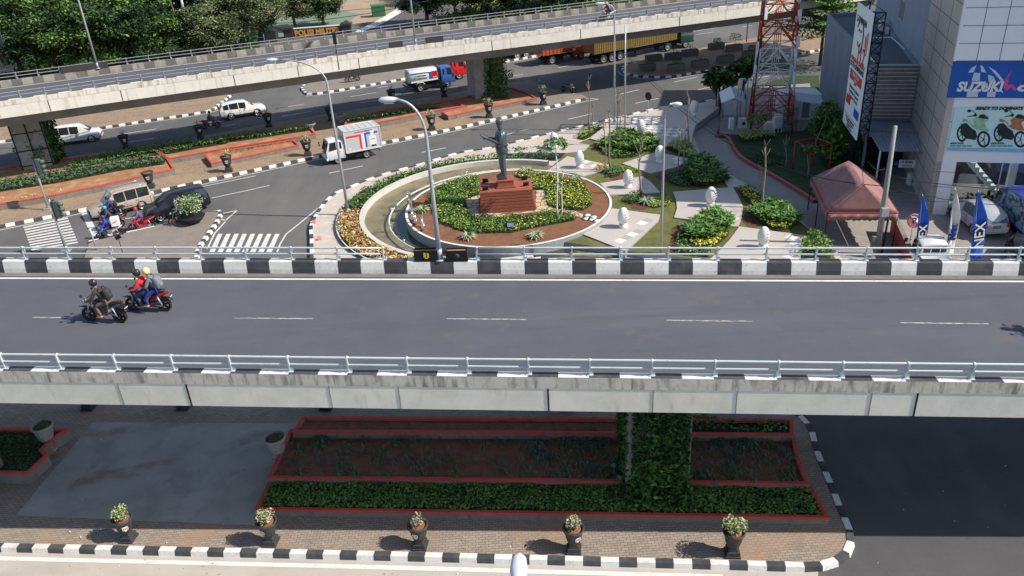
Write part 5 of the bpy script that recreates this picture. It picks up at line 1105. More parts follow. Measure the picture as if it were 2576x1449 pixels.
vehplace(ct, (1514, 161), (1561, 152.5), -6.3, -3.9, 1.1, left=False)
a = G(1514, 161); c_ = G(1737, 118); ct.rotation_euler.z = heading(a, c_); ct.location = a + (c_ - a).normalized() * 6.3 + Vector((-.3, 1.1, 0))
ch_ = ct.rotation_euler.z; cdir = Vector((math.cos(ch_), math.sin(ch_), 0)); cn_ = Vector((-cdir.y, cdir.x, 0))
orr = empty('dump_truck', (0, 0, 0), 0, 'orange dump truck behind the yellow container lorry', 'truck', 'trucks'); PORG = paint('paint_orange_shaded', (.42, .075, .03), .6)  # orange darkened to carry shade that the flyover does not cast here
b = MB(); b.box((-1.2, 0, 1.75), (4.3, 2.2, 1.1)); 
for k in range(9):
    for s_ in (1, -1): b.box((-3.25 + k * .51, s_ * 1.12, 1.75), (.09, .07, 1.1))
b.build('tipper_bed', PORG, orr); truck(orr, PORG, 3.2, 1.8, 1.05, .55, 1.9, [-1.9, 2.2], .48, RIMG, (-3.2, 1.1)); q = G(1402, 166); put(orr, q + cdir * 1.9 + cn_ * 2.1, ch_)
fb = empty('flatbed_lorry', (0, 0, 0), 0, 'lorry whose dusty double rear wheels show left of the orange dump truck', 'truck', 'trucks')
b = MB(); b.box((-1, 0, 2.1), (6.5, 2.3, 1.8)); b.build('cargo_bed', mat('tarp', (.1, .1, .09), .9), fb); truck(fb, GRN, 4.6, 1.9, 1.15, .6, 2.2, [-1.6, -.35, 3.4], .5, mat('rim_dusty', (.45, .42, .38), .8), (-4.2, 2.4)); q = (G(1304, 150) + G(1325, 147)) / 2; put(fb, q + cdir * .95 + cn_ * 1.0, heading(G(1304, 150), G(1325, 146.5)))
# white pickup and blue van in the dealership yard
pk = empty('pickup_truck', (0, 0, 0), 0, 'small white pickup seen from behind, parked by the red wall', 'pickup', 'vehicles parked at the showroom')
truck(pk, PWHITE, 1.9, 1.4, .74, .38, 1.4, [-1.15, 1.15], .28, RIMG, (-1.8, .45))
b = MB(); b.box((-.75, 0, .72), (2.3, 1.46, .08)); b.box((-.75, .72, .92), (2.3, .04, .36)); b.box((-.75, -.72, .92), (2.3, .04, .36)); b.box((-1.9, 0, .92), (.04, 1.46, .36)); b.box((.4, 0, .92), (.04, 1.46, .36)); b.build('cargo_bed', PWHITE, pk)
b = MB()
for y in (-.7, -.23, .23, .7): b.box((.42, y, 1.35), (.03, .03, .75))
b.box((.42, 0, 1.7), (.03, 1.4, .03)); b.build('rack', WHITE, pk)
b = MB(); b.box((.49, 0, 1.42), (.01, 1.15, .34)); b.build('rear_window', GLASS, pk); b = MB(); b.box((-.9, .1, .78), (.9, .5, .05)); b.build('cargo', mat('cardboard', (.4, .25, .15), .9), pk)
q = G(2342, 600, 1.8); put(pk, Vector((q.x - .15, q.y - 1.3, 0)), R(84), 1.05)
bv = empty('box_van', (0, 0, 0), 0, 'blue box van painted with a motorsport picture, cut by the right edge', 'van', 'vehicles parked at the showroom')
VBL = paint('paint_violet_blue', (.03, .04, .3)); truck(bv, PBLUE, 2.4, 1.5, .85, .4, 1.4, [-1.2, 1.45], .32, RIMG, (-2.2, .9)); b = MB(); b.box((-.7, 0, 1.45), (3.1, 1.75, 1.75)); vb = b.build('cargo_box', VBL, bv)
for i in range(9): b = MB() if not i else b; b.box((-.7 + (i - 4) * .34, 0, 2.335), (.03, 1.7, .02))
b.build('roof_rib', PBLUE, vb); MUR = mixin(mixin(mat('mural', (.25, .42, .5), .5, var=.3, scale=1.5), patches(2.2, .5, .56, .9), (.03, .03, .08)), patches(3.1, .62, .66, .9, off=(3, 1, 2)), (.6, .12, .05))
b = MB(); b.box((-.7, .88, 1.45), (2.9, .012, 1.5)); b.build('mural', MUR, vb); q0 = G(2585, 628); q1 = G(2500, 548); put(bv, (q0 + q1) / 2 + Vector((.9, .2, 0)), heading(q0, q1), 1.1)
# --- motorbikes on the road
def pair(bk, rd_, p, ang, s_=1.0): put(bk, p, ang, s_); (put(rd_, p, ang, s_) if rd_ else None)
a = G(*za(1205, 935)); c_ = G(*za(1025, 968)); ml = (a + c_) / 2; hh = heading(a, c_)
pair(bike('white and blue scooter with a white delivery box, first at the stop line', (.7, .7, .72), (.03, .1, .5), front=(.1, .2, .6)), rider('rider in blue jacket with hands on the white and blue scooter', jacket=(.03, .05, .45), trousers=(.05, .05, .08), helmet=(.03, .04, .25)), ml, hh)
bxr = empty('delivery_box', ml, hh, 'white delivery box with blue and orange stripes on the scooter', 'delivery box'); b = MB(); b.box((-.58, 0, 1.2), (.55, .6, .6)); o = bevel(b.build('box', WHITE, bxr), .04)
for k, mm in ((0, BB), (1, RIMO)):
    for s_ in (1, -1): b = MB(); b.box((-.6 + .1 * k, s_ * .303, 1.25 - .08 * k), (.3, .006, .035), ry=.3); b.build('stripe', mm, o)
a = G(*za(1525, 848)); c_ = G(*za(1350, 882)); m2 = (a + c_) / 2; hh = heading(a, c_)
pair(bike('red scooter behind the delivery box scooter', (.6, .02, .03), (.03, .03, .03)), rider('rider in blue jacket, red trousers and red helmet on the red scooter', jacket=(.09, .12, .25), trousers=(.4, .04, .06), helmet=(.6, .03, .04)), m2, hh)
a = G(*za(1180, 752)); c_ = G(*za(1000, 790)); m3 = (a + c_) / 2; 
pair(bike('black scooter in front of the gold wagon', (.03, .03, .035), (.2, .2, .2)), rider('rider in navy jacket and black helmet in front of the gold wagon', jacket=(.03, .05, .2), trousers=(.04, .04, .05), helmet=(.03, .03, .03)), m3 + Vector((.3, .4, 0)), hh)
backpack('black backpack on the rider in front of the gold wagon', cmat('pack_dark', (.04, .038, .038)), m3 + Vector((.3, .4, 0)), hh)
a = G(*za(1230, 850)); m4 = a + Vector((-.75, .1, 0))
pair(bike('dark red scooter squeezed beside the white delivery box', (.3, .02, .03), (.03, .03, .03)), rider('rider in a bright blue helmet beside the white delivery box', jacket=(.06, .06, .09), trousers=(.04, .04, .06), helmet=(.05, .35, .8)), m4, hh + .05)
a = G(*za(1740, 815)); m5 = a + Vector((.62, .22, 0))
pair(bike('black motorbike with orange wheels beside the flower bowl', (.03, .03, .035), (.4, .4, .4), 'sport', RIMO), rider('rider in white jacket partly hidden by the flower bowl shrub', jacket=(.6, .6, .6), trousers=(.1, .1, .12), helmet=(.6, .6, .58)), m5, hh)
a = G(*ya(1835, 1155)); c_ = G(*ya(1950, 1140)); pair(bike('red and white scooter riding right behind the white suv', (.5, .05, .06), (.6, .6, .6)), rider('rider in grey clothes and dark helmet behind the white suv', jacket=(.12, .13, .17), trousers=(.14, .14, .17), helmet=(.05, .04, .04)), (a + c_) / 2, heading(a, c_))
a = G(*yc(460, 832)); c_ = G(*yc(540, 848)); put(bike('black motorbike with white screen parked on the median tip', (.025, .025, .03), (.3, .3, .3), 'sport', front=(.5, .5, .48)), (a + c_) / 2 + Vector((0, 0, .17)), heading(a, c_))
p_ = G(*yc(855, 178), FZ - .52); put(bike('white scooter riding left on the flyover', (.6, .6, .6), (.05, .05, .05), group='motorbikes on the flyover'), p_, heading(G(1620, 20, 7), G(1400, 50, 7))); put(rider('rider in black with a pink helmet on the flyover', jacket=(.02, .02, .03), trousers=(.02, .02, .03), helmet=(.6, .35, .4)), p_, heading(G(1620, 20, 7), G(1400, 50, 7)))
put(bike('black and white scooter parked on the pavement under the flyover', (.05, .05, .06), (.5, .5, .5)), G(*yb(865, 730), .17), R(200)); put(bike('motorbike standing right of the central flyover pier', (.03, .03, .03), (.1, .1, .1), 'sport'), G(*yb(2232, 700)), R(195))
# --- statue
BRZ = mixin(mat('bronze_grey', (.12, .145, .16), .38, .55, var=.15, scale=1.5, bump=.2, bscale=6), patches(2, .55, .7, .5, (1, 1, .4)), (.24, .27, .28))
st_ = empty('statue', (pc.x - .12, pc.y - .02, PZT), math.pi + .12, 'dark bronze statue of a standing man in a cap reading from papers', 'statue', None, 4.05 / 1.78)
P = {'pel': (0, 0, .95, .145), 'wai': (.02, 0, 1.1, .14), 'che': (.0, 0, 1.32, .155), 'nk': (.0, 0, 1.47, .065), 'nk2': (.02, 0, 1.52, .058), 'hd': (.04, 0, 1.6, .085), 'hd2': (.035, 0, 1.68, .085), 'fc': (.1, 0, 1.6, .03)}
E_ = chain('pel', 'wai', 'che', 'nk', 'nk2', 'hd', 'hd2') + [('hd', 'fc')]
for s_, n_ in ((1, 'L'), (-1, 'R')):
    P[n_ + 'hp'] = (0, .09 * s_, .85, .125); P[n_ + 'kn'] = (.02, .1 * s_, .5, .1); P[n_ + 'an'] = (-.02, .1 * s_, .1, .085); P[n_ + 'to'] = (.15, .12 * s_, .05, .045); E_ += chain('pel', n_ + 'hp', n_ + 'kn', n_ + 'an', n_ + 'to')
    P[n_ + 'sh'] = (0, .19 * s_, 1.4, .085); P[n_ + 'el'] = (.07, .25 * s_, 1.13, .06); P[n_ + 'wr'] = (.36, .11 * s_, 1.24 + .02 * s_, .045); P[n_ + 'palm'] = (.43, .08 * s_, 1.27, .042); E_ += chain('che', n_ + 'sh', n_ + 'el', n_ + 'wr', n_ + 'palm'); finger_pts(P, E_, n_, P[n_ + 'palm'][:3], (1, -.2 * s_, .3), -s_)
skinmesh('figure', P, E_, BRZ, st_)
b = MB(); b.lathe([(.165, .78), (.178, .8), (.172, .95), (.155, 1.08), (.165, 1.2), (.175, 1.32), (.15, 1.42), (.08, 1.47)], n=20, sy=1.12); b.box((.0, .0, 1.05), (.34, .37, .035)); b.box((.16, .07, .95), (.03, .11, .13)); b.box((.16, -.07, .95), (.03, .11, .13)); b.build('coat', BRZ, st_)
b = MB(); b.lathe([(.088, 1.64), (.098, 1.66), (.1, 1.72), (.104, 1.77), (.09, 1.785), (.01, 1.785)], (.03, 0, 0), 20); b.build('cap', BRZ, st_)
b = MB(); b.box((.49, 0, 1.33), (.24, .34, .03), ry=-.55); b.build('papers', BRZ, st_)
for s_ in (1, -1): b = MB(); b.tube([(-.09, .1 * s_, .05), (0, .1 * s_, .07), (.12, .11 * s_, .055), (.2, .125 * s_, .04)], [.05, .065, .055, .03], 8); b.build('shoe', BRZ, st_)
# floodlights on the pedestal and garden
def flood(loc, rz, lab, group='small black floodlights on the pedestal', s_=1.0):
    rt = empty('floodlight', loc, rz, lab, 'floodlight', group, s_); b = MB(); b.box((0, 0, .2), (.4, .12, .3), rx=.6); b.build('housing', BLACK, rt); b = MB(); b.tube([(-.22, 0, .02), (-.22, 0, .3), (.22, 0, .3), (.22, 0, .02), (-.22, 0, .02)], .02, 5); b.build('bracket', BLACK, rt); b = MB(); b.box((0, .075, .25), (.3, .02, .18), rx=.6); b.build('lens', CHROME, rt)
zt_ = PZT - .54
flood((pc.x - 1.4, pc.y - .75, zt_), 0, 'black floodlight at the front left of the pedestal top', s_=.9); flood((pc.x - 1.4, pc.y + .75, zt_), 0, 'black floodlight at the back left of the pedestal top', s_=.9); flood((pc.x + 1.3, pc.y + .8, zt_), 0, 'black floodlight at the back right of the pedestal top', s_=.9); flood((pc.x + 1.35, pc.y - .4, zt_), .3, 'black floodlight at the front right of the pedestal top', s_=.9)
# ================================================================ PART 5: garden plants, poles, buildings, trees
def PL(px, py, p0, n_):
    v = (px - 1288) * CR + (py - 724.5) * CD + FOC * CF; t = (Vector(p0) - CP).dot(n_) / v.dot(n_); return CP + v * t
AGAVE = mat('leaf_agave', (.25, .32, .2), .5, var=.3, scale=5)
def agave(loc, lab, s_=1.0):
    b = MB()
    for k in range(30):
        a = k * 2.4; e = .25 + .9 * (k / 30); d = (math.cos(a), math.sin(a), e); longleaf(b, (0, 0, .03), d, .78 * ru(.85, 1.1), .12, pick([3, 1, 1.3]), .7)
    o = b.build('agave', [AGAVE, LEAFS[1], LEAFP]); o.location = loc; o.scale = (s_,) * 3; tag(o, lab, 'plant', 'silver green rosette plants round the statue'); return o
for q, x, y, z, lab in ((zb, 1865, 440, IZ, 'rosette plant behind the pedestal on the left'), (zb, 2420, 380, IZ, 'rosette plant directly behind the statue on the right'), (zb, 1488, 720, IZ, 'rosette plant beside the middle lamp post'), (zb, 1895, 960, IZ, 'rosette plant at the front left rim of the statue bed'),
        (zb, 2500, 955, IZ, 'rosette plant at the front right rim of the statue bed'), (zc, 125, 375, IZ, 'rosette plant at the back rim near the lollipop tree'), (zc, 580, 440, IZ, 'rosette plant at the right rim of the statue bed')):
    agave(G(*q(x, y + 25), z), lab)
def bigleaf(name, q, pts, z, n, L, lab, mts=None, h=.5, edge=None):
    poly = wz(q, pts, z); b = MB(); cx = sum(p[0] for p in poly) / len(poly); cy = sum(p[1] for p in poly) / len(poly)
    for x, y in inpoly(poly, n):
        a = ru(0, 6.28); hh = h * (.5 + .5 * rnd()); b.tube([(x, y, z), (x + ru(-.1, .1), y + ru(-.1, .1), z + hh)], .018, 4, 1, False)
        for k in range(7): a += .95; longleaf(b, (x, y, z + hh * ru(.5, 1)), (math.cos(a), math.sin(a), ru(.3, 1.3)), L * ru(.7, 1.2), L * .33, pick([3, 4, 2]), .5)
    o = b.build(name, mts or LEAFS); tag(o, lab, 'shrub'); return o
bigleaf('leafy_shrub', zc, [(900, 120), (930, 40), (1040, 50), (1100, 90), (1240, 90), (1300, 160), (1250, 215), (1120, 235), (950, 215), (790, 190), (800, 150)], GZ, 190, .6, 'big leafed dark shrub clump in front of the raised plaza', h=.5)
bed('low_hedge', zc, [(750, 175), (800, 150), (1000, 150), (1050, 220), (1130, 250), (1060, 270), (900, 275), (820, 240)], GZ, .35, 45, .24, GH, [1, 3, 3], 'bright low hedge skirting the big leafed clump by the plaza', 'shrub')
bed('yellow_shrub', zc, [(1380, 190), (1460, 130), (1560, 130), (1620, 190), (1665, 270), (1600, 280), (1480, 240)], GZ, .5, 50, .26, [LEAFY, LEAFP, LEAFS[2]], [4, 2, 2], 'yellow green shrub bed around three bare trunks beside the plaza', 'shrub')
bed('yellow_shrub', yc, [(575, 1240), (620, 1195), (760, 1140), (830, 1130), (700, 1230), (640, 1255)], .18, .5, 45, .24, [LEAFY, LEAFS[2], LEAFS[1]], [3, 2, 2], 'yellow and green bush at the plaza corner nearest the road', 'shrub')
bigleaf('leafy_shrub', zc, [(1590, 300), (1680, 285), (1790, 320), (1860, 400), (1940, 490), (1800, 515), (1640, 500), (1560, 420)], GZ, 210, .62, 'dark big leafed clump left of the driveway, upper one', [LEAFS[0], LEAFS[1], LEAFS[2]], .5)
bed('low_hedge', zc, [(1370, 420), (1480, 380), (1580, 400), (1640, 520), (1500, 530), (1420, 500)], GZ, .3, 40, .24, [LEAFS[0], BLADE, LEAFS[1]], [3, 2, 2], 'low dark green hedge left of the upper driveway clump', 'shrub')
bed('yellow_shrub', zc, [(1590, 470), (1650, 440), (1830, 470), (1790, 510), (1650, 505)], GZ + .25, .35, 50, .2, [LEAFY, LEAFP, LEAFS[1]], [3, 2, 1], 'small yellow strip in front of the upper driveway clump', 'shrub')
bigleaf('leafy_shrub', zc, [(1700, 830), (1760, 790), (1840, 790), (1950, 870), (1900, 960), (1800, 1020), (1600, 1030), (1570, 950), (1640, 880)], GZ, 250, .62, 'tall glossy clump beside the front slab, yellow flowers at its foot', [LEAFS[1], LEAFS[1], LEAFS[2]], .55)
bed('yellow_shrub', zc, [(1560, 1040), (1700, 1050), (1880, 960), (1950, 900), (1930, 970), (1800, 1080), (1640, 1085)], GZ, .45, 60, .22, [YELLOW, LEAFY, LEAFP], [3, 3, 1], 'bright yellow strip at the foot of the tall glossy clump', 'shrub')
bed('low_hedge', zc, [(1460, 1060), (1490, 960), (1540, 900), (1570, 980), (1560, 1060), (1780, 1090), (1760, 1160), (1480, 1130)], GZ, .35, 45, .24, GH, [1, 4, 3], 'bright green low hedge wrapping the tall glossy clump', 'shrub')
bigleaf('leafy_shrub', zd, [(130, 790), (240, 720), (330, 690), (450, 750), (550, 850), (520, 890), (380, 880), (200, 840)], GZ, 230, .55, 'broad leafed clump between the driveway and the lowest egg', [LEAFS[1], LEAFS[1], LEAFS[2]], .5)
bed('yellow_shrub', zd, [(10, 560), (60, 545), (180, 640), (230, 700), (150, 710), (80, 650)], GZ, .45, 50, .22, [YELLOW, LEAFY, LEAFS[1]], [2, 3, 3], 'yellow hedge along the driveway edge above the bare pollard', 'shrub')
bed('low_hedge', zd, [(60, 545), (150, 560), (300, 680), (240, 700), (190, 640)], GZ, .5, 45, .24, GH, [3, 4, 1], 'dark hedge along the driveway edge above the bare pollard', 'shrub')
bed('yellow_shrub', zd, [(210, 850), (380, 890), (500, 900), (470, 930), (330, 925)], GZ, .45, 55, .22, [LEAFY, YELLOW, LEAFS[1]], [3, 1, 2], 'lime strip in front of the broad leafed clump', 'shrub')
bed('low_hedge', zd, [(580, 1070), (640, 1000), (700, 970), (790, 1040), (860, 1110), (840, 1170), (560, 1170)], GZ, .8, 60, .24, [LEAFS[1], LEAFY, LEAFS[2]], [3, 2, 3], 'green and yellow bush against the bridge railing, right corner of the garden', 'shrub')
bed('orange_shrub', zc, [(735, 385), (800, 345), (860, 350), (850, 395), (760, 405)], GZ, .4, 70, .2, [LEAFO, YELLOW, LEAFS[1]], [4, 1, 1], 'small orange leafed shrub on the mound behind the round bed', 'shrub')
bed('low_hedge', zc, [(830, 410), (900, 360), (1000, 380), (960, 430), (880, 450)], GZ, .45, 60, .22, GH, [2, 4, 2], 'green bush beside the orange leafed shrub', 'shrub'); bed('lime_cover', zc, [(960, 350), (1060, 345), (1130, 385), (1080, 410), (1000, 405)], GZ, .15, 90, .16, [LEAFY, LEAFS[2]], [3, 1], 'flat lime patch beside the orange leafed shrub', 'shrub')
bed('lime_cover', zc, [(1180, 690), (1330, 620), (1400, 620), (1430, 660), (1400, 700), (1270, 720)], GZ, .16, 110, .16, [LEAFY, LEAFS[2]], [3, 1], 'round flat lime bed crossed by the right lamp post', 'shrub'); bed('low_hedge', zc, [(985, 660), (1080, 600), (1170, 600), (1180, 660), (1080, 690)], GZ, .5, 60, .22, GH, [3, 4, 2], 'green bush round the foot of the tree in the round bed', 'shrub')
agave(G(*zc(1205, 670), GZ), 'rosette plant in the round lime bed', 1.1); agave(G(*zc(1560, 890), GZ), 'rosette plant at the left of the tall glossy clump', .9); agave(G(*zd(150, 750), GZ), 'rosette plant at the foot of the pollard by the driveway', 1.0)
MUL = mat('mulch', (.12, .05, .032), .95, var=.3, scale=3, bump=1, bscale=12)
for pts in ([(700, 200), (780, 130), (830, 150), (760, 210)], [(870, 460), (960, 415), (1030, 415), (1000, 450), (920, 470)], [(1050, 690), (1180, 690), (1240, 715), (1150, 735), (1080, 725)], [(1270, 440), (1350, 390), (1500, 520), (1640, 530), (1640, 550), (1400, 500)], [(1430, 900), (1500, 855), (1520, 900), (1470, 980), (1490, 1060), (1440, 1130), (1385, 1075), (1430, 980)], [(2060, 830), (2080, 780), (2140, 800), (2220, 880), (2130, 900)]):
    flat('mulch_bed', GL(zc, pts, GZ), GZ + .012, MUL)
def stick(q, base, top, lab, lean=0, r_=.055, z0=GZ, twigs=5, leaf=None, white=False, cat='tree', grp='bare young garden trees'):
    p = G(*q[0](*base), z0); h = HZ(*q[1](*top), p) - z0; h = max(1.2, h); rt = empty('young_tree', p, 0, lab, cat, grp)
    dx = G(*q[1](*top), z0 + h).x - p.x
    pts = [(dx * t + .05 * math.sin(t * 7 + base[0]), .04 * math.sin(t * 5 + base[1]), h * t) for t in [k / 6 for k in range(7)]]
    b = MB(); b.tube(pts, [r_ * (1.15 - .6 * k / 6) for k in range(7)], 7); tk_ = b.build('trunk', WHITE if white else BARK, rt)
    if twigs:
        b = MB()
        for k in range(twigs):
            a = k * 2.4 + base[0]; t0 = Vector(pts[-1]) if k % 2 else Vector(pts[-2]); d = Vector((math.cos(a) * .6, math.sin(a) * .6, .9)); b.tube([t0, t0 + d * .25, t0 + d * .5 + Vector((0, 0, .1))], [.03, .02, .008], 5)
        b.build('twigs', BARK, rt)
    if leaf: b = MB(); leafball(b, (pts[-1][0], 0, h - .05), leaf, 260, .2, [2, 4, 2], .45); b.build('crown', LEAFS, rt)
    return rt
T_ = [((zc, yc), (840, 402), (825, 1090), 'thin bare tree rising behind the orange shrub, left of two'), ((zc, yc), (876, 382), (868, 1005), 'thicker bare tree behind the orange shrub, right of two'), ((zc, yc), (945, 160), (943, 850), 'bare tree in the plaza clump, left of the close pair'),
      ((zc, yc), (965, 160), (962, 848), 'bare tree in the plaza clump, right of the close pair'), ((zc, zc), (1150, 610), (1135, 235), 'stout bare tree standing in the round bed'), ((zc, yc), (1492, 402), (1500, 1165), 'bare forked tree behind the right lamp post'),
      ((zc, yc), (1528, 392), (1560, 1100), 'leaning bare tree just right of the forked one'), ((zc, yc), (1578, 212), (1575, 870), 'tall bare tree in the yellow shrub bed'), ((zc, zc), (1160, 235), (1160, 85), 'short bare stump tree right of the plaza clump'),
      ((yc, yc), (695, 1155), (685, 725), 'bare tree on the plaza corner beside the road, taller'), ((yc, yc), (720, 1135), (720, 965), 'bare stub tree on the plaza corner beside the road, shorter'), ((zd, zd), (242, 722), (265, 165), 'tall pollarded trunk by the driveway'), ((zd, zd), (228, 640), (225, 380), 'short pollarded trunk close behind the tall one')]
for q, b0, t0, lab in T_: stick(q, b0, t0, lab, r_=.075 if 'stout' in lab or 'tall' in lab or 'thicker' in lab else .055)
stick((zc, zc), (412, 812), (392, 140), 'white trunked lollipop tree with a small flat crown in the statue bed', r_=.06, z0=IZ, twigs=0, leaf=.85, white=True, grp='slim trees in the statue bed'); stick((zc, zc), (440, 812), (455, 400), 'thin white stick tree beside the lollipop tree', r_=.035, z0=IZ, twigs=3, white=True, grp='slim trees in the statue bed')
# pool fittings
pr_ = MB(); AP = arc(IC, IR + 1.15, 78, 282, 60); pr_.tube([p + Vector((0, 0, .5)) for p in AP], .055, 8)
pp = empty('fountain_pipe', (0, 0, 0), 0, 'curved pale pipe ring with nozzles standing in the fountain pool', 'pipe'); pr_.build('pipe', mat('pipe_white', (.6, .62, .6), .5, var=.1, scale=5), pp)
for k in range(4, 60, 6):
    b = MB(); b.tube([AP[k] + Vector((0, 0, .15)), AP[k] + Vector((0, 0, .62))], .03, 6); b.lathe([(.03, .6), (.1, .66), (.1, .76), (.02, .78)], (AP[k].x, AP[k].y, 0), 10); b.build('nozzle', CHROME, pp)
for k, (x, y, r_) in enumerate(((1372, 620, .3), (1385, 700, .3), (1400, 780, .33), (1425, 810, .33), (1490, 850, .42))):
    p = G(*zb(x, y), IZ + .45); b = MB(); 
    if k < 2: b.box(p, (.12, .5, .7), rz=.3); b.box(p + Vector((.05, 0, -.3)), (.5, .12, .12)); b.box(p + Vector((0, .05, .3)), (.14, .55, .12), rz=.3)
    else: b.tube([p + Vector((.06 * math.cos(a) * 0, r_ * math.cos(a), r_ * math.sin(a))) for a in [i * math.pi / 8 for i in range(17)]], .075, 8, caps=False); b.box(p + Vector((0, 0, -r_ - .08)), (.06, .06, .2))
    tag(b.build('steel_letter', CHROME), ['upright steel letter farthest back on the pool rim', 'second steel letter on the pool rim, squared', 'narrow ring shaped steel letter on the pool rim', 'ring shaped steel letter behind the lamp post', 'round steel letter right of the middle lamp post'][k], 'letter', 'steel letters on the pool rim')
flood(G(*zb(2278, 905), IZ), 3.14, 'floodlight on its own brick block in the front flower bed', None, 1.4)
for x, y, lab in ((520, 855, 'upper'), (570, 1000, 'lower')):
    p = G(*zb(x, y), .18); b = MB(); b.box(p + Vector((0, 0, .12)), (.28, .2, .26), tap=.7, rz=.3); tag(b.build('light_block', mat('faded_red', (.6, .22, .2), .7)), 'small faded red block light on the pale walk beside the kerb, %s one' % lab, 'block', 'small block lights on the walk')
# ---- driveway, lawn and yard on the right
DRIVE = mixin(mixin(mixin(mat('driveway', (.29, .27, .245), .85, var=.08, scale=.5, bump=.2, bscale=20), patches(.6, .5, .7, .6), (.27, .24, .21)), patches(.9, .6, .7, .7), (.42, .34, .27)), patches(2.5, .52, .7, .6), (.21, .19, .17))
RK = GL(None, [(1800, 340), (1831, 345), (1862, 392), (1935, 434), (2012, 480), (2050, 505)], .2)
flat('driveway', GL(None, [(1808, 276), (1749, 315), (1744, 345), (1766, 404), (1876, 468), (1974, 525), (2105, 640), (2120, 760), (2400, 760), (2250, 560), (2210, 520), (2050, 505), (1935, 434), (1831, 340), (1815, 300)], 0), .02, DRIVE)
flat('car_park', GL(None, [(2200, 420), (2340, 390), (2700, 420), (3000, 900), (2280, 900), (2225, 700)], 0), .024, paver('pavers_yard', (.27, .25, .235), (.34, .31, .285), (.12, .11, .1), .32, .16, rot=.9, dirt=(.38, .33, .28)))
RL = [(p.x, p.y) for p in RK] + [(p.x, p.y) for p in GL(None, [(2215, 470), (2215, 380), (2060, 260), (2060, 190), (1990, 190), (1825, 240), (1818, 300)], .2)]
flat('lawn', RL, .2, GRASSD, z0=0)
b = MB(); ks = smoothline(RK, 4)
for i in range(len(ks) - 1): a, c = ks[i], ks[i + 1]; d = (c - a).normalized(); n_ = Vector((-d.y, d.x, 0)) * .12; b.add([a - n_ - Vector((0, 0, .2)), c - n_ - Vector((0, 0, .2)), c - n_ + Vector((0, 0, .06)), a - n_ + Vector((0, 0, .06)), c + n_ + Vector((0, 0, .06)), a + n_ + Vector((0, 0, .06))], [(0, 1, 2, 3), (3, 2, 4, 5)])
b.build('red_kerb', mat('kerb_red', (.42, .12, .1), .8, var=.2, scale=3))['kind'] = 'structure'
bed('yellow_shrub', zd, [(20, 110), (60, 65), (200, 55), (340, 65), (350, 100), (200, 120), (60, 140)], .2, .6, 50, .26, [LEAFY, LEAFP, LEAFS[2]], [4, 1, 1], 'yellow hedge in front of the tower base', 'shrub')
bed('low_hedge', zd, [(130, 250), (300, 220), (430, 260), (420, 330), (250, 345), (140, 300)], .2, .25, 40, .24, [LEAFS[0], LEAFS[0], LEAFS[1]], [3, 2, 1], 'dark ground hedge on the shaded lawn', 'shrub')
for q, b0, t0, lab, lf in (((zd, zd), (445, 360), (450, 130), 'bare branching sapling on the shaded lawn', None), ((zd, zd), (640, 450), (650, 190), 'slim sapling inside the red frame', .7), ((zd, yd), (190, 100), (185, 1060), 'small palm like sapling behind the yellow hedge', .9), ((zd, yd), (700, 200), (820, 1000), 'white barked sapling near the grey building wall', 1.2)):
    stick(q, b0, t0, lab, leaf=lf, z0=.2, grp='saplings on the shaded lawn')
fr = empty('plant_frame', G(*zd(665, 390), .2), .3, 'red square metal frame around a sapling on the shaded lawn', 'frame'); RF = mat('frame_red', (.35, .05, .04), .6, var=.1)
for sx, sy in ((1, 1), (1, -1), (-1, 1), (-1, -1)): b = MB(); b.tube([(sx * .9, sy * .9, 0), (sx * .9, sy * .9, 2.2)], .05, 6); b.build('post', RF, fr)
b = MB(); b.tube([(.9, .9, 2.2), (-.9, .9, 2.2), (-.9, -.9, 2.2), (.9, -.9, 2.2), (.9, .9, 2.2)], .05, 6); b.build('top_rail', RF, fr)
# ---- street lamps and poles
POLE = mat('pole_grey', (.42, .44, .46), .5, .4, var=.08, scale=3)
def lamp(lab, base, top_h, arm, rise, r_=.09, head=.8, grp='street lamps'):
    """arm: horizontal vector of the curved arm"""
    rt = empty('street_lamp', base, 0, lab, 'street lamp', grp); ax, ay = arm; L = math.hypot(ax, ay); ux, uy = ax / L, ay / L
    pts = [(0, 0, 0), (0, 0, top_h * .5), (0, 0, top_h)]
    for k in range(1, 9): t = k / 8; pts.append((ax * (1 - math.cos(t * math.pi / 2)), ay * (1 - math.cos(t * math.pi / 2)), top_h + rise * math.sin(t * math.pi / 2)))
    b = MB(); b.tube(pts, [r_ * 1.2, r_ * .95, r_ * .75] + [r_ * .55] * 8, 10); b.build('pole', POLE, rt)
    b = MB(); b.tube([(0, 0, 0), (0, 0, .06)], r_ * 2.4, 10); b.tube([(0, 0, .06), (0, 0, .5)], r_ * 1.4, 8); b.build('base', POLE, rt)
    e = Vector(pts[-1]); d = Vector((ux, uy, 0)); n_ = Vector((-uy, ux, 0)); b = MB(); vv = []
    secs = [(-.1, .05, .04), (.08, .12, .09), (head * .5, .17, .12), (head * .85, .14, .1), (head, .04, .03)]
    for s_, hw, hh in secs:
        for k in range(12): a = 2 * math.pi * k / 12; vv.append(e + d * s_ + n_ * hw * math.cos(a) + Vector((0, 0, hh * math.sin(a) + .02)))
    b.add(vv, [(i * 12 + k, i * 12 + (k + 1) % 12, (i + 1) * 12 + (k + 1) % 12, (i + 1) * 12 + k) for i in range(4) for k in range(12)] + [tuple(range(12)), tuple(48 + k for k in range(12))], 0, True); hd = b.build('head', mat('lamp_shell', (.66, .68, .68), .4, .1, var=.05), rt)
    b = MB(); b.box(e + d * head * .45 - Vector((0, 0, .085)), (head * .5, .2, .06), rz=math.atan2(uy, ux)); b.build('lens', mat('lens_frost', (.6, .62, .6), .2, spec=.7), hd); return rt
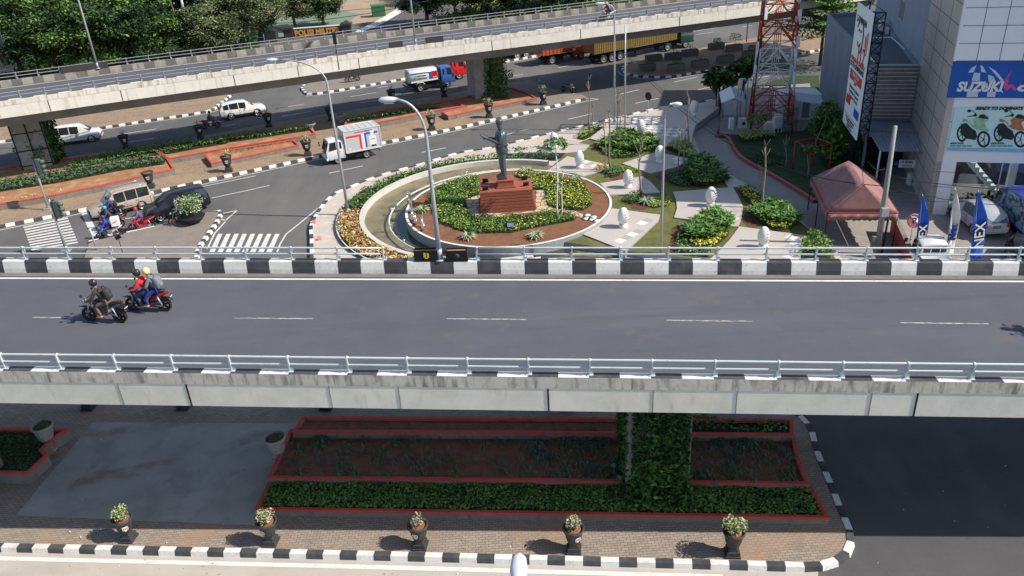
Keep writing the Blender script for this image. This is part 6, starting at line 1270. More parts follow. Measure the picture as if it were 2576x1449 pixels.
p = G(877, 541, .18); z1 = HZ(832, 215, p); lamp('tall street lamp left of the garden, curved arm reaching left over the road', p, z1, (-3.0, .25), HZ(775, 155, p + Vector((-2.4, 0, 0))) - z1)
p = vp(G(1060, 652, 7.5).x, 0, VW - .17); z1 = HZ(1025, 345, p) - p.z; lamp('street lamp standing on the foreground bridge parapet between two black boxes', p, z1, (-.95, .15), HZ(1000, 254, p) - p.z - z1, head=.7)
p = G(1662, 660, 0); z1 = HZ(1669, 300, p); lamp('street lamp rising behind the bridge railing on the right, head turned right', p, z1, (.35, -.1), HZ(1682, 262, p) - z1, r_=.075, head=.55)
p = G(1546, 307, .7); rt = lamp('tall street lamp at the back of the plaza beside the cable pole', p, HZ(1546, 30, p) - .7, (-.8, .1), .7, r_=.08)
lamp('lamp below the camera, only the tip of its pale head in view at the bottom', Vector((-.4, 8.2, 0)), 9.4, (.15, 2.6), .55, head=.85)
p, n_ = flyp(1062, .2, 0); lamp('lamp post on the near parapet of the flyover, right of the military sign', p, 9.5, (.3, 2), .8, r_=.08, grp='lamp posts on the flyover')
p, n_ = flyp(228, 8.6, 0); lamp('lamp post on the far parapet of the flyover, left part of the picture', p, 9.5, (.3, 2), .8, r_=.08, grp='lamp posts on the flyover')
def pole(name, lab, base, h, r_, m_=POLE, lean=(0, 0), cat='pole'):
    b = MB(); b.tube([(0, 0, 0), (lean[0] * .5, lean[1] * .5, h * .5), (lean[0], lean[1], h)], [r_, r_ * .85, r_ * .7], 9); o = b.build(name, m_); o.location = base; return tag(o, lab, cat)
p5 = G(1572, 320, .7); h5 = HZ(1572, 60, p5) - .7; pole('cable_pole', 'plain grey cable pole on the plaza next to the lamp post', p5, h5, .085)
pw = G(490, 145); pole('cable_pole', 'white concrete pole among the trees behind the flyover', pw, 11, .2, mat('pole_white', (.6, .6, .58), .8, var=.06)); pole('cable_pole', 'thin leaning pole left of the white pole among the trees', G(478, 150), 10, .08, WALLG, (-1.0, 0)); pole('flag_pole', 'slim pale flagpole behind the military police sign', G(*yb(350, 245)), 9, .05)
up = G(2205, 640, .02); uh = HZ(2252, 318, up); UPM = mixin(mat('utility_concrete', (.3, .3, .285), .85, var=.1, scale=2, bump=.3), patches(2, .55, .7, .6, (1, 1, .3)), (.25, .24, .22))
upo = empty('utility_pole', up, 0, 'weathered concrete utility pole with cables and meter boxes beside the tent', 'utility pole'); tx = G(2252, 318, uh).x - up.x
b = MB(); b.tube([(0, 0, 0), (tx * .5, 0, uh * .5), (tx, 0, uh)], [.19, .15, .11], 10); b.build('pole', UPM, upo); b = MB(); b.box((tx * .35, -.22, uh * .36), (.42, .3, .5)); b.build('box', STEEL, upo); b = MB(); b.box((-.35, -.1, .9), (.2, .25, .7)); b.build('meter', WALLG, upo)
b = MB(); b.tube([(.25, -.1, .1), (.28, -.15, uh * .34)], .06, 6); b.box((.5, .05, uh * .5), (1.1, .05, .06)); b.build('conduit', DARK, upo)
def cable(lab, a, c, sag, r_=.025):
    a, c = Vector(a), Vector(c); b = MB(); b.tube([a.lerp(c, t) - Vector((0, 0, sag * 4 * t * (1 - t))) for t in [k / 14 for k in range(15)]], r_, 5); o = b.build('cable', BLACK); tag(o, lab, 'cable')
t5 = p5 + Vector((0, 0, h5 - .2)); utop = up + Vector((tx, 0, uh - .6))
cable('black cable sagging from the plaza pole to the utility pole by the tent', p5 + Vector((0, 0, h5 * .72)), up + Vector((tx * .5, 0, uh * .55)), 2.6); 
cable('thin cable from the plaza pole down to the right', p5 + Vector((0, 0, h5 * .74)), G(1990, 420, 4), 1.2, .015)
cable('cable from the utility pole to the right past the showroom', utop - Vector((.1, 0, 2.2)), utop + Vector((14, -3, -2.2)), .8); cable('lower cable from the utility pole to the right across the car park', utop - Vector((.1, 0, 2.9)), utop + Vector((14, -3.5, -3.1)), .9, .02); cable('black cable from the utility pole up to the awning corner', utop - Vector((.1, 0, 1.8)), G(*yd(1180, 1440), 3.4), .3, .03)
cable('cable crossing in front of the tree crowns behind the flyover', G(500, 60, 9), G(1000, 20, 9), .6, .03); cable('second cable in front of the tree crowns behind the flyover', G(560, 40, 9), G(1080, 2, 9), .4, .025)
# traffic lights
def tlight(lab, base, h, lean, heads, r_=.075, side=1):
    rt = empty('traffic_light', base, 0, lab, 'traffic light', 'traffic lights on the left'); b = MB(); b.tube([(0, 0, 0), (lean * .5, 0, h * .5), (lean, 0, h)], [r_ * 1.2, r_, r_ * .7], 8); b.build('pole', POLE, rt); b = MB(); b.box((0, 0, .08), (.5, .5, .16)); b.build('base', STEEL, rt)
    for z_ in heads:
        x = lean * z_ / h + .32 * side; b = MB(); b.box((x, -.0, z_), (.3, .26, 1.15)); hs = b.build('housing', mat('signal_green_grey', (.1, .13, .12), .6, var=.1), rt)
        for k in range(3): b = MB(); b.tube([(x + .14, 0, z_ + .37 - k * .37), (x + .42, 0, z_ + .34 - k * .37)], .14, 10); b.build('hood', mat('signal_green_grey', (.1, .13, .12)), hs)
        b = MB(); b.box((x - .17, 0, z_), (.03, .4, 1.3)); b.build('back_plate', DARK, hs)
    return rt
p = G(122, 527, .17); h = HZ(85, 409, p); tlight('traffic light on the far kerb beside the planter, left of the zebra crossing', p, h, G(85, 409, h).x - p.x, [h - .5]); p = G(168, 632, .17); h = HZ(125, 507, p); tlight('nearer traffic light standing at the front end of the zebra crossing', p, h, G(125, 507, h).x - p.x, [h - .75], .085)
p = G(243, 628, .17); pole('short_pole', 'short grey pole beside the nearer traffic light', p, 1.6, .06)
p = G(310, 640, .17); sg = empty('small_sign', p, 0, 'small black tilted sign board on a post on the traffic island', 'sign'); b = MB(); b.tube([(0, 0, 0), (0, 0, 1.2)], .025, 6); b.build('post', DARK, sg); b = MB(); b.box((0, 0, 1.25), (.42, .04, .26), ry=-.4); b.build('board', DARK, sg)
p = G(*yc(1212, 1045), .2); rs_ = empty('round_sign', p, 0, 'round road sign seen from its dark side at the plaza edge', 'sign'); hh = HZ(*yc(1228, 860), p) - .2; b = MB(); b.tube([(0, 0, 0), (.05, 0, hh)], .035, 6); b.build('post', POLE, rs_); b = MB(); b.tube([(.03, -.03, hh), (.07, .0, hh)], .38, 20); b.build('disc', DARK, rs_)
p = G(*zd(1530, 1160)); ns = empty('no_parking_sign', p, 0, 'round no parking sign with a red ring and slashed letter P', 'sign'); hh = 2.35; b = MB(); b.tube([(0, 0, 0), (0, 0, hh)], .03, 6); b.build('post', POLE, ns)
nv = Vector((-.1, -1, .25)).normalized(); rv = Vector((1, -.1, 0)).normalized(); uv = -rv.cross(nv); uv = uv if uv.z > 0 else -uv; c_ = Vector((0, -.06, hh))
b = MB(); b.tube([c_ - nv * .01, c_ + nv * .01], .4, 28); fc_ = b.build('face', WHITE, ns); b = MB(); RG = mat('sign_red', (.6, .02, .02), .5, var=.03)
b.tube([c_ + nv * .015 + rv * .36 * math.cos(a) + uv * .36 * math.sin(a) for a in [i * math.pi / 14 for i in range(29)]], .035, 6, caps=False); b.tube([c_ + nv * .03 + (rv * -.25 + uv * .25), c_ + nv * .03 + (rv * .25 - uv * .25)], .03, 6); b.build('red_ring', RG, fc_); text('letter', 'P', .5, c_ + nv * .018, rv, uv, INK, fc_, .012)
# black boxes with an emblem on the bridge parapet
for x0, x1, em in ((993, 1052, 1), (1072, 1127, 0)):
    xa, xb = G(x0, 645, 7.9).x, G(x1, 645, 7.9).x; c = vp((xa + xb) / 2, .24, VW - .17); w_ = xb - xa; rt = empty('parapet_box', c, -.0945, 'black planter box on the bridge parapet, %s' % ('left of the lamp, yellow emblem on its face' if em else 'right of the lamp, plain dark face'), 'planter', 'black boxes on the bridge parapet')
    b = MB(); ring(b, [(-w_ / 2, -.16), (w_ / 2, -.16), (w_ / 2, .16), (-w_ / 2, .16)], -.24, .24, .03); b.box((0, 0, -.2), (w_ - .05, .28, .05)); bx_ = b.build('box', BLACK, rt); b = MB(); b.box((0, 0, .16), (w_ - .08, .25, .04)); b.build('soil', SOILB, rt)
    if em: EY = mat('emblem_yellow', (.65, .55, .05), .5); b = MB(); b.box((-.04, -.17, .05), (.09, .01, .2)); b.box((.09, -.17, .03), (.08, .01, .2)); b.box((.02, -.17, -.08), (.12, .01, .04)); b.build('emblem', EY, bx_)
    else: b = MB(); b.tube([(0, -.16, 0), (0, -.172, 0)], .12, 16); b.build('emblem', URN, bx_)
for px, s_, w_, lab in ((1018, .2, 1.2, 'dark box on the flyover near parapet just left of its lamp post'), (1105, .2, 1.6, 'dark box on the flyover near parapet just right of its lamp post'), (190, 8.7, 2.2, 'dark box on the flyover far parapet left of the left lamp post'), (262, 8.7, 1.7, 'dark box on the flyover far parapet right of the left lamp post')):
    q, n_ = flyp(px, s_, .26); rt = empty('parapet_box', q, math.atan2(-n_.x, n_.y), lab, 'planter', 'dark boxes on the flyover parapets'); b = MB(); ring(b, [(-w_ / 2, -.15), (w_ / 2, -.15), (w_ / 2, .15), (-w_ / 2, .15)], -.26, .26, .03); b.box((0, 0, .1), (w_ - .05, .26, .04)); b.build('box', URN, rt)
for px, s_, lab in ((858, .1, 'narrow dark hanging signal box on the near parapet of the flyover'), (18, .1, 'narrow dark signal box on the flyover at the left edge')):
    q, n_ = flyp(px, s_, 0); rt = empty('signal_box', q, .1, lab, 'signal'); b = MB(); b.tube([(0, -.1, -1.2), (0, -.1, 1.6)], .035, 6); b.build('post', DARK, rt); b = MB(); b.box((0, -.1, 1.5), (.3, .2, 1.0)); b.build('housing', BLACK, rt)
# ---- showroom building
C0 = G(2330, 539); C0.z = 0; fdv = Vector((.96, -.28, 0)); sdv = Vector((.272, .962, 0)).normalized(); fn = Vector((-.28, -.96, 0)); sn = Vector((-.962, .272, 0)).normalized(); BH = 18.0
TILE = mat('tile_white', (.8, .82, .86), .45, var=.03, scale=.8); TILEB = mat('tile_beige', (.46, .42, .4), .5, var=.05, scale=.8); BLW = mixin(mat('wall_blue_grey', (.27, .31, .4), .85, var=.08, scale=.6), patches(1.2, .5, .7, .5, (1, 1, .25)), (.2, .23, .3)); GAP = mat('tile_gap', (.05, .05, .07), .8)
SGB = mixin(mat('sign_blue', (.015, .1, .42), .4, var=.08, scale=.8), patches(1.2, .6, .8, .3), (.05, .15, .5)); WING = mixin(mat('wing_wall', (.22, .25, .31), .85, var=.1, scale=.5), patches(1.0, .5, .7, .6, (1, 1, .2)), (.3, .33, .38)); ROOFM = mat('wing_roof', (.13, .145, .17), .9, var=.15, scale=.5)
bd = empty('showroom', (0, 0, 0), 0, 'motorcycle showroom with white tiled front, blue name sign and large printed banner', 'building')
FL = 17.0; off_ = lambda p, d: Vector(p) + Vector(d)
def fp(u, z, d=0): return C0 + fdv * u - fn * 0 + fn * d + Vector((0, 0, z))   # facade point, d metres in front
def wallbox(nm, u0, u1, z0, z1, d0, d1, m_, par=None):
    b = MB(); q = [C0 + fdv * u0 + fn * d0, C0 + fdv * u1 + fn * d0, C0 + fdv * u1 + fn * d1, C0 + fdv * u0 + fn * d1]; b.prism([(p.x, p.y) for p in q], z0, z1); vv = b.v[:]; b.add([vv[i] for i in range(4)], [(0, 1, 2, 3)]); 
    for i in range(4): b.v[-4 + i] = (b.v[-4 + i][0], b.v[-4 + i][1], z0)
    return b.build(nm, m_, par or bd)
cw = 1.15
ztop = 9.82; zs0 = 7.63; zbn1 = 7.0; zbn0 = 4.29; zg = 3.56
wallbox('wall', -.0, FL, zg, BH, -.35, -.05, TILE); wallbox('column', 0, cw, 0, zg, -.9, 0, TILE)
wallbox('upper_panels', -.12, FL, ztop, BH, -.05, .22, TILE)
# tile joints
b = MB()
for z_ in [ztop + .02 + 1.0 * k for k in range(9)]: b.box(fp(FL / 2, z_ if z_ > ztop + .1 else z_, .222), (FL, .012, .03), rz=math.atan2(fdv.y, fdv.x))
for k in range(15): b.box(fp(1.2 * k + 1.08, (ztop + BH) / 2, .222), (.03, .012, BH - ztop - .02), rz=math.atan2(fdv.y, fdv.x))
for z_ in (.9, 1.9, 2.9, 5.0, 6.1): b.box(fp(cw / 2, z_, .002 if z_ < zg else -.048), (cw, .012, .025), rz=math.atan2(fdv.y, fdv.x))
b.build('tile_joints', GAP, bd)
# left side
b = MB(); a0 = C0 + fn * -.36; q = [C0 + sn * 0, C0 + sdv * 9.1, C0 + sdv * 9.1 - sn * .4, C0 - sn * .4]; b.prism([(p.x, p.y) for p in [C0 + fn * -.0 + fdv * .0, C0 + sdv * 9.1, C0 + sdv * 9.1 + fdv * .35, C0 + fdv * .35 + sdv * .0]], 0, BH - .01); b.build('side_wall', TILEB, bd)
b = MB()
for z_ in [1.2 * k + .9 for k in range(15)]: b.box(C0 + sdv * 4.55 + sn * .004 + Vector((0, 0, z_)), (9.1, .012, .03), rz=math.atan2(sdv.y, sdv.x))
for u in (2.9, 6.0): b.box(C0 + sdv * u + sn * .004 + Vector((0, 0, BH / 2)), (.03, .012, BH), rz=math.atan2(sdv.y, sdv.x))
b.build('side_joints', GAP, bd)
b = MB(); q = [C0 + sdv * 9.1, C0 + sdv * 32, C0 + sdv * 32 + fdv * FL, C0 + fdv * FL - fn * .36, C0 + fdv * .36 - fn * 6, C0 + sdv * 9.1 + fdv * .36]; b.prism([(p.x, p.y) for p in [C0 + sdv * 9.1, C0 + sdv * 32, C0 + sdv * 32 + fdv * FL, C0 + sdv * 9.1 + fdv * FL]], 0, BH - .02); b.build('rear_wall', BLW, bd)
b = MB(); b.prism([(p.x, p.y) for p in [C0 + fdv * .3 - fn * .35, C0 + fdv * .3 + sdv * 9.2, C0 + fdv * FL + sdv * 9.2, C0 + fdv * FL - fn * .35]], BH - .4, BH - .05); b.build('roof', ROOFM, bd)
# showroom interior
INT = mat('interior', (.06, .065, .07), .7, var=.3, scale=1); b = MB()
def ub(b_, u0, u1, z0, z1, d0, d1, mi=0):
    q = [C0 + fdv * u0 + fn * d0, C0 + fdv * u1 + fn * d0, C0 + fdv * u1 + fn * d1, C0 + fdv * u0 + fn * d1]; b_.prism([(p.x, p.y) for p in q], z0, z1, mi)
ub(b, cw, FL, 0, .28, -5, -.1); b.build('floor', mat('tile_floor', (.25, .24, .23), .3, spec=.6), bd); b = MB(); ub(b, cw, FL, .3, 5, -5.3, -5.1); b.build('back_wall', INT, bd)
b = MB()
for k in range(9): ub(b, 2.1 + .28 * k, 2.42 + .28 * k, 3.0 - .3 * k, 3.3 - .3 * k, -2.6, -1.6)
b.build('stairs', TILE, bd); b = MB(); ub(b, 4.9, 5.3, .3, 3.5, -2.5, -2.1); ub(b, 8.2, 8.6, .3, 3.5, -2.5, -2.1); b.build('pillar', TILE, bd) if 0 else b.build('inner_columns', TILE, bd)
SG = bpy.data.materials.new('showroom_glass'); SG.use_nodes = True; n_ = SG.node_tree.nodes; l_ = SG.node_tree.links; out_ = n_['Material Output']; n_.remove(n_['Principled BSDF'])
tr_ = n_.new('ShaderNodeBsdfTransparent'); tr_.inputs[0].default_value = (.55, .65, .68, 1); gl_ = n_.new('ShaderNodeBsdfGlossy'); gl_.inputs['Roughness'].default_value = .03; gl_.inputs[0].default_value = (.8, .85, .9, 1); mx_ = n_.new('ShaderNodeMixShader'); mx_.inputs[0].default_value = .16; l_.new(tr_.outputs[0], mx_.inputs[1]); l_.new(gl_.outputs[0], mx_.inputs[2]); l_.new(mx_.outputs[0], out_.inputs[0])
b = MB(); b.quad(fp(cw, .3, -.06), fp(FL, .3, -.06), fp(FL, zg, -.06), fp(cw, zg, -.06)); b.build('showroom_window', SG, bd)
b = MB(); [ub(b, cw + 2.6 * k, cw + 2.6 * k + .05, .3, zg, -.1, -.02) for k in range(7)]; ub(b, cw, FL, .25, .33, -.12, 0); b.build('window_frame', STEEL, bd)
# sign
PP = fp(0, 8, .12)
def onf(q, pts, d): return [PL(*q(*p_), C0 + fn * d, fn) for p_ in pts]
wallbox('sign_board', -.1, FL, zs0, ztop, -.05, .12, SGB)
v4 = Q(2900, 170, 4.673); sgo = [o for o in bpy.data.objects if o.name.startswith('sign_board')][-1]; b = MB(); GLB = mat('globe_pale', (.5, .58, .72), .5, var=.1)
for pts in ([(585, 268), (632, 200), (710, 155), (665, 262)], [(765, 155), (800, 170), (852, 270), (778, 255)], [(880, 175), (990, 240), (1100, 370), (1110, 445), (990, 300)], [(635, 385), (675, 268), (763, 270), (755, 388)], [(875, 295), (950, 320), (985, 380), (992, 425), (885, 400)], [(600, 445), (560, 620), (725, 620), (740, 530), (610, 530)], [(765, 400), (870, 420), (880, 500), (780, 500)], [(868, 540), (995, 545), (975, 622), (860, 620)], [(1040, 530), (1104, 572), (1080, 520)]):
    P3 = onf(v4, pts, .128); b.add(P3, [tuple(range(len(P3)))[::-1]])
b.build('globe', GLB, sgo)
def ftext(s_, q, x0, y0, x1, y1, par, m_, d, h, bold=.01, shear=0):
    A, B = onf(q, [(x0, y0), (x1, y1)], d); r = (B - A); c = (A + B) / 2; o = text('lettering', s_, h, (0, 0, 0), (1, 0, 0), (0, 1, 0), m_, par, bold, .01)
    xs = [v.co.x for v in o.data.vertices]; W = max(xs) - min(xs); mxx = (max(xs) + min(xs)) / 2; k = r.length / W; r.normalize()
    for v in o.data.vertices: v.co = c + r * ((v.co.x - mxx) * k + v.co.y * shear) + Vector((0, 0, 1)) * v.co.y + fn * v.co.z
    return o
ftext('SUZUKI', v4, 432, 478, 1088, 478, sgo, WHITE, .14, .78, .035, .12)
ftext('orld', v4, 1310, 480, 1800, 480, sgo, WHITE, .14, .7, .035, .15)
b = MB(); PK = mat('sign_pink', (.6, .08, .28), .5)
for pts in ([(1230, 225), (1180, 330), (1170, 440), (1215, 480), (1150, 535), (1108, 480), (1130, 350)], [(1170, 440), (1240, 440), (1290, 495), (1330, 470), (1360, 370), (1345, 490), (1260, 535), (1215, 480)]):
    P3 = onf(v4, pts, .135); b.add(P3, [tuple(range(len(P3)))[::-1]])
b.build('letter_w', PK, sgo)
# banner with two motorcycles
bn = empty('banner', (0, 0, 0), 0, 'pale printed banner of a green and an orange motorcycle on the showroom front', 'banner'); b = MB(); A4 = onf(v4, [(395, 770), (285, 1400)], .06); u0 = (A4[0] - C0).dot(fdv) * .5 + (A4[1] - C0).dot(fdv) * .5; print('banner u0', u0)
b.quad(fp(u0, zbn0, .02), fp(FL, zbn0, .02), fp(FL, zbn1, .02), fp(u0, zbn1, .02)); BNM = mixin(mat('banner_print', (.55, .78, .76), .6, var=.08, scale=.5), patches(.6, .5, .7, .6), (.36, .62, .58)); sheet = b.build('sheet', BNM, bn); sheet.modifiers.new('s', 'SOLIDIFY').thickness = .03
b = MB(); b.quad(fp(u0, zbn0 + .0, .026), fp(FL, zbn0, .026), fp(FL, zbn0 + .22, .026), fp(u0, zbn0 + .22, .026)); b.build('blue_strip', mat('banner_blue', (.2, .5, .65), .6), sheet)
def blob(nm, pts, m_, d=.03):
    b_ = MB(); P3 = onf(v4, pts, d); vv = [((p_ - C0).dot(fdv), p_.z) for p_ in P3]; tri = tessellate_polygon([[Vector((x, y, 0)) for x, y in vv]]); b_.add(P3, [tuple(t) for t in tri]); return b_.build(nm, m_, sheet)
GRB = mat('print_green', (.3, .5, .32), .6, var=.3, scale=3); ORB = mat('print_orange', (.42, .16, .07), .6, var=.3, scale=3); PRD = mat('print_dark', (.02, .03, .03), .6, var=.4, scale=4)
for dx, bm_ in ((0, GRB), (540, ORB), (1080, PRD)):
    sh = lambda pts: [(x + dx, y) for x, y in pts]; w = []
    for cx_, cy_, rx_, ry_, sp in ((812, 1240, 98, 122, 1), (495, 1160, 75, 120, 0)):
        oo = [(cx_ + rx_ * math.cos(a), cy_ + ry_ * math.sin(a)) for a in [i * math.pi / 14 for i in range(28)]]; blob('tyre', sh(oo), PRD, .03); oo = [(cx_ + rx_ * .68 * math.cos(a), cy_ + ry_ * .72 * math.sin(a)) for a in [i * math.pi / 14 for i in range(28)]]; blob('wheel_hole', sh(oo), BNM, .034)
        for k in range(5): a = k * 1.26; blob('spoke', sh([(cx_ - 8, cy_), (cx_ + 8, cy_ + 4), (cx_ + rx_ * .7 * math.cos(a) + 6, cy_ + ry_ * .72 * math.sin(a)), (cx_ + rx_ * .7 * math.cos(a) - 6, cy_ + ry_ * .72 * math.sin(a))]), PRD, .038)
    blob('engine', sh([(480, 1020), (560, 1000), (640, 1080), (700, 1120), (720, 1200), (690, 1250), (560, 1230), (470, 1150)]), PRD, .036); blob('body', sh([(505, 985), (600, 985), (640, 1050), (700, 1090), (780, 1110), (900, 1120), (850, 1080), (820, 1000), (880, 960), (880, 900), (780, 870), (720, 920), (660, 960), (690, 1020), (640, 1040), (620, 990), (560, 950), (510, 940)]), bm_, .042)
    blob('screen', sh([(735, 930), (760, 880), (820, 875), (885, 930), (880, 945)]), PRD, .046); blob('mirror', sh([(570, 820), (600, 800), (640, 820), (620, 845), (585, 845)]), PRD, .04); blob('handlebar', sh([(575, 905), (660, 890), (690, 860), (640, 820), (650, 815), (700, 860), (720, 885), (700, 910), (660, 905), (580, 915)]), PRD, .04)
    if dx < 1000: ftext('GSX-S150' if dx == 0 else 'GSX-R150', v4, 325 + dx * 1.1, 1300, 520 + dx * 1.1, 1300, sheet, PRD, .04, .13, .004, .2); ftext('BUILT FOR THE RIDE', v4, 325 + dx * 1.1, 1338, 640 + dx * 1.1, 1338, sheet, mat('banner_ink_blue', (.05, .2, .4), .6), .04, .1, .003, .2)
ftext('READY TO DOMINATE', v4, 705, 790, 1390, 790, sheet, PRD, .04, .26, .012, .2)
# wing
wA = G(*yd(1250, 580), 7.52); wD = G(*yd(820, 125), 7.52); wB = C0 + sdv * 9.1; wg = empty('side_wing', (0, 0, 0), 0, 'lower grey wing beside the showroom with flat dark roof and louvred front', 'building')
WP = [(wA.x, wA.y), (wB.x - .01, wB.y), ((C0 + sdv * 31).x - .01, (C0 + sdv * 31).y), (wD.x, wD.y)]
b = MB(); b.prism(WP, 0, 7.2); b.build('wall', WING, wg); b = MB(); b.prism(insetp(WP, .2), 7.2, 7.25); b.build('roof', ROOFM, wg); b = MB(); ring(b, WP, 7.18, 7.52, .2); b.build('roof_edge', WING, wg)
v_ = Vector((wB.x - wA.x, wB.y - wA.y, 0)); vl_ = v_.length; vd = v_.normalized(); vn = Vector((vd.y, -vd.x, 0)); rzw = math.atan2(vd.y, vd.x)
LM = mat('louvre', (.62, .62, .62), .4, .4, var=.1); LB = mixin(mat('louvre_back', (.2, .2, .22), .3, .2, var=.3, scale=1.5, spec=.7), patches(1.8, .58, .68, .8, (1, 1, 3)), (.45, .36, .26))
b = MB(); b.box(Vector((wA.x, wA.y, 0)) + vd * (vl_ / 2) + vn * .03 + Vector((0, 0, 5.5)), (vl_ * .96, .05, 3.7), rz=rzw); b.build('louvre_back', LB, wg)
for k in range(14): b = MB() if k == 0 else b; b.box(Vector((wA.x, wA.y, 0)) + vd * (vl_ / 2) + vn * .12 + Vector((0, 0, 3.75 + k * .27)), (vl_ * .97, .12, .05), rz=rzw)
b.build('louvres', LM, wg)
P1 = G(*yd(1165, 1150), 3.5); P1.z = 0; P2 = C0 + sdv * ((P1 - C0).dot(sdv)) ; q = [P1, P2 - fdv * .02, wB - fdv * .02, Vector((wA.x, wA.y, 0))]
b = MB(); b.prism([(p.x, p.y) for p in q], 2.9, 3.5); b.build('porch_roof', WING, wg); b = MB(); b.prism([(p.x, p.y) for p in (q[0], q[0] + fdv * .2, Vector((wA.x, wA.y, 0)) + fdv * .2, q[3])], 0, 2.9); b.build('porch_wall', WING, wg)
b = MB(); c = (q[3] + q[2]) / 2 + vn * .02; b.box(c + Vector((0, 0, 1.45)), (vl_ * .9, .03, 2.9), rz=rzw); b.build('doorway_dark', BLACK, wg)  # flat black panel paints in the darkness of the open entrance
A_, B_, C_, D_ = G(*yd(1195, 1185), 3.45), G(*yd(1640, 1185), 3.45), G(*yd(1722, 1350), 2.95), G(*yd(1292, 1350), 2.95); b = MB(); b.quad(D_, C_, B_, A_); aw = empty('awning', (0, 0, 0), 0, 'ribbed grey sheet awning over the side entrance of the showroom', 'awning'); o = b.build('sheet', mat('awning_sheet', (.3, .33, .4), .5, .3, var=.1), aw); o.modifiers.new('s', 'SOLIDIFY').thickness = .05; b = MB()
for k in range(15): t = k / 14; b.tube([A_.lerp(B_, t) + Vector((0, 0, .03)), D_.lerp(C_, t) + Vector((0, 0, .03))], .025, 4)
b.build('ribs', mat('awning_rib', (.4, .43, .5), .5, .3), aw); b = MB(); b.tube([Vector((D_.x, D_.y, 0)), D_], .06, 6); b.build('post', WHITE, aw)
es = PL(*zd(1530, 320), (A_ + C_) / 2 + fn * 0, fn); sn2 = empty('entrance_sign', es, 0, 'small white sign under the awning with two lines of lettering', 'sign'); b = MB(); b.box((0, 0, 0), (1.05, .06, .55), rz=rzw); o = b.build('board', WHITE, sn2); b = MB(); b.box(-fdv * .68, (.25, .06, .3), rz=rzw); b.build('arrow_panel', BB, sn2); text('lettering', 'SUZUKI', .2, (0, 0, .12) + fn * .035 if 0 else Vector((0, 0, .12)) + fn * .035, fdv, (0, 0, 1), INK, o, .008); text('lettering', 'SERVICE', .17, Vector((0, 0, -.14)) + fn * .035, fdv, (0, 0, 1), BB, o, .005)
def acu(p, lab, s_=1.0, rz=0.0, par=None):
    rt = empty('air_conditioner', p, rz, lab, 'air conditioner', 'air conditioner units', s_); b = MB(); b.box((0, 0, .3), (.85, .32, .6)); o = bevel(b.build('casing', mat('casing_white', (.6, .6, .58), .6, var=.05), rt), .02); b = MB(); b.tube([(-.12, -.165, .3), (-.12, -.17, .3)], .22, 18); b.build('fan_grille', DARK, o)
acu(G(*yd(1350, 300), 7.25), 'smaller air conditioner on the wing roof', .8, 1.2); acu(G(*yd(1300, 270), 7.25), 'tall white air conditioner unit on the wing roof', 1.3, 1.3); acu(G(*zd(1600, 500)), 'white unit standing inside the side entrance', 1.4, .2)
b = MB(); pts = GL(yd, [(1045, 345), (1390, 335), (1510, 440)], 7.5); b.tube(pts, .05, 6); b.tube(GL(yd, [(1180, 490), (1260, 582), (1650, 580)], 7.6), .05, 6); tag(b.build('roof_pipe', WHITE), 'white pipes bent across the wing roof', 'pipe')
q = G(*yd(1520, 200), 9.2); b = MB(); wn_ = C0 + sdv * ((G(*yd(1480, 330), 7.5) - C0).dot(sdv)); f2 = empty('wall_window', (0, 0, 0), 0, 'barred window in the tall blue grey wall above the wing roof', 'window'); c = wn_ + sn * .03 + Vector((0, 0, 9.6)); b.box(c, (1.6, .05, 1.4), rz=math.atan2(sdv.y, sdv.x)); b.build('pane', GLASS, f2); b = MB()
for k in range(5): b.box(c + sdv * (-.78 + .39 * k) + sn * .03, (.06, .06, 1.45), rz=math.atan2(sdv.y, sdv.x))
b.box(c + Vector((0, 0, .72)) + sn * .03, (1.66, .06, .06), rz=math.atan2(sdv.y, sdv.x)); b.box(c - Vector((0, 0, .72)) + sn * .03, (1.66, .06, .06), rz=math.atan2(sdv.y, sdv.x)); b.build('bars', STEEL, f2)
b = MB(); pl_ = GL(zd, [(1780, 690), (2350, 650), (2576, 650), (2576, 720), (1850, 745)], .02); carpet('planting_strip', [(p.x, p.y) for p in pl_], .05, .7, 40, .3, [LEAFS[0], LEAFS[1], LEAFP], [3, 3, .6], 'shaded shrubs along the foot of the showroom window', 'hedge', kind=None)
# ---- billboard
bnr = G(2154, 353, 3.6); bfr = G(2121, 305, 3.6); tz = 11.9; bb = empty('billboard', (0, 0, 0), 0, 'tall white emergency number billboard on a black lattice frame', 'billboard')
u_ = (bnr - bfr); bw = u_.length; ud = u_.normalized(); bnv = Vector((ud.y, -ud.x, 0)); bnv = bnv if bnv.x < 0 else -bnv
def bp(s_, t_, d=0): return bfr + ud * (s_ * bw) + Vector((0, 0, (tz - 3.6) * t_)) + bnv * d
b = MB(); b.quad(bp(0, 0), bp(1, 0), bp(1, 1), bp(0, 1)); sh_ = b.build('panel', mat('board_white', (.82, .86, .88), .6, var=.04, scale=.6), bb); sd_ = sh_.modifiers.new('s', 'SOLIDIFY'); sd_.thickness = .08; sd_.offset = 0
b = MB()
for s_ in (.02, .98): b.tube([bp(s_, -.02, -.12), bp(s_, 1, -.12)], .05, 5); b.tube([bp(s_, -.02, -.75), bp(s_, 1, -.75)], .05, 5)
for k in range(13):
    t0, t1 = k / 13, (k + 1) / 13
    for s_ in (.02, .98): b.tube([bp(s_, t0, -.12), bp(s_, t1, -.75)], .03, 4); b.tube([bp(s_, t1, -.12), bp(s_, t1, -.75)], .03, 4)
    b.tube([bp(.02, t1, -.75), bp(.98, t1, -.75)], .03, 4); b.tube([bp(.02, t0, -.75), bp(.98, t1, -.75)], .03, 4)
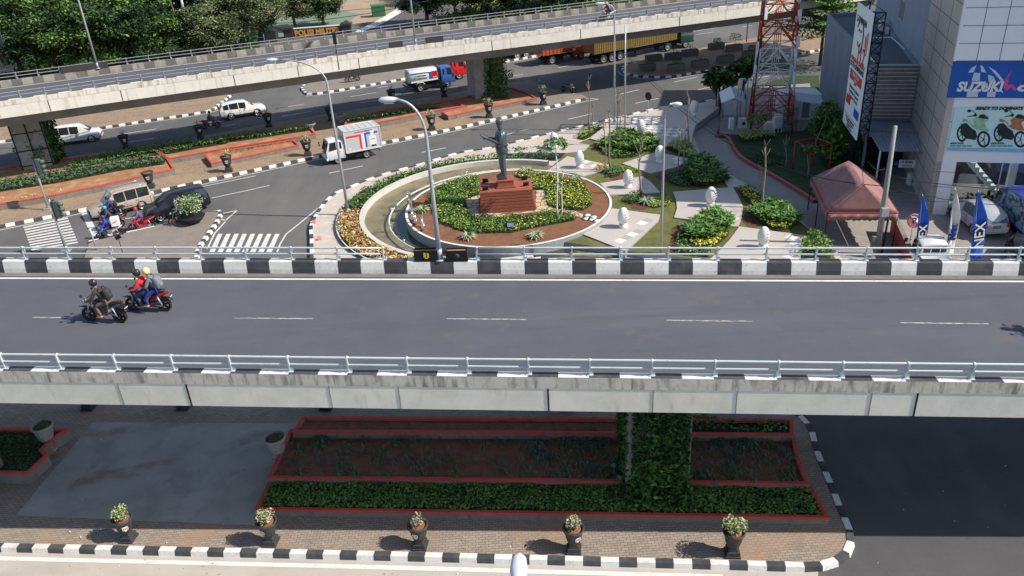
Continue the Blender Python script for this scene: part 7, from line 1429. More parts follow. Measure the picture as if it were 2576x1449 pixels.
b.build('lattice', DARK, bb); b = MB(); b.tube([Vector((bp(.5, 0).x, bp(.5, 0).y, 0)) - bnv * .4, bp(.5, .6, -.4)], .22, 10); b.build('post', DARK, bb)
BG = mat('board_red', (.6, .05, .03), .5, var=.03)
T3 = lambda s_, sz, sx_, tt, m_, bo_=.01: text('lettering', s_, sz, bp(sx_, tt, .06), ud, (0, 0, 1), m_, sh_, bo_, .005)
T3('LAYANAN', .62, .42, .885, INK, .008); T3('112', 1.5, .62, .635, BG, .03); T3('PANGGILAN DARURAT', .4, .5, .565, BG, .006); T3('KOTA SEMARANG', .5, .5, .52, INK, .006)
b = MB(); b.quad(bp(.1, .4, .055), bp(.9, .4, .055), bp(.9, .48, .055), bp(.1, .48, .055)); b.quad(bp(.45, .38, .055), bp(.58, .38, .055), bp(.58, .402, .055), bp(.45, .402, .055)); b.build('red_box', BG, sh_); text('lettering', 'BEBAS PULSA', .34, bp(.5, .455, .07), ud, (0, 0, 1), WHITE, sh_, .004); text('lettering', '24 JAM', .26, bp(.5, .42, .07), ud, (0, 0, 1), WHITE, sh_, .004)
for k, s_ in enumerate(('Kebakaran  Ambulans', 'Kecelakaan  Bencana', 'Keamanan  Darurat')): text('lettering', s_, .34, bp(.5, .345 - .038 * k, .06), ud, (0, 0, 1), INK, sh_, .003)
for k in range(4): text('lettering', ['Dinas Komunikasi dan Informatika', 'Pemerintah Kota Semarang', 'Telepon gratis 112', 'Siap membantu anda'][k], .2, bp(.48, .085 - .022 * k, .06), ud, (0, 0, 1), INK, sh_, .003)
b = MB()
cc = bp(.42, .765, .07); pts = [cc + ud * .95 * math.cos(a) + Vector((0, 0, 1.15 * math.sin(a))) for a in [R(-60) + i * R(215) / 16 for i in range(17)]]; b.tube(pts, .035, 5); b.tube([cc + ud * .4 * math.cos(a) + Vector((0, 0, -.2 + .45 * math.sin(a))) for a in [R(200) + i * R(140) / 8 for i in range(9)]], .03, 5)
for s_ in (-.35, .2): b.tube([cc + ud * s_ + Vector((0, 0, .3)), cc + ud * s_ + Vector((0, 0, .45))], .05, 5)
b.build('face_drawing', INK, sh_); b = MB()
for k in range(3): b.tube([bp(.76 + .07 * k, .76, .06) + ud * 0 + Vector((0, 0, (.35 + .2 * k) * math.sin(a))) + ud * (.12 * math.cos(a)) for a in [R(-80) + i * R(160) / 8 for i in range(9)]], .03, 5)
b.build('sound_waves', BG, sh_); b = MB(); b.quad(bp(.05, .19, .055), bp(.35, .19, .055), bp(.35, .26, .055), bp(.05, .26, .055)); b.build('red_badge', BG, sh_); b = MB(); b.quad(bp(.04, .105, .055), bp(.95, .105, .055), bp(.95, .11, .055), bp(.04, .11, .055)); b.build('red_rule', BG, sh_); b = MB(); b.quad(bp(.65, .15, .055), bp(.98, .15, .055), bp(.98, .22, .055), bp(.65, .22, .055)); b.build('blue_badge', BB, sh_)
# ---- tent
tn = empty('tent', (0, 0, 0), 0, 'faded pink canopy tent with hipped roof and hanging valance beside the utility pole', 'tent'); TM = mixin(mixin(mat('tent_cloth', (.27, .14, .135), .7, var=.1, scale=1.2, bump=.5, bscale=2.5), patches(1.3, .5, .68, .5), (.4, .23, .21)), patches(2.5, .6, .72, .5), (.3, .1, .11)); TM2 = mat('tent_red', (.42, .05, .05), .7, var=.15, scale=2)
ez = 2.3; e1, e2, e3 = G(*zd(675, 440), ez), G(*zd(822, 752), ez), G(*zd(1450, 752), ez); e4 = e1 + (e3 - e2); r2 = G(*zd(1130, 490), 4.0); r1 = G(*zd(1008, 292), 4.0)
def ssheet(nm, quads, m_, par, th=.02, cuts=6, sagz=.0):
    b_ = MB()
    for q in quads:
        if len(q) == 3: q = [q[0], q[1], q[2], q[2]]
        n1 = cuts; vv = []
        for i in range(n1 + 1):
            for j in range(n1 + 1):
                a, c = i / n1, j / n1; p = q[0].lerp(q[1], a).lerp(q[3].lerp(q[2], a), c); p = p + Vector((0, 0, -sagz * math.sin(math.pi * a) * math.sin(math.pi * c) + ru(-.012, .012) * (0 < i < n1 and 0 < j < n1))); vv.append(p)
        b_.add(vv, [(i * (n1 + 1) + j, (i + 1) * (n1 + 1) + j, (i + 1) * (n1 + 1) + j + 1, i * (n1 + 1) + j + 1) for i in range(n1) for j in range(n1)], 0, True)
    o_ = b_.build(nm, m_, par); s2 = o_.modifiers.new('s', 'SOLIDIFY'); s2.thickness = th; return o_
ssheet('roof', [[e1, e2, r2, r1]], TM, tn, sagz=.12); ssheet('roof', [[e2, e3, r2]], TM, tn, sagz=.1); ssheet('roof', [[e3, e4, r1, r2]], TM, tn, sagz=.12); ssheet('roof', [[e4, e1, r1]], TM, tn, sagz=.1)
dn_ = Vector((0, 0, -.55))
for a, c in ((e2, e3), (e1, e2), (e3, e4)):
    b = MB(); n1 = 26; out = (c - a).cross(Vector((0, 0, 1))).normalized() * .05; vv = []
    for i in range(n1 + 1): t = i / n1; p = a.lerp(c, t) + out; vv += [p, p + Vector((0, 0, -.1)), p + dn_ + out * math.sin(i * 1.3) + Vector((0, 0, .07 * (i % 2)))]
    b.add(vv, [(i * 3 + k, i * 3 + k + 1, i * 3 + k + 4, i * 3 + k + 3) for i in range(n1) for k in (1,)], 0, True); b.add(vv, [(i * 3, i * 3 + 1, i * 3 + 4, i * 3 + 3) for i in range(n1)], 1, True); o = b.build('valance', [TM, TM2], tn); o.modifiers.new('s', 'SOLIDIFY').thickness = .012
for e in (e1, e1.lerp(e2, .5), e2, e3, e4): b = MB(); b.tube([Vector((e.x, e.y, 0)), e], .035, 6); b.build('leg', DARK, tn)
rw = GL(zd, [(1460, 850), (1340, 870), (1395, 1140), (1545, 1100)], 0); b = MB(); a, c = G(*zd(1445, 860), 1.1), G(*zd(1560, 1110), 1.1); d = (c - a); rz = math.atan2(d.y, d.x); rwl = empty('red_wall', (0, 0, 0), 0, 'low red painted wall between the tent and the white pickup', 'wall'); b.box(((a.x + c.x) / 2, (a.y + c.y) / 2, .6), (d.length + 2.5, .18, 1.2), rz=rz); b.build('wall', TM2, rwl); b = MB(); b.box(((a.x + c.x) / 2, (a.y + c.y) / 2, 1.23), (d.length + 2.6, .26, .07), rz=rz); b.build('coping', WALLG, rwl)
# ---- feather flags
FBL = mat('flag_blue', (.02, .12, .62), .6, var=.25, scale=1.2)
for lab, bq, tq, wb_, m_, tx_ in (('blue feather flag nearest the no parking sign', (1600, 1230), (1670, 590), .62, FBL, 'NEX'), ('white feather flag between the two blue ones', (1860, 1240), (1962, 530), .5, WHITE, 'Nex'), ('blue feather flag in front of the silver car, largest letters', (2105, 1260), (2168, 555), .78, FBL, 'NEX')):
    p = G(*zd(*bq)); h = HZ(*zd(*tq), p); rt = empty('feather_flag', p, 0, lab, 'flag', 'feather flags along the car park'); dx = G(*zd(*tq), h).x - p.x; b = MB(); b.tube([(0, 0, 0), (dx * .6, 0, h * .6), (dx, 0, h)], [.03, .025, .012], 6); b.build('pole', STEEL, rt); b = MB(); n1 = 16; vv = []
    for i in range(n1 + 1):
        t = i / n1; z_ = .7 + (h - .75) * t; x0 = dx * z_ / h; w_ = wb_ * min(1, (1 - t) * 2.6 + .03) ** .8
        for j in range(5): s_ = j / 4; vv.append((x0 + w_ * s_ - (.25 if 'white' not in lab else .1) * w_, -.05 - .1 * math.sin(s_ * 5 + t * 4), z_ - .12 * s_))
    b.add(vv, [(i * 5 + j, i * 5 + j + 1, (i + 1) * 5 + j + 1, (i + 1) * 5 + j) for i in range(n1) for j in range(4)], 0, True); cl = b.build('cloth', m_, rt); cl.modifiers.new('s', 'SOLIDIFY').thickness = .01
    up_ = Vector((dx, 0, h)).normalized(); text('lettering', tx_, wb_ * 1.0, Vector((dx * .42 + wb_ * .25, -.17, h * .45)), up_, Vector((-1, 0, dx / h)), BLACK, cl, .05); text('lettering', tx_, wb_ * 1.0, Vector((dx * .42 + wb_ * .25, -.185, h * .45)), up_, Vector((-1, 0, dx / h)), WHITE if 'white' not in lab else BB, cl, .01)
# ---- lattice tower
fl_, fr_ = G(*yc(2135, 1200)), G(*yc(2500, 1200)); fw = (fr_ - fl_); side = fw.length; fx = fw.normalized(); fy = Vector((-fx.y, fx.x, 0)); tc_ = (fl_ + fr_) / 2 + fy * side / 2; TR = mat('tower_red', (.42, .06, .035), .6, var=.15, scale=3); TW = mat('tower_white', (.7, .7, .69), .6, var=.1, scale=3)
tw = empty('lattice_tower', (0, 0, 0), 0, 'red and white lattice telecom tower rising out of the top of the picture', 'tower'); LV = [0, 1.6, 3.3, 5.2, 7.1, 8.8, 10.5, 12.3, 14.1, 16]; hw = lambda z: side / 2 * (1 - .022 * z)
def cpt(i, z): sx, sy = ((-1, -1), (1, -1), (1, 1), (-1, 1))[i]; return tc_ + fx * sx * hw(z) + fy * sy * hw(z) + Vector((0, 0, z))
for z0, z1, m_ in zip(LV, LV[1:], [TR, TR, TW, TW, TR, TR, TW, TW, TR]):
    b = MB()
    for i in range(4):
        j = (i + 1) % 4; a0, a1, c0_, c1 = cpt(i, z0), cpt(i, z1), cpt(j, z0), cpt(j, z1); b.tube([a0, a1], .09, 6); b.tube([a1, c1], .05, 5); mid = (a1 + c1) / 2
        b.tube([a0, mid], .055, 5); b.tube([c0_, mid], .055, 5); b.tube([a0.lerp(a1, .5), a0.lerp(mid, .5)], .03, 4); b.tube([c0_.lerp(c1, .5), c0_.lerp(mid, .5)], .03, 4); b.tube([a0.lerp(a1, .5), a0.lerp(mid, .75)], .025, 4); b.tube([c0_.lerp(c1, .5), c0_.lerp(mid, .75)], .025, 4)
        t2 = a0.lerp(a1, .25); b.tube([t2, a0.lerp(mid, .25)], .025, 4)
    b.tube([cpt(0, z1), cpt(2, z1)], .035, 4); b.tube([cpt(1, z1), cpt(3, z1)], .035, 4)
    b.build('section', m_, tw)
    b = MB()
    for k in (-.25, -.08, .08, .25): b.tube([tc_ + fx * k + Vector((0, 0, z0)), tc_ + fx * k + Vector((0, 0, z1))], .03, 4)
    b.tube([tc_ + fx * .3 * math.cos(a) + fy * .3 * math.sin(a) + Vector((0, 0, (z0 + z1) / 2)) for a in [i * math.pi / 6 for i in range(13)]], .03, 4); b.build('cable_ladder', m_, tw)
b = MB(); b.tube([cpt(0, 0) + Vector((-.12, -.1, 0)), cpt(0, 16) + Vector((-.12, -.1, 0))], .05, 5); b.build('cable_run', BLACK, tw)
b = MB()
for i, z_, rz in ((0, 9.8, .3), (1, 9.6, -.4), (1, 7.6, -.2), (2, 8.6, .5)): b.box(cpt(i, z_) + fx * .1, (.3, .2, .9), rz=rz)
b.build('antenna', TW, tw)
q7 = Q(2260, 180, 4.829)
def cbox(nm, lab, cat, q, bx_, z0, size, m_, rz=0.05, grp=None, post=0, extra=None):
    p = G(*q(*bx_), 0); rt = empty(nm, p, rz, lab, cat, grp); b = MB(); b.box((0, 0, z0 + size[2] / 2), size); o = bevel(b.build('casing', m_, rt), .02); b = MB(); b.box((0, -size[1] / 2 - .004, z0 + size[2] / 2), (size[0] * .8, .01, size[2] * .85)); b.build('door', mat('cab_door', (.5, .53, .56), .6), o)
    if post: b = MB(); b.box((0, 0, z0 / 2), (.08, .08, z0)); b.build('post', POLE, rt)
    if extra == 'fan': b = MB(); b.tube([(0, -size[1] / 2 - .01, z0 + size[2] * .5), (0, -size[1] / 2 - .02, z0 + size[2] * .5)], .16, 16); b.build('fan', DARK, o)
    if extra == 'vent': b = MB(); b.box((-.15, -size[1] / 2 - .01, z0 + .3), (.2, .02, .3)); b.box((.15, -size[1] / 2 - .01, z0 + .3), (.2, .02, .3)); b.build('vent', DARK, o)
    return rt
CW = mat('cabinet_white', (.66, .68, .7), .6, var=.06); cbox('cabinet', 'tall white equipment cabinet at the foot of the tower', 'cabinet', q7, (800, 1150), .1, (.72, .6, 1.5), CW, extra='vent', grp='equipment cabinets'); cbox('cabinet', 'lower white equipment cabinet left of the tall one', 'cabinet', q7, (670, 1150), .1, (.7, .6, .95), CW, grp='equipment cabinets')
cbox('meter_box', 'beige box with a round fan opening on a post left of the tower', 'box', q7, (280, 1190), .75, (.65, .4, .85), mat('cabinet_beige', (.5, .48, .4), .6), post=1, extra='fan', grp='boxes on posts'); cbox('meter_box', 'narrow white box on a post left of the beige one', 'box', q7, (105, 1200), .7, (.38, .3, .95), CW, post=1, grp='boxes on posts')
ht = empty('hut', G(*q7(1110, 960)), -.1, 'small white hut with a slab roof right of the tower base', 'hut'); b = MB(); b.box((0, .8, 1.2), (3.6, 2.4, 2.4)); o = b.build('wall', CW, ht); b = MB(); b.box((.55, -.42, 1.1), (.6, .03, 1.4)); b.build('door', mat('door_grey_green', (.2, .27, .27), .6), o)
cn_p = [G(*q7(*k), 2.7) for k in ((1070, 520), (1470, 570), (1520, 690), (1110, 640))]; b = MB(); b.quad(*reversed(cn_p)); o = b.build('canopy', mat('canopy_grey', (.42, .43, .45), .7, var=.1)); o.modifiers.new('s', 'SOLIDIFY').thickness = .1; tag(o, 'thin grey sheet canopy over the yard right of the tower', 'canopy')
yw = [G(*q7(*k), 0) for k in ((0, 900), (410, 900), (1030, 830), (1360, 900))]; b = MB()
for a, c in zip(yw, yw[1:]): d = c - a; b.box(((a.x + c.x) / 2, (a.y + c.y) / 2, .75), (d.length, .15, 1.5), rz=math.atan2(d.y, d.x))
tag(b.build('yard_wall', mat('yard_white', (.55, .58, .62), .8, var=.1)), 'low white yard wall behind the tower legs', 'wall')
flat('tower_yard', GL(q7, [(-30, 560), (420, 480), (1300, 420), (1440, 900), (1200, 1140), (200, 1200), (-60, 1180)], 0), .215, mat('yard_concrete', (.26, .25, .24), .9, var=.12, scale=.6))
gz = empty('shelter', G(*q7(90, 900)), 0, 'small shelter with a white corrugated pitched roof left of the tower', 'shelter'); R1 = [G(*q7(*k), 2.6) for k in ((0, 500), (110, 432), (180, 600), (0, 670))]; RR = MB(); o0 = gz.location
RR.quad(*[k - o0 for k in reversed([G(*q7(-60, 520), 2.9), G(*q7(110, 432), 3.2), G(*q7(180, 600), 3.0), G(*q7(-30, 680), 2.7)])]); o = RR.build('roof', WHITE, gz); o.modifiers.new('s', 'SOLIDIFY').thickness = .06; RR = MB(); RR.quad(*[k - o0 for k in reversed([G(*q7(110, 432), 3.2), G(*q7(300, 500), 2.7), G(*q7(330, 680), 2.5), G(*q7(180, 600), 3.0)])]); o = RR.build('roof', mat('roof_shaded', (.4, .42, .45), .7), gz); o.modifiers.new('s', 'SOLIDIFY').thickness = .06  # right slope of the white roof painted darker, as its shaded side
for x, y in ((-.8, -.6), (1.6, -.6), (-.8, 1.2), (1.6, 1.2)): b = MB(); b.tube([(x, y, 0), (x, y, 2.6)], .06, 6); b.build('post', POLE, gz)
for x0 in (190, 235, 320):
    p = G(*q7(x0, 1050), 0); z_ = 4.0; b = MB(); b.tube([p, p + Vector((0, 0, z_)), p + Vector((.08, 0, z_ + .2)), p + Vector((.25, 0, z_ + .22)), p + Vector((.3, 0, z_))], .07, 7); tag(b.build('vent_pipe', STEEL), {190: 'left galvanised gooseneck pipe by the shelter', 235: 'middle galvanised gooseneck pipe, hook facing the first', 320: 'right galvanised gooseneck pipe by the shelter'}[x0], 'pipe', 'gooseneck pipes left of the tower')
tl = empty('trellis', G(*q7(990, 1180), .2), .1, 'dark open mesh trellis post in front of the tower', 'trellis'); b = MB()
for k in range(9):
    for j in range(6): b.tube([(-.55 + .22 * j, 0, .2 + .24 * k), (-.55 + .22 * j + .11, 0, .32 + .24 * k), (-.55 + .22 * j, 0, .44 + .24 * k), (-.55 + .22 * j - .11, 0, .32 + .24 * k), (-.55 + .22 * j, 0, .2 + .24 * k)], .028, 4)
b.build('mesh', BARKD, tl)
# planter boxes on the right median
BXM = mat('box_planter', (.15, .145, .14), .85, var=.2, scale=3)
for k, (x, y, pl, lab) in enumerate(((1205, 632, 0, 'first box from the median nose, empty and half in shadow'), (1465, 632, 1, 'second box from the nose with a round olive bush'), (1680, 598, 2, 'third box from the nose, thin twigs and a dry bush'), (1905, 556, 3, 'fourth box from the nose, one bare twig'), (2135, 510, 1, 'fifth box from the nose, lime bush beside the tower'),
        (1265, 548, 0, 'shaded back box opposite the first, empty'), (1440, 530, 3, 'shaded back box opposite the second'), (1590, 500, 2, 'shaded back box opposite the third'), (1825, 440, 1, 'shaded back box with a wide bush'), (1985, 455, 4, 'shaded back box with the tallest round bush'))):
    p = G(*yc(x, y), .17); rt = empty('box_planter', p, .22, lab, 'planter', 'dark box planters on the right median'); b = MB(); ring(b, [(-.95, -.35), (.95, -.35), (.95, .35), (-.95, .35)], 0, .75, .08); o = b.build('box', BXM, rt); b = MB(); b.box((0, 0, .62), (1.75, .6, .05)); b.build('soil', SOIL, rt)
    if pl: b = MB(); leafball(b, (.1, 0, 1.0 + (.5 if pl == 4 else 0)), .5 if pl != 4 else .75, 40 if pl in (2, 3) else 220, .13, [2, 2, 3], .8); b.tube([(0, 0, .6), (.1, 0, 1.3)], .03, 5, 1); b.build('plant', [LEAFS[0], LEAFS[1], mat('leaf_olive', (.2, .19, .06), .7)], rt)
# gantry sign on the shaded median
p = G(*yc(2160, 380)); gs = empty('road_sign', p, .25, 'dark road sign board on two legs beside the tower', 'sign'); b = MB(); b.box((0, 0, 3.1), (2.4, .1, 1.1)); b.build('board', DARK, gs)
for x in (-1, 1): b = MB(); b.tube([(x, 0, 0), (x, 0, 3)], .06, 6); b.build('leg', DARK, gs)
# ---- military police sign, bin, far yard
pm = empty('gate_sign', (0, 0, 0), 0, 'black wall sign with gold letters between two dark capped pillars', 'sign'); PM = mat('stone_black', (.04, .04, .045), .4, var=.2, scale=3, spec=.5); a, c = G(*yb(300, 340)), G(*yb(820, 300)); d = c - a; dd = d.normalized(); rz = math.atan2(dd.y, dd.x); sgz = HZ(*yb(340, 255), a)
for e in (a, c):
    b = MB(); b.box((e.x, e.y, sgz * .5), (1.35, 1.35, sgz), rz=rz); b.box((e.x, e.y, sgz + .12), (1.7, 1.7, .24), rz=rz); b.box((e.x, e.y, sgz + .4), (1.5, 1.5, .4), rz=rz, tap=.1); b.build('pillar', PM, pm)
mid = (a + c) / 2; b = MB(); b.box((mid.x, mid.y, sgz - .75), (d.length - 1.3, .4, 1.35), rz=rz); bo = b.build('board', PM, pm); b = MB(); b.box((mid.x, mid.y, sgz - .02), (d.length - 1.2, .5, .1), rz=rz); b.box((mid.x, mid.y, sgz - 1.5), (d.length - 1.3, .5, .12), rz=rz); b.build('white_edge', WHITE, bo)
nrm = Vector((dd.y, -dd.x, 0)); GOLD = mat('gold_letters', (.62, .3, .06), .5); text('lettering', 'POLISI MILITER', 1.15, mid + nrm * .22 + Vector((0, 0, sgz - .75)) - dd * .1, dd, (0, 0, 1), GOLD, bo, .05, .04, sx=.9)
p = G(*yb(1100, 145)); bn_ = empty('waste_bin', p, .2, 'green waste container beside the lane behind the flyover', 'waste bin'); b = MB(); b.box((0, 0, .9), (2.2, 1.5, 1.7)); b.build('body', mat('bin_green', (.04, .13, .06), .6), bn_); b = MB(); b.box((0, .1, 1.82), (2.4, 1.7, .18)); b.build('lid', mat('bin_green_light', (.08, .2, .1), .6), bn_)
p = G(*yb(120, 370)); b = MB(); b.box((p.x, p.y, .8), (2.6, 1.6, 1.6)); o = b.build('kiosk', PM); tag(o, 'small dark kiosk left of the military police sign', 'kiosk')
b = MB(); f0, f1 = G(*ya(2050, 385)), G(*ya(2370, 385)); 
for k in range(6): q = f0.lerp(f1, k / 5); b.tube([q, q + Vector((0, 0, 1.5))], .05, 5)
b.tube([f0 + Vector((0, 0, 1.5)), f1 + Vector((0, 0, 1.5))], .05, 5); b.tube([f0 + Vector((0, 0, .8)), f1 + Vector((0, 0, .8))], .04, 5); tag(b.build('rail_fence', STEEL), 'thin metal rail fence under the trees left of the kiosk', 'fence')
tl_ = G(*ya(60, 640)); lb = empty('roadside_billboard', G(15, 225), .4, 'back of a metal framed billboard at the left edge behind the flyover', 'billboard'); b = MB(); b.box((0, 0, 5.6), (3.2, .15, 7)); b.build('panel', mat('panel_grey', (.22, .23, .25), .6, .4, var=.2, scale=1), lb); b = MB()
for k in range(8): b.tube([(-1.6, -.2, 2.4 + .9 * k), (1.6, -.2, 2.4 + .9 * k)], .05, 4)
for x in (-1.5, -.5, .5, 1.5): b.tube([(x, -.22, 0 if abs(x) > 1 else 2), (x, -.22, 9)], .07, 5)
b.build('frame', STEEL, lb)
# ---- trees
def crown(n, rx, rz, clusters, ls, seed, mts=(5, 3, 1)):
    random.seed(seed); b = MB(); cs = []
    for k in range(clusters):
        d = Vector((random.gauss(0, 1), random.gauss(0, 1), random.gauss(0, .8))).normalized() * (random.random() ** .45); cs.append((Vector((d.x * rx, d.y * rx, d.z * rz)), ru(.9, 1.7) * rx / 4.5, pick([5, 3, 1.2])))
    for _ in range(n):
        c, r_, tone = cs[int(rnd() * len(cs))]; d = Vector((random.gauss(0, .42), random.gauss(0, .42), random.gauss(0, .26))); leafq(b, c + d * r_, ls * ru(.6, 1.4), min(2, max(0, tone + pick([2, 3, 1]) - 1)) if rnd() < .8 else pick(mts), .9)
    return b, cs
def treeproto(seed, rx, rz, h, n, ls, mts, lab):
    b, cs = crown(n, rx, rz, 46, ls, seed); rt = empty('tree', (0, 0, 0), 0, lab, 'tree', 'trees behind the flyover'); b.v = [(x, y, z + h) for x, y, z in b.v]; b.build('crown', mts, rt); b = MB(); b.tube([(0, 0, 0), (.1, .05, h * .3), (.0, .15, h * .6), (.1, 0, h)], [.34, .27, .2, .1], 8)
    for c, r_, t in cs[:14]: b.tube([(.05, .1, h * .45), Vector((c.x * .45, c.y * .45, h * .7 + c.z * .3)), Vector((c.x, c.y, c.z + h))], [.13, .08, .03], 6)
    b.build('trunk', BARKD, rt); return rt
TLF = [mat('tree_deep', (.014, .035, .01), .6, var=.4, scale=.8), mat('tree_mid', (.04, .09, .018), .6, var=.35, scale=.8), mat('tree_bright', (.12, .2, .035), .6, var=.3, scale=.8)]
TLG = [mat('tree_grey_deep', (.05, .075, .03), .6, var=.4, scale=.8), mat('tree_grey_mid', (.11, .14, .055), .6, var=.35, scale=.8), mat('tree_grey_bright', (.19, .22, .09), .6, var=.3, scale=.8)]
pa = treeproto(11, 5.2, 4.2, 5.6, 15000, .33, TLF, ''); pb = treeproto(23, 4.5, 3.8, 5.0, 13000, .31, TLF, ''); pc2 = treeproto(37, 4.6, 3.2, 5.0, 13000, .28, TLG, '')
TS = [(pa, 60, 205, 1.15, 'dark broad tree in the far left corner behind the metal billboard'), (pb, 150, 205, 1.0, 'dark tree directly left of the left flyover lamp post'), (pa, 255, 195, 1.0, 'bright topped tree right of the left flyover lamp post'), (pb, 335, 188, 1.15, 'dense tree in the front row midway between the two left poles'), (pa, 415, 165, .95, 'tree with a visible forked trunk left of the white pole'),
      (pc2, 530, 155, 1.0, 'greyish tree just right of the white pole'), (pc2, 600, 130, 1.1, 'greyish tree above the thin rail fence'), (pc2, 665, 105, .95, 'greyish tree behind the dark kiosk'), (pc2, 745, 75, .85, 'greyish tree behind the sign board, left half'), (pb, 815, 65, .75, 'small green tree behind the right pillar of the sign'),
      (pa, 30, 110, 1.3, 'second row tree at the far left edge'), (pb, 190, 120, 1.3, 'second row tree above the left lamp post'), (pa, 330, 105, 1.3, 'second row tree above the middle of the left trees'), (pb, 470, 85, 1.3, 'second row tree behind the white pole top'), (pc2, 610, 55, 1.2, 'second row greyish tree left of the court'), (pa, 110, 20, 1.5, 'back row tree in the upper left corner'), (pb, 290, 15, 1.5, 'back row tree at the top edge, second from the left'), (pa, 450, 0, 1.5, 'back row tree at the top edge, third from the left'), (pc2, 590, -10, 1.4, 'back row greyish tree at the top edge'), (pc2, 720, 0, 1.0, 'back row greyish tree left of the sandy yard'),
      (pb, 1075, 62, 1.0, 'tree overhanging the lane, left end of the upper middle row'), (pa, 1150, 62, 1.0, 'dark tree right of the lane behind the flyover'), (pb, 1230, 50, 1.05, 'dark tree of the upper middle row behind the flyover lamp'), (pa, 1320, 36, 1.05, 'tree of the upper middle row, centre top'), (pb, 1405, 24, 1.0, 'tree of the upper middle row, right of centre'), (pa, 1490, 8, 1.0, 'tree of the upper middle row nearest the white flyover scooter'), (pb, 1580, -8, 1.0, 'last tree of the upper middle row at the top edge'), (pa, 1180, 0, 1.3, 'taller tree behind the upper middle row, left'), (pa, 1380, -30, 1.3, 'taller tree behind the upper middle row, right')]
_ch = {}
for x in bpy.data.objects:
    if x.parent: _ch.setdefault(x.parent.name, []).append(x)
used_ = set()
for k, (pr__, px, py, s_, lab) in enumerate(TS):
    if pr__.name in used_: t = copy_tree(pr__, None, _ch)
    else: t = pr__; used_.add(pr__.name)
    p = G(px, py); t.location = (p.x, p.y, 0); t.scale = (s_, s_, s_ * (1 + .1 * math.sin(k))); t.rotation_euler = (0, 0, k * 1.9); t['label'] = lab; t['category'] = 'tree'; t['group'] = 'trees behind the flyover'
random.seed(5)
ug = MB(); UP_ = [(G(x_, y_).x, G(x_, y_).y) for x_, y_ in ((-400, 275), (0, 222), (337, 180), (560, 150), (660, 138))] + [(G(900, 85).x, G(900, 85).y), (G(660, 95).x, G(660, 95).y), (G(300, 120).x, G(300, 120).y), (G(-300, 160).x, G(-300, 160).y)]
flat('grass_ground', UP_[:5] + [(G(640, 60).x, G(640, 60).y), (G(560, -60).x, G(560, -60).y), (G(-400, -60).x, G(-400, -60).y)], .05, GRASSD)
for x, y in inpoly(UP_[:5] + [(G(640, 100).x, G(640, 100).y), (G(300, 120).x, G(300, 120).y), (G(-300, 160).x, G(-300, 160).y)], 5200): leafq(ug, (x, y, ru(.1, .9 + .8 * math.sin(x * .7) ** 2)), ru(.3, .6), pick([4, 2, 1]), 1)
UQ_ = [(G(x_, y_).x, G(x_, y_).y) for x_, y_ in ((1080, 88), (1240, 70), (1420, 48), (1640, 18), (1760, 0), (1760, -60), (1400, -30), (1110, 40))]
flat('grass_ground', UQ_, .052, GRASSD)
for x, y in inpoly(UQ_, 5500): leafq(ug, (x, y, ru(.1, .9 + 1.2 * math.sin(x * .5) ** 2)), ru(.3, .6), pick([4, 2, 1]), 1)
tag(ug.build('undergrowth', TLF), 'dark undergrowth below the trees along the far side of the flyover', 'undergrowth', kind='stuff')
flt = [mat('tier_deep', (.03, .08, .02), .6, var=.3), mat('tier_mid', (.08, .18, .03), .6, var=.3), mat('tier_bright', (.15, .28, .05), .6, var=.3)]
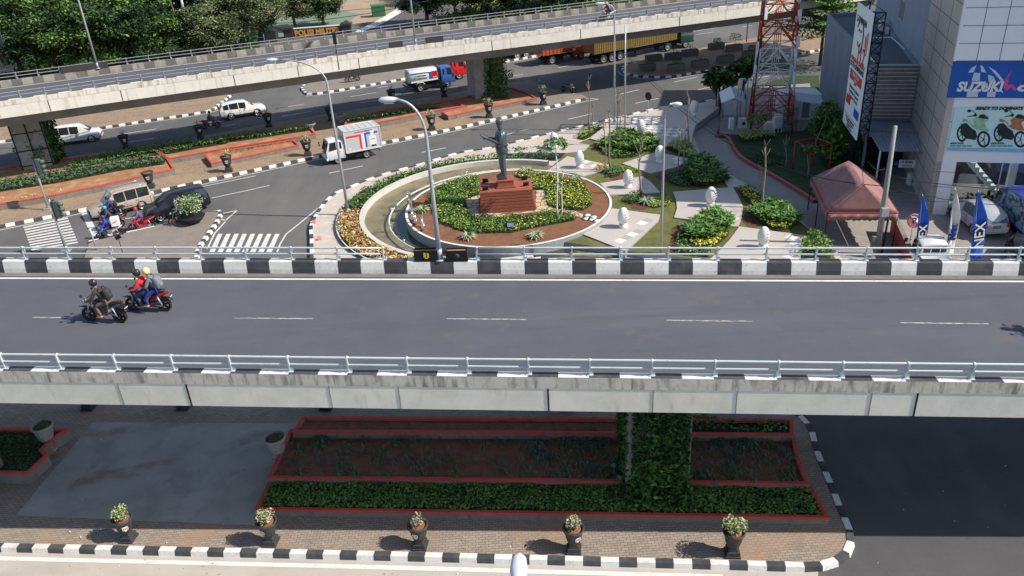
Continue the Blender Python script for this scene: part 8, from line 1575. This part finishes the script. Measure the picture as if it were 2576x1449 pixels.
def tiered(lab, p, h, rr, lean=(0, 0)):
    rt = empty('tiered_tree', p, 0, lab, 'tree'); b = MB()
    for k in range(6):
        z_ = h * (.42 + .11 * k); r_ = rr * (1.05 - .12 * k)
        for _ in range(1500): a = ru(0, 6.28); q = r_ * rnd() ** .6; leafq(b, (q * math.cos(a), q * math.sin(a), z_ + ru(-.12, .12) - q * .06 + .3 * math.sin(a * 3 + k)), .32 * ru(.6, 1.3), pick([2, 3, 2]), 2.5)
    b.build('crown', flt, rt); b = MB(); b.tube([(0, 0, 0), (0, 0, h)], [.2, .06], 7)
    for k in range(6):
        for j in range(6): a = j * 1.05 + k; z_ = h * (.42 + .11 * k); r_ = rr * (.9 - .12 * k); b.tube([(0, 0, z_ - .3), (r_ * math.cos(a), r_ * math.sin(a), z_)], [.05, .015], 4)
    b.build('trunk', BARKD, rt); return rt
tiered('bright green tree with flat layered branches right of the tower', G(2062, 165), 9.5, 4.2); 
tiered('shaded layered tree at the foot of the billboard', G(*zd(930, 330), .2), 3.2, 1.5); tiered('low shaded layered tree beside the grey wing wall', G(*zd(800, 130), .2), 3.0, 1.4)
pl3 = treeproto(51, 1.5, 1.0, 3.2, 700, .5, TLF, 'broad leafed young tree left of the corrugated shelter'); pl3['group'] = 'young trees near the shelter'; pl3['category'] = 'tree'; pl3.location = G(*yc(1835, 1010)); t = copy_tree(pl3); t['label'] = 'broad leafed young tree just behind the corrugated shelter'; t.location = G(*yc(2065, 900)); t.rotation_euler.z = 2
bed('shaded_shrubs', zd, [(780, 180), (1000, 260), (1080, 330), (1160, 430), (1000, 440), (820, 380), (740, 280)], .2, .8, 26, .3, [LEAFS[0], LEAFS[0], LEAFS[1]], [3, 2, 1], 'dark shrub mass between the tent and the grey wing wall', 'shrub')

# ---- litter and dry leaves
lt = MB()
for q_, n_, z_ in (([(2080, 1100), (2576, 1100), (2700, 1440), (2200, 1440)], 26, .012), ([(60, 1310), (2050, 1360), (2060, 1410), (0, 1370)], 60, .185), ([(250, 1070), (700, 1070), (620, 1290), (80, 1290)], 24, .19), ([(0, 1400), (2000, 1442), (2000, 1449), (0, 1449)], 24, .012), ([(240, 615), (540, 545), (500, 640), (230, 650)], 60, .185), ([(0, 560), (620, 430), (1250, 300), (1240, 280), (600, 400), (0, 530)], 160, .19), ([(850, 500), (830, 560), (800, 640), (870, 640)], 20, .195)):
    for x, y in inpoly([(g_.x, g_.y) for g_ in GL(None, q_)], n_): leafq(lt, (x, y, z_ + .01), ru(.03, .09), pick([3, 2, 1]), 3)
tag(lt.build('litter', [mat('dry_leaf', (.3, .2, .1), .8, var=.2), mat('paper_scrap', (.6, .58, .54), .8), LEAFS[1]]), 'scattered dry leaves and paper scraps on the pavements', 'litter', kind='stuff')
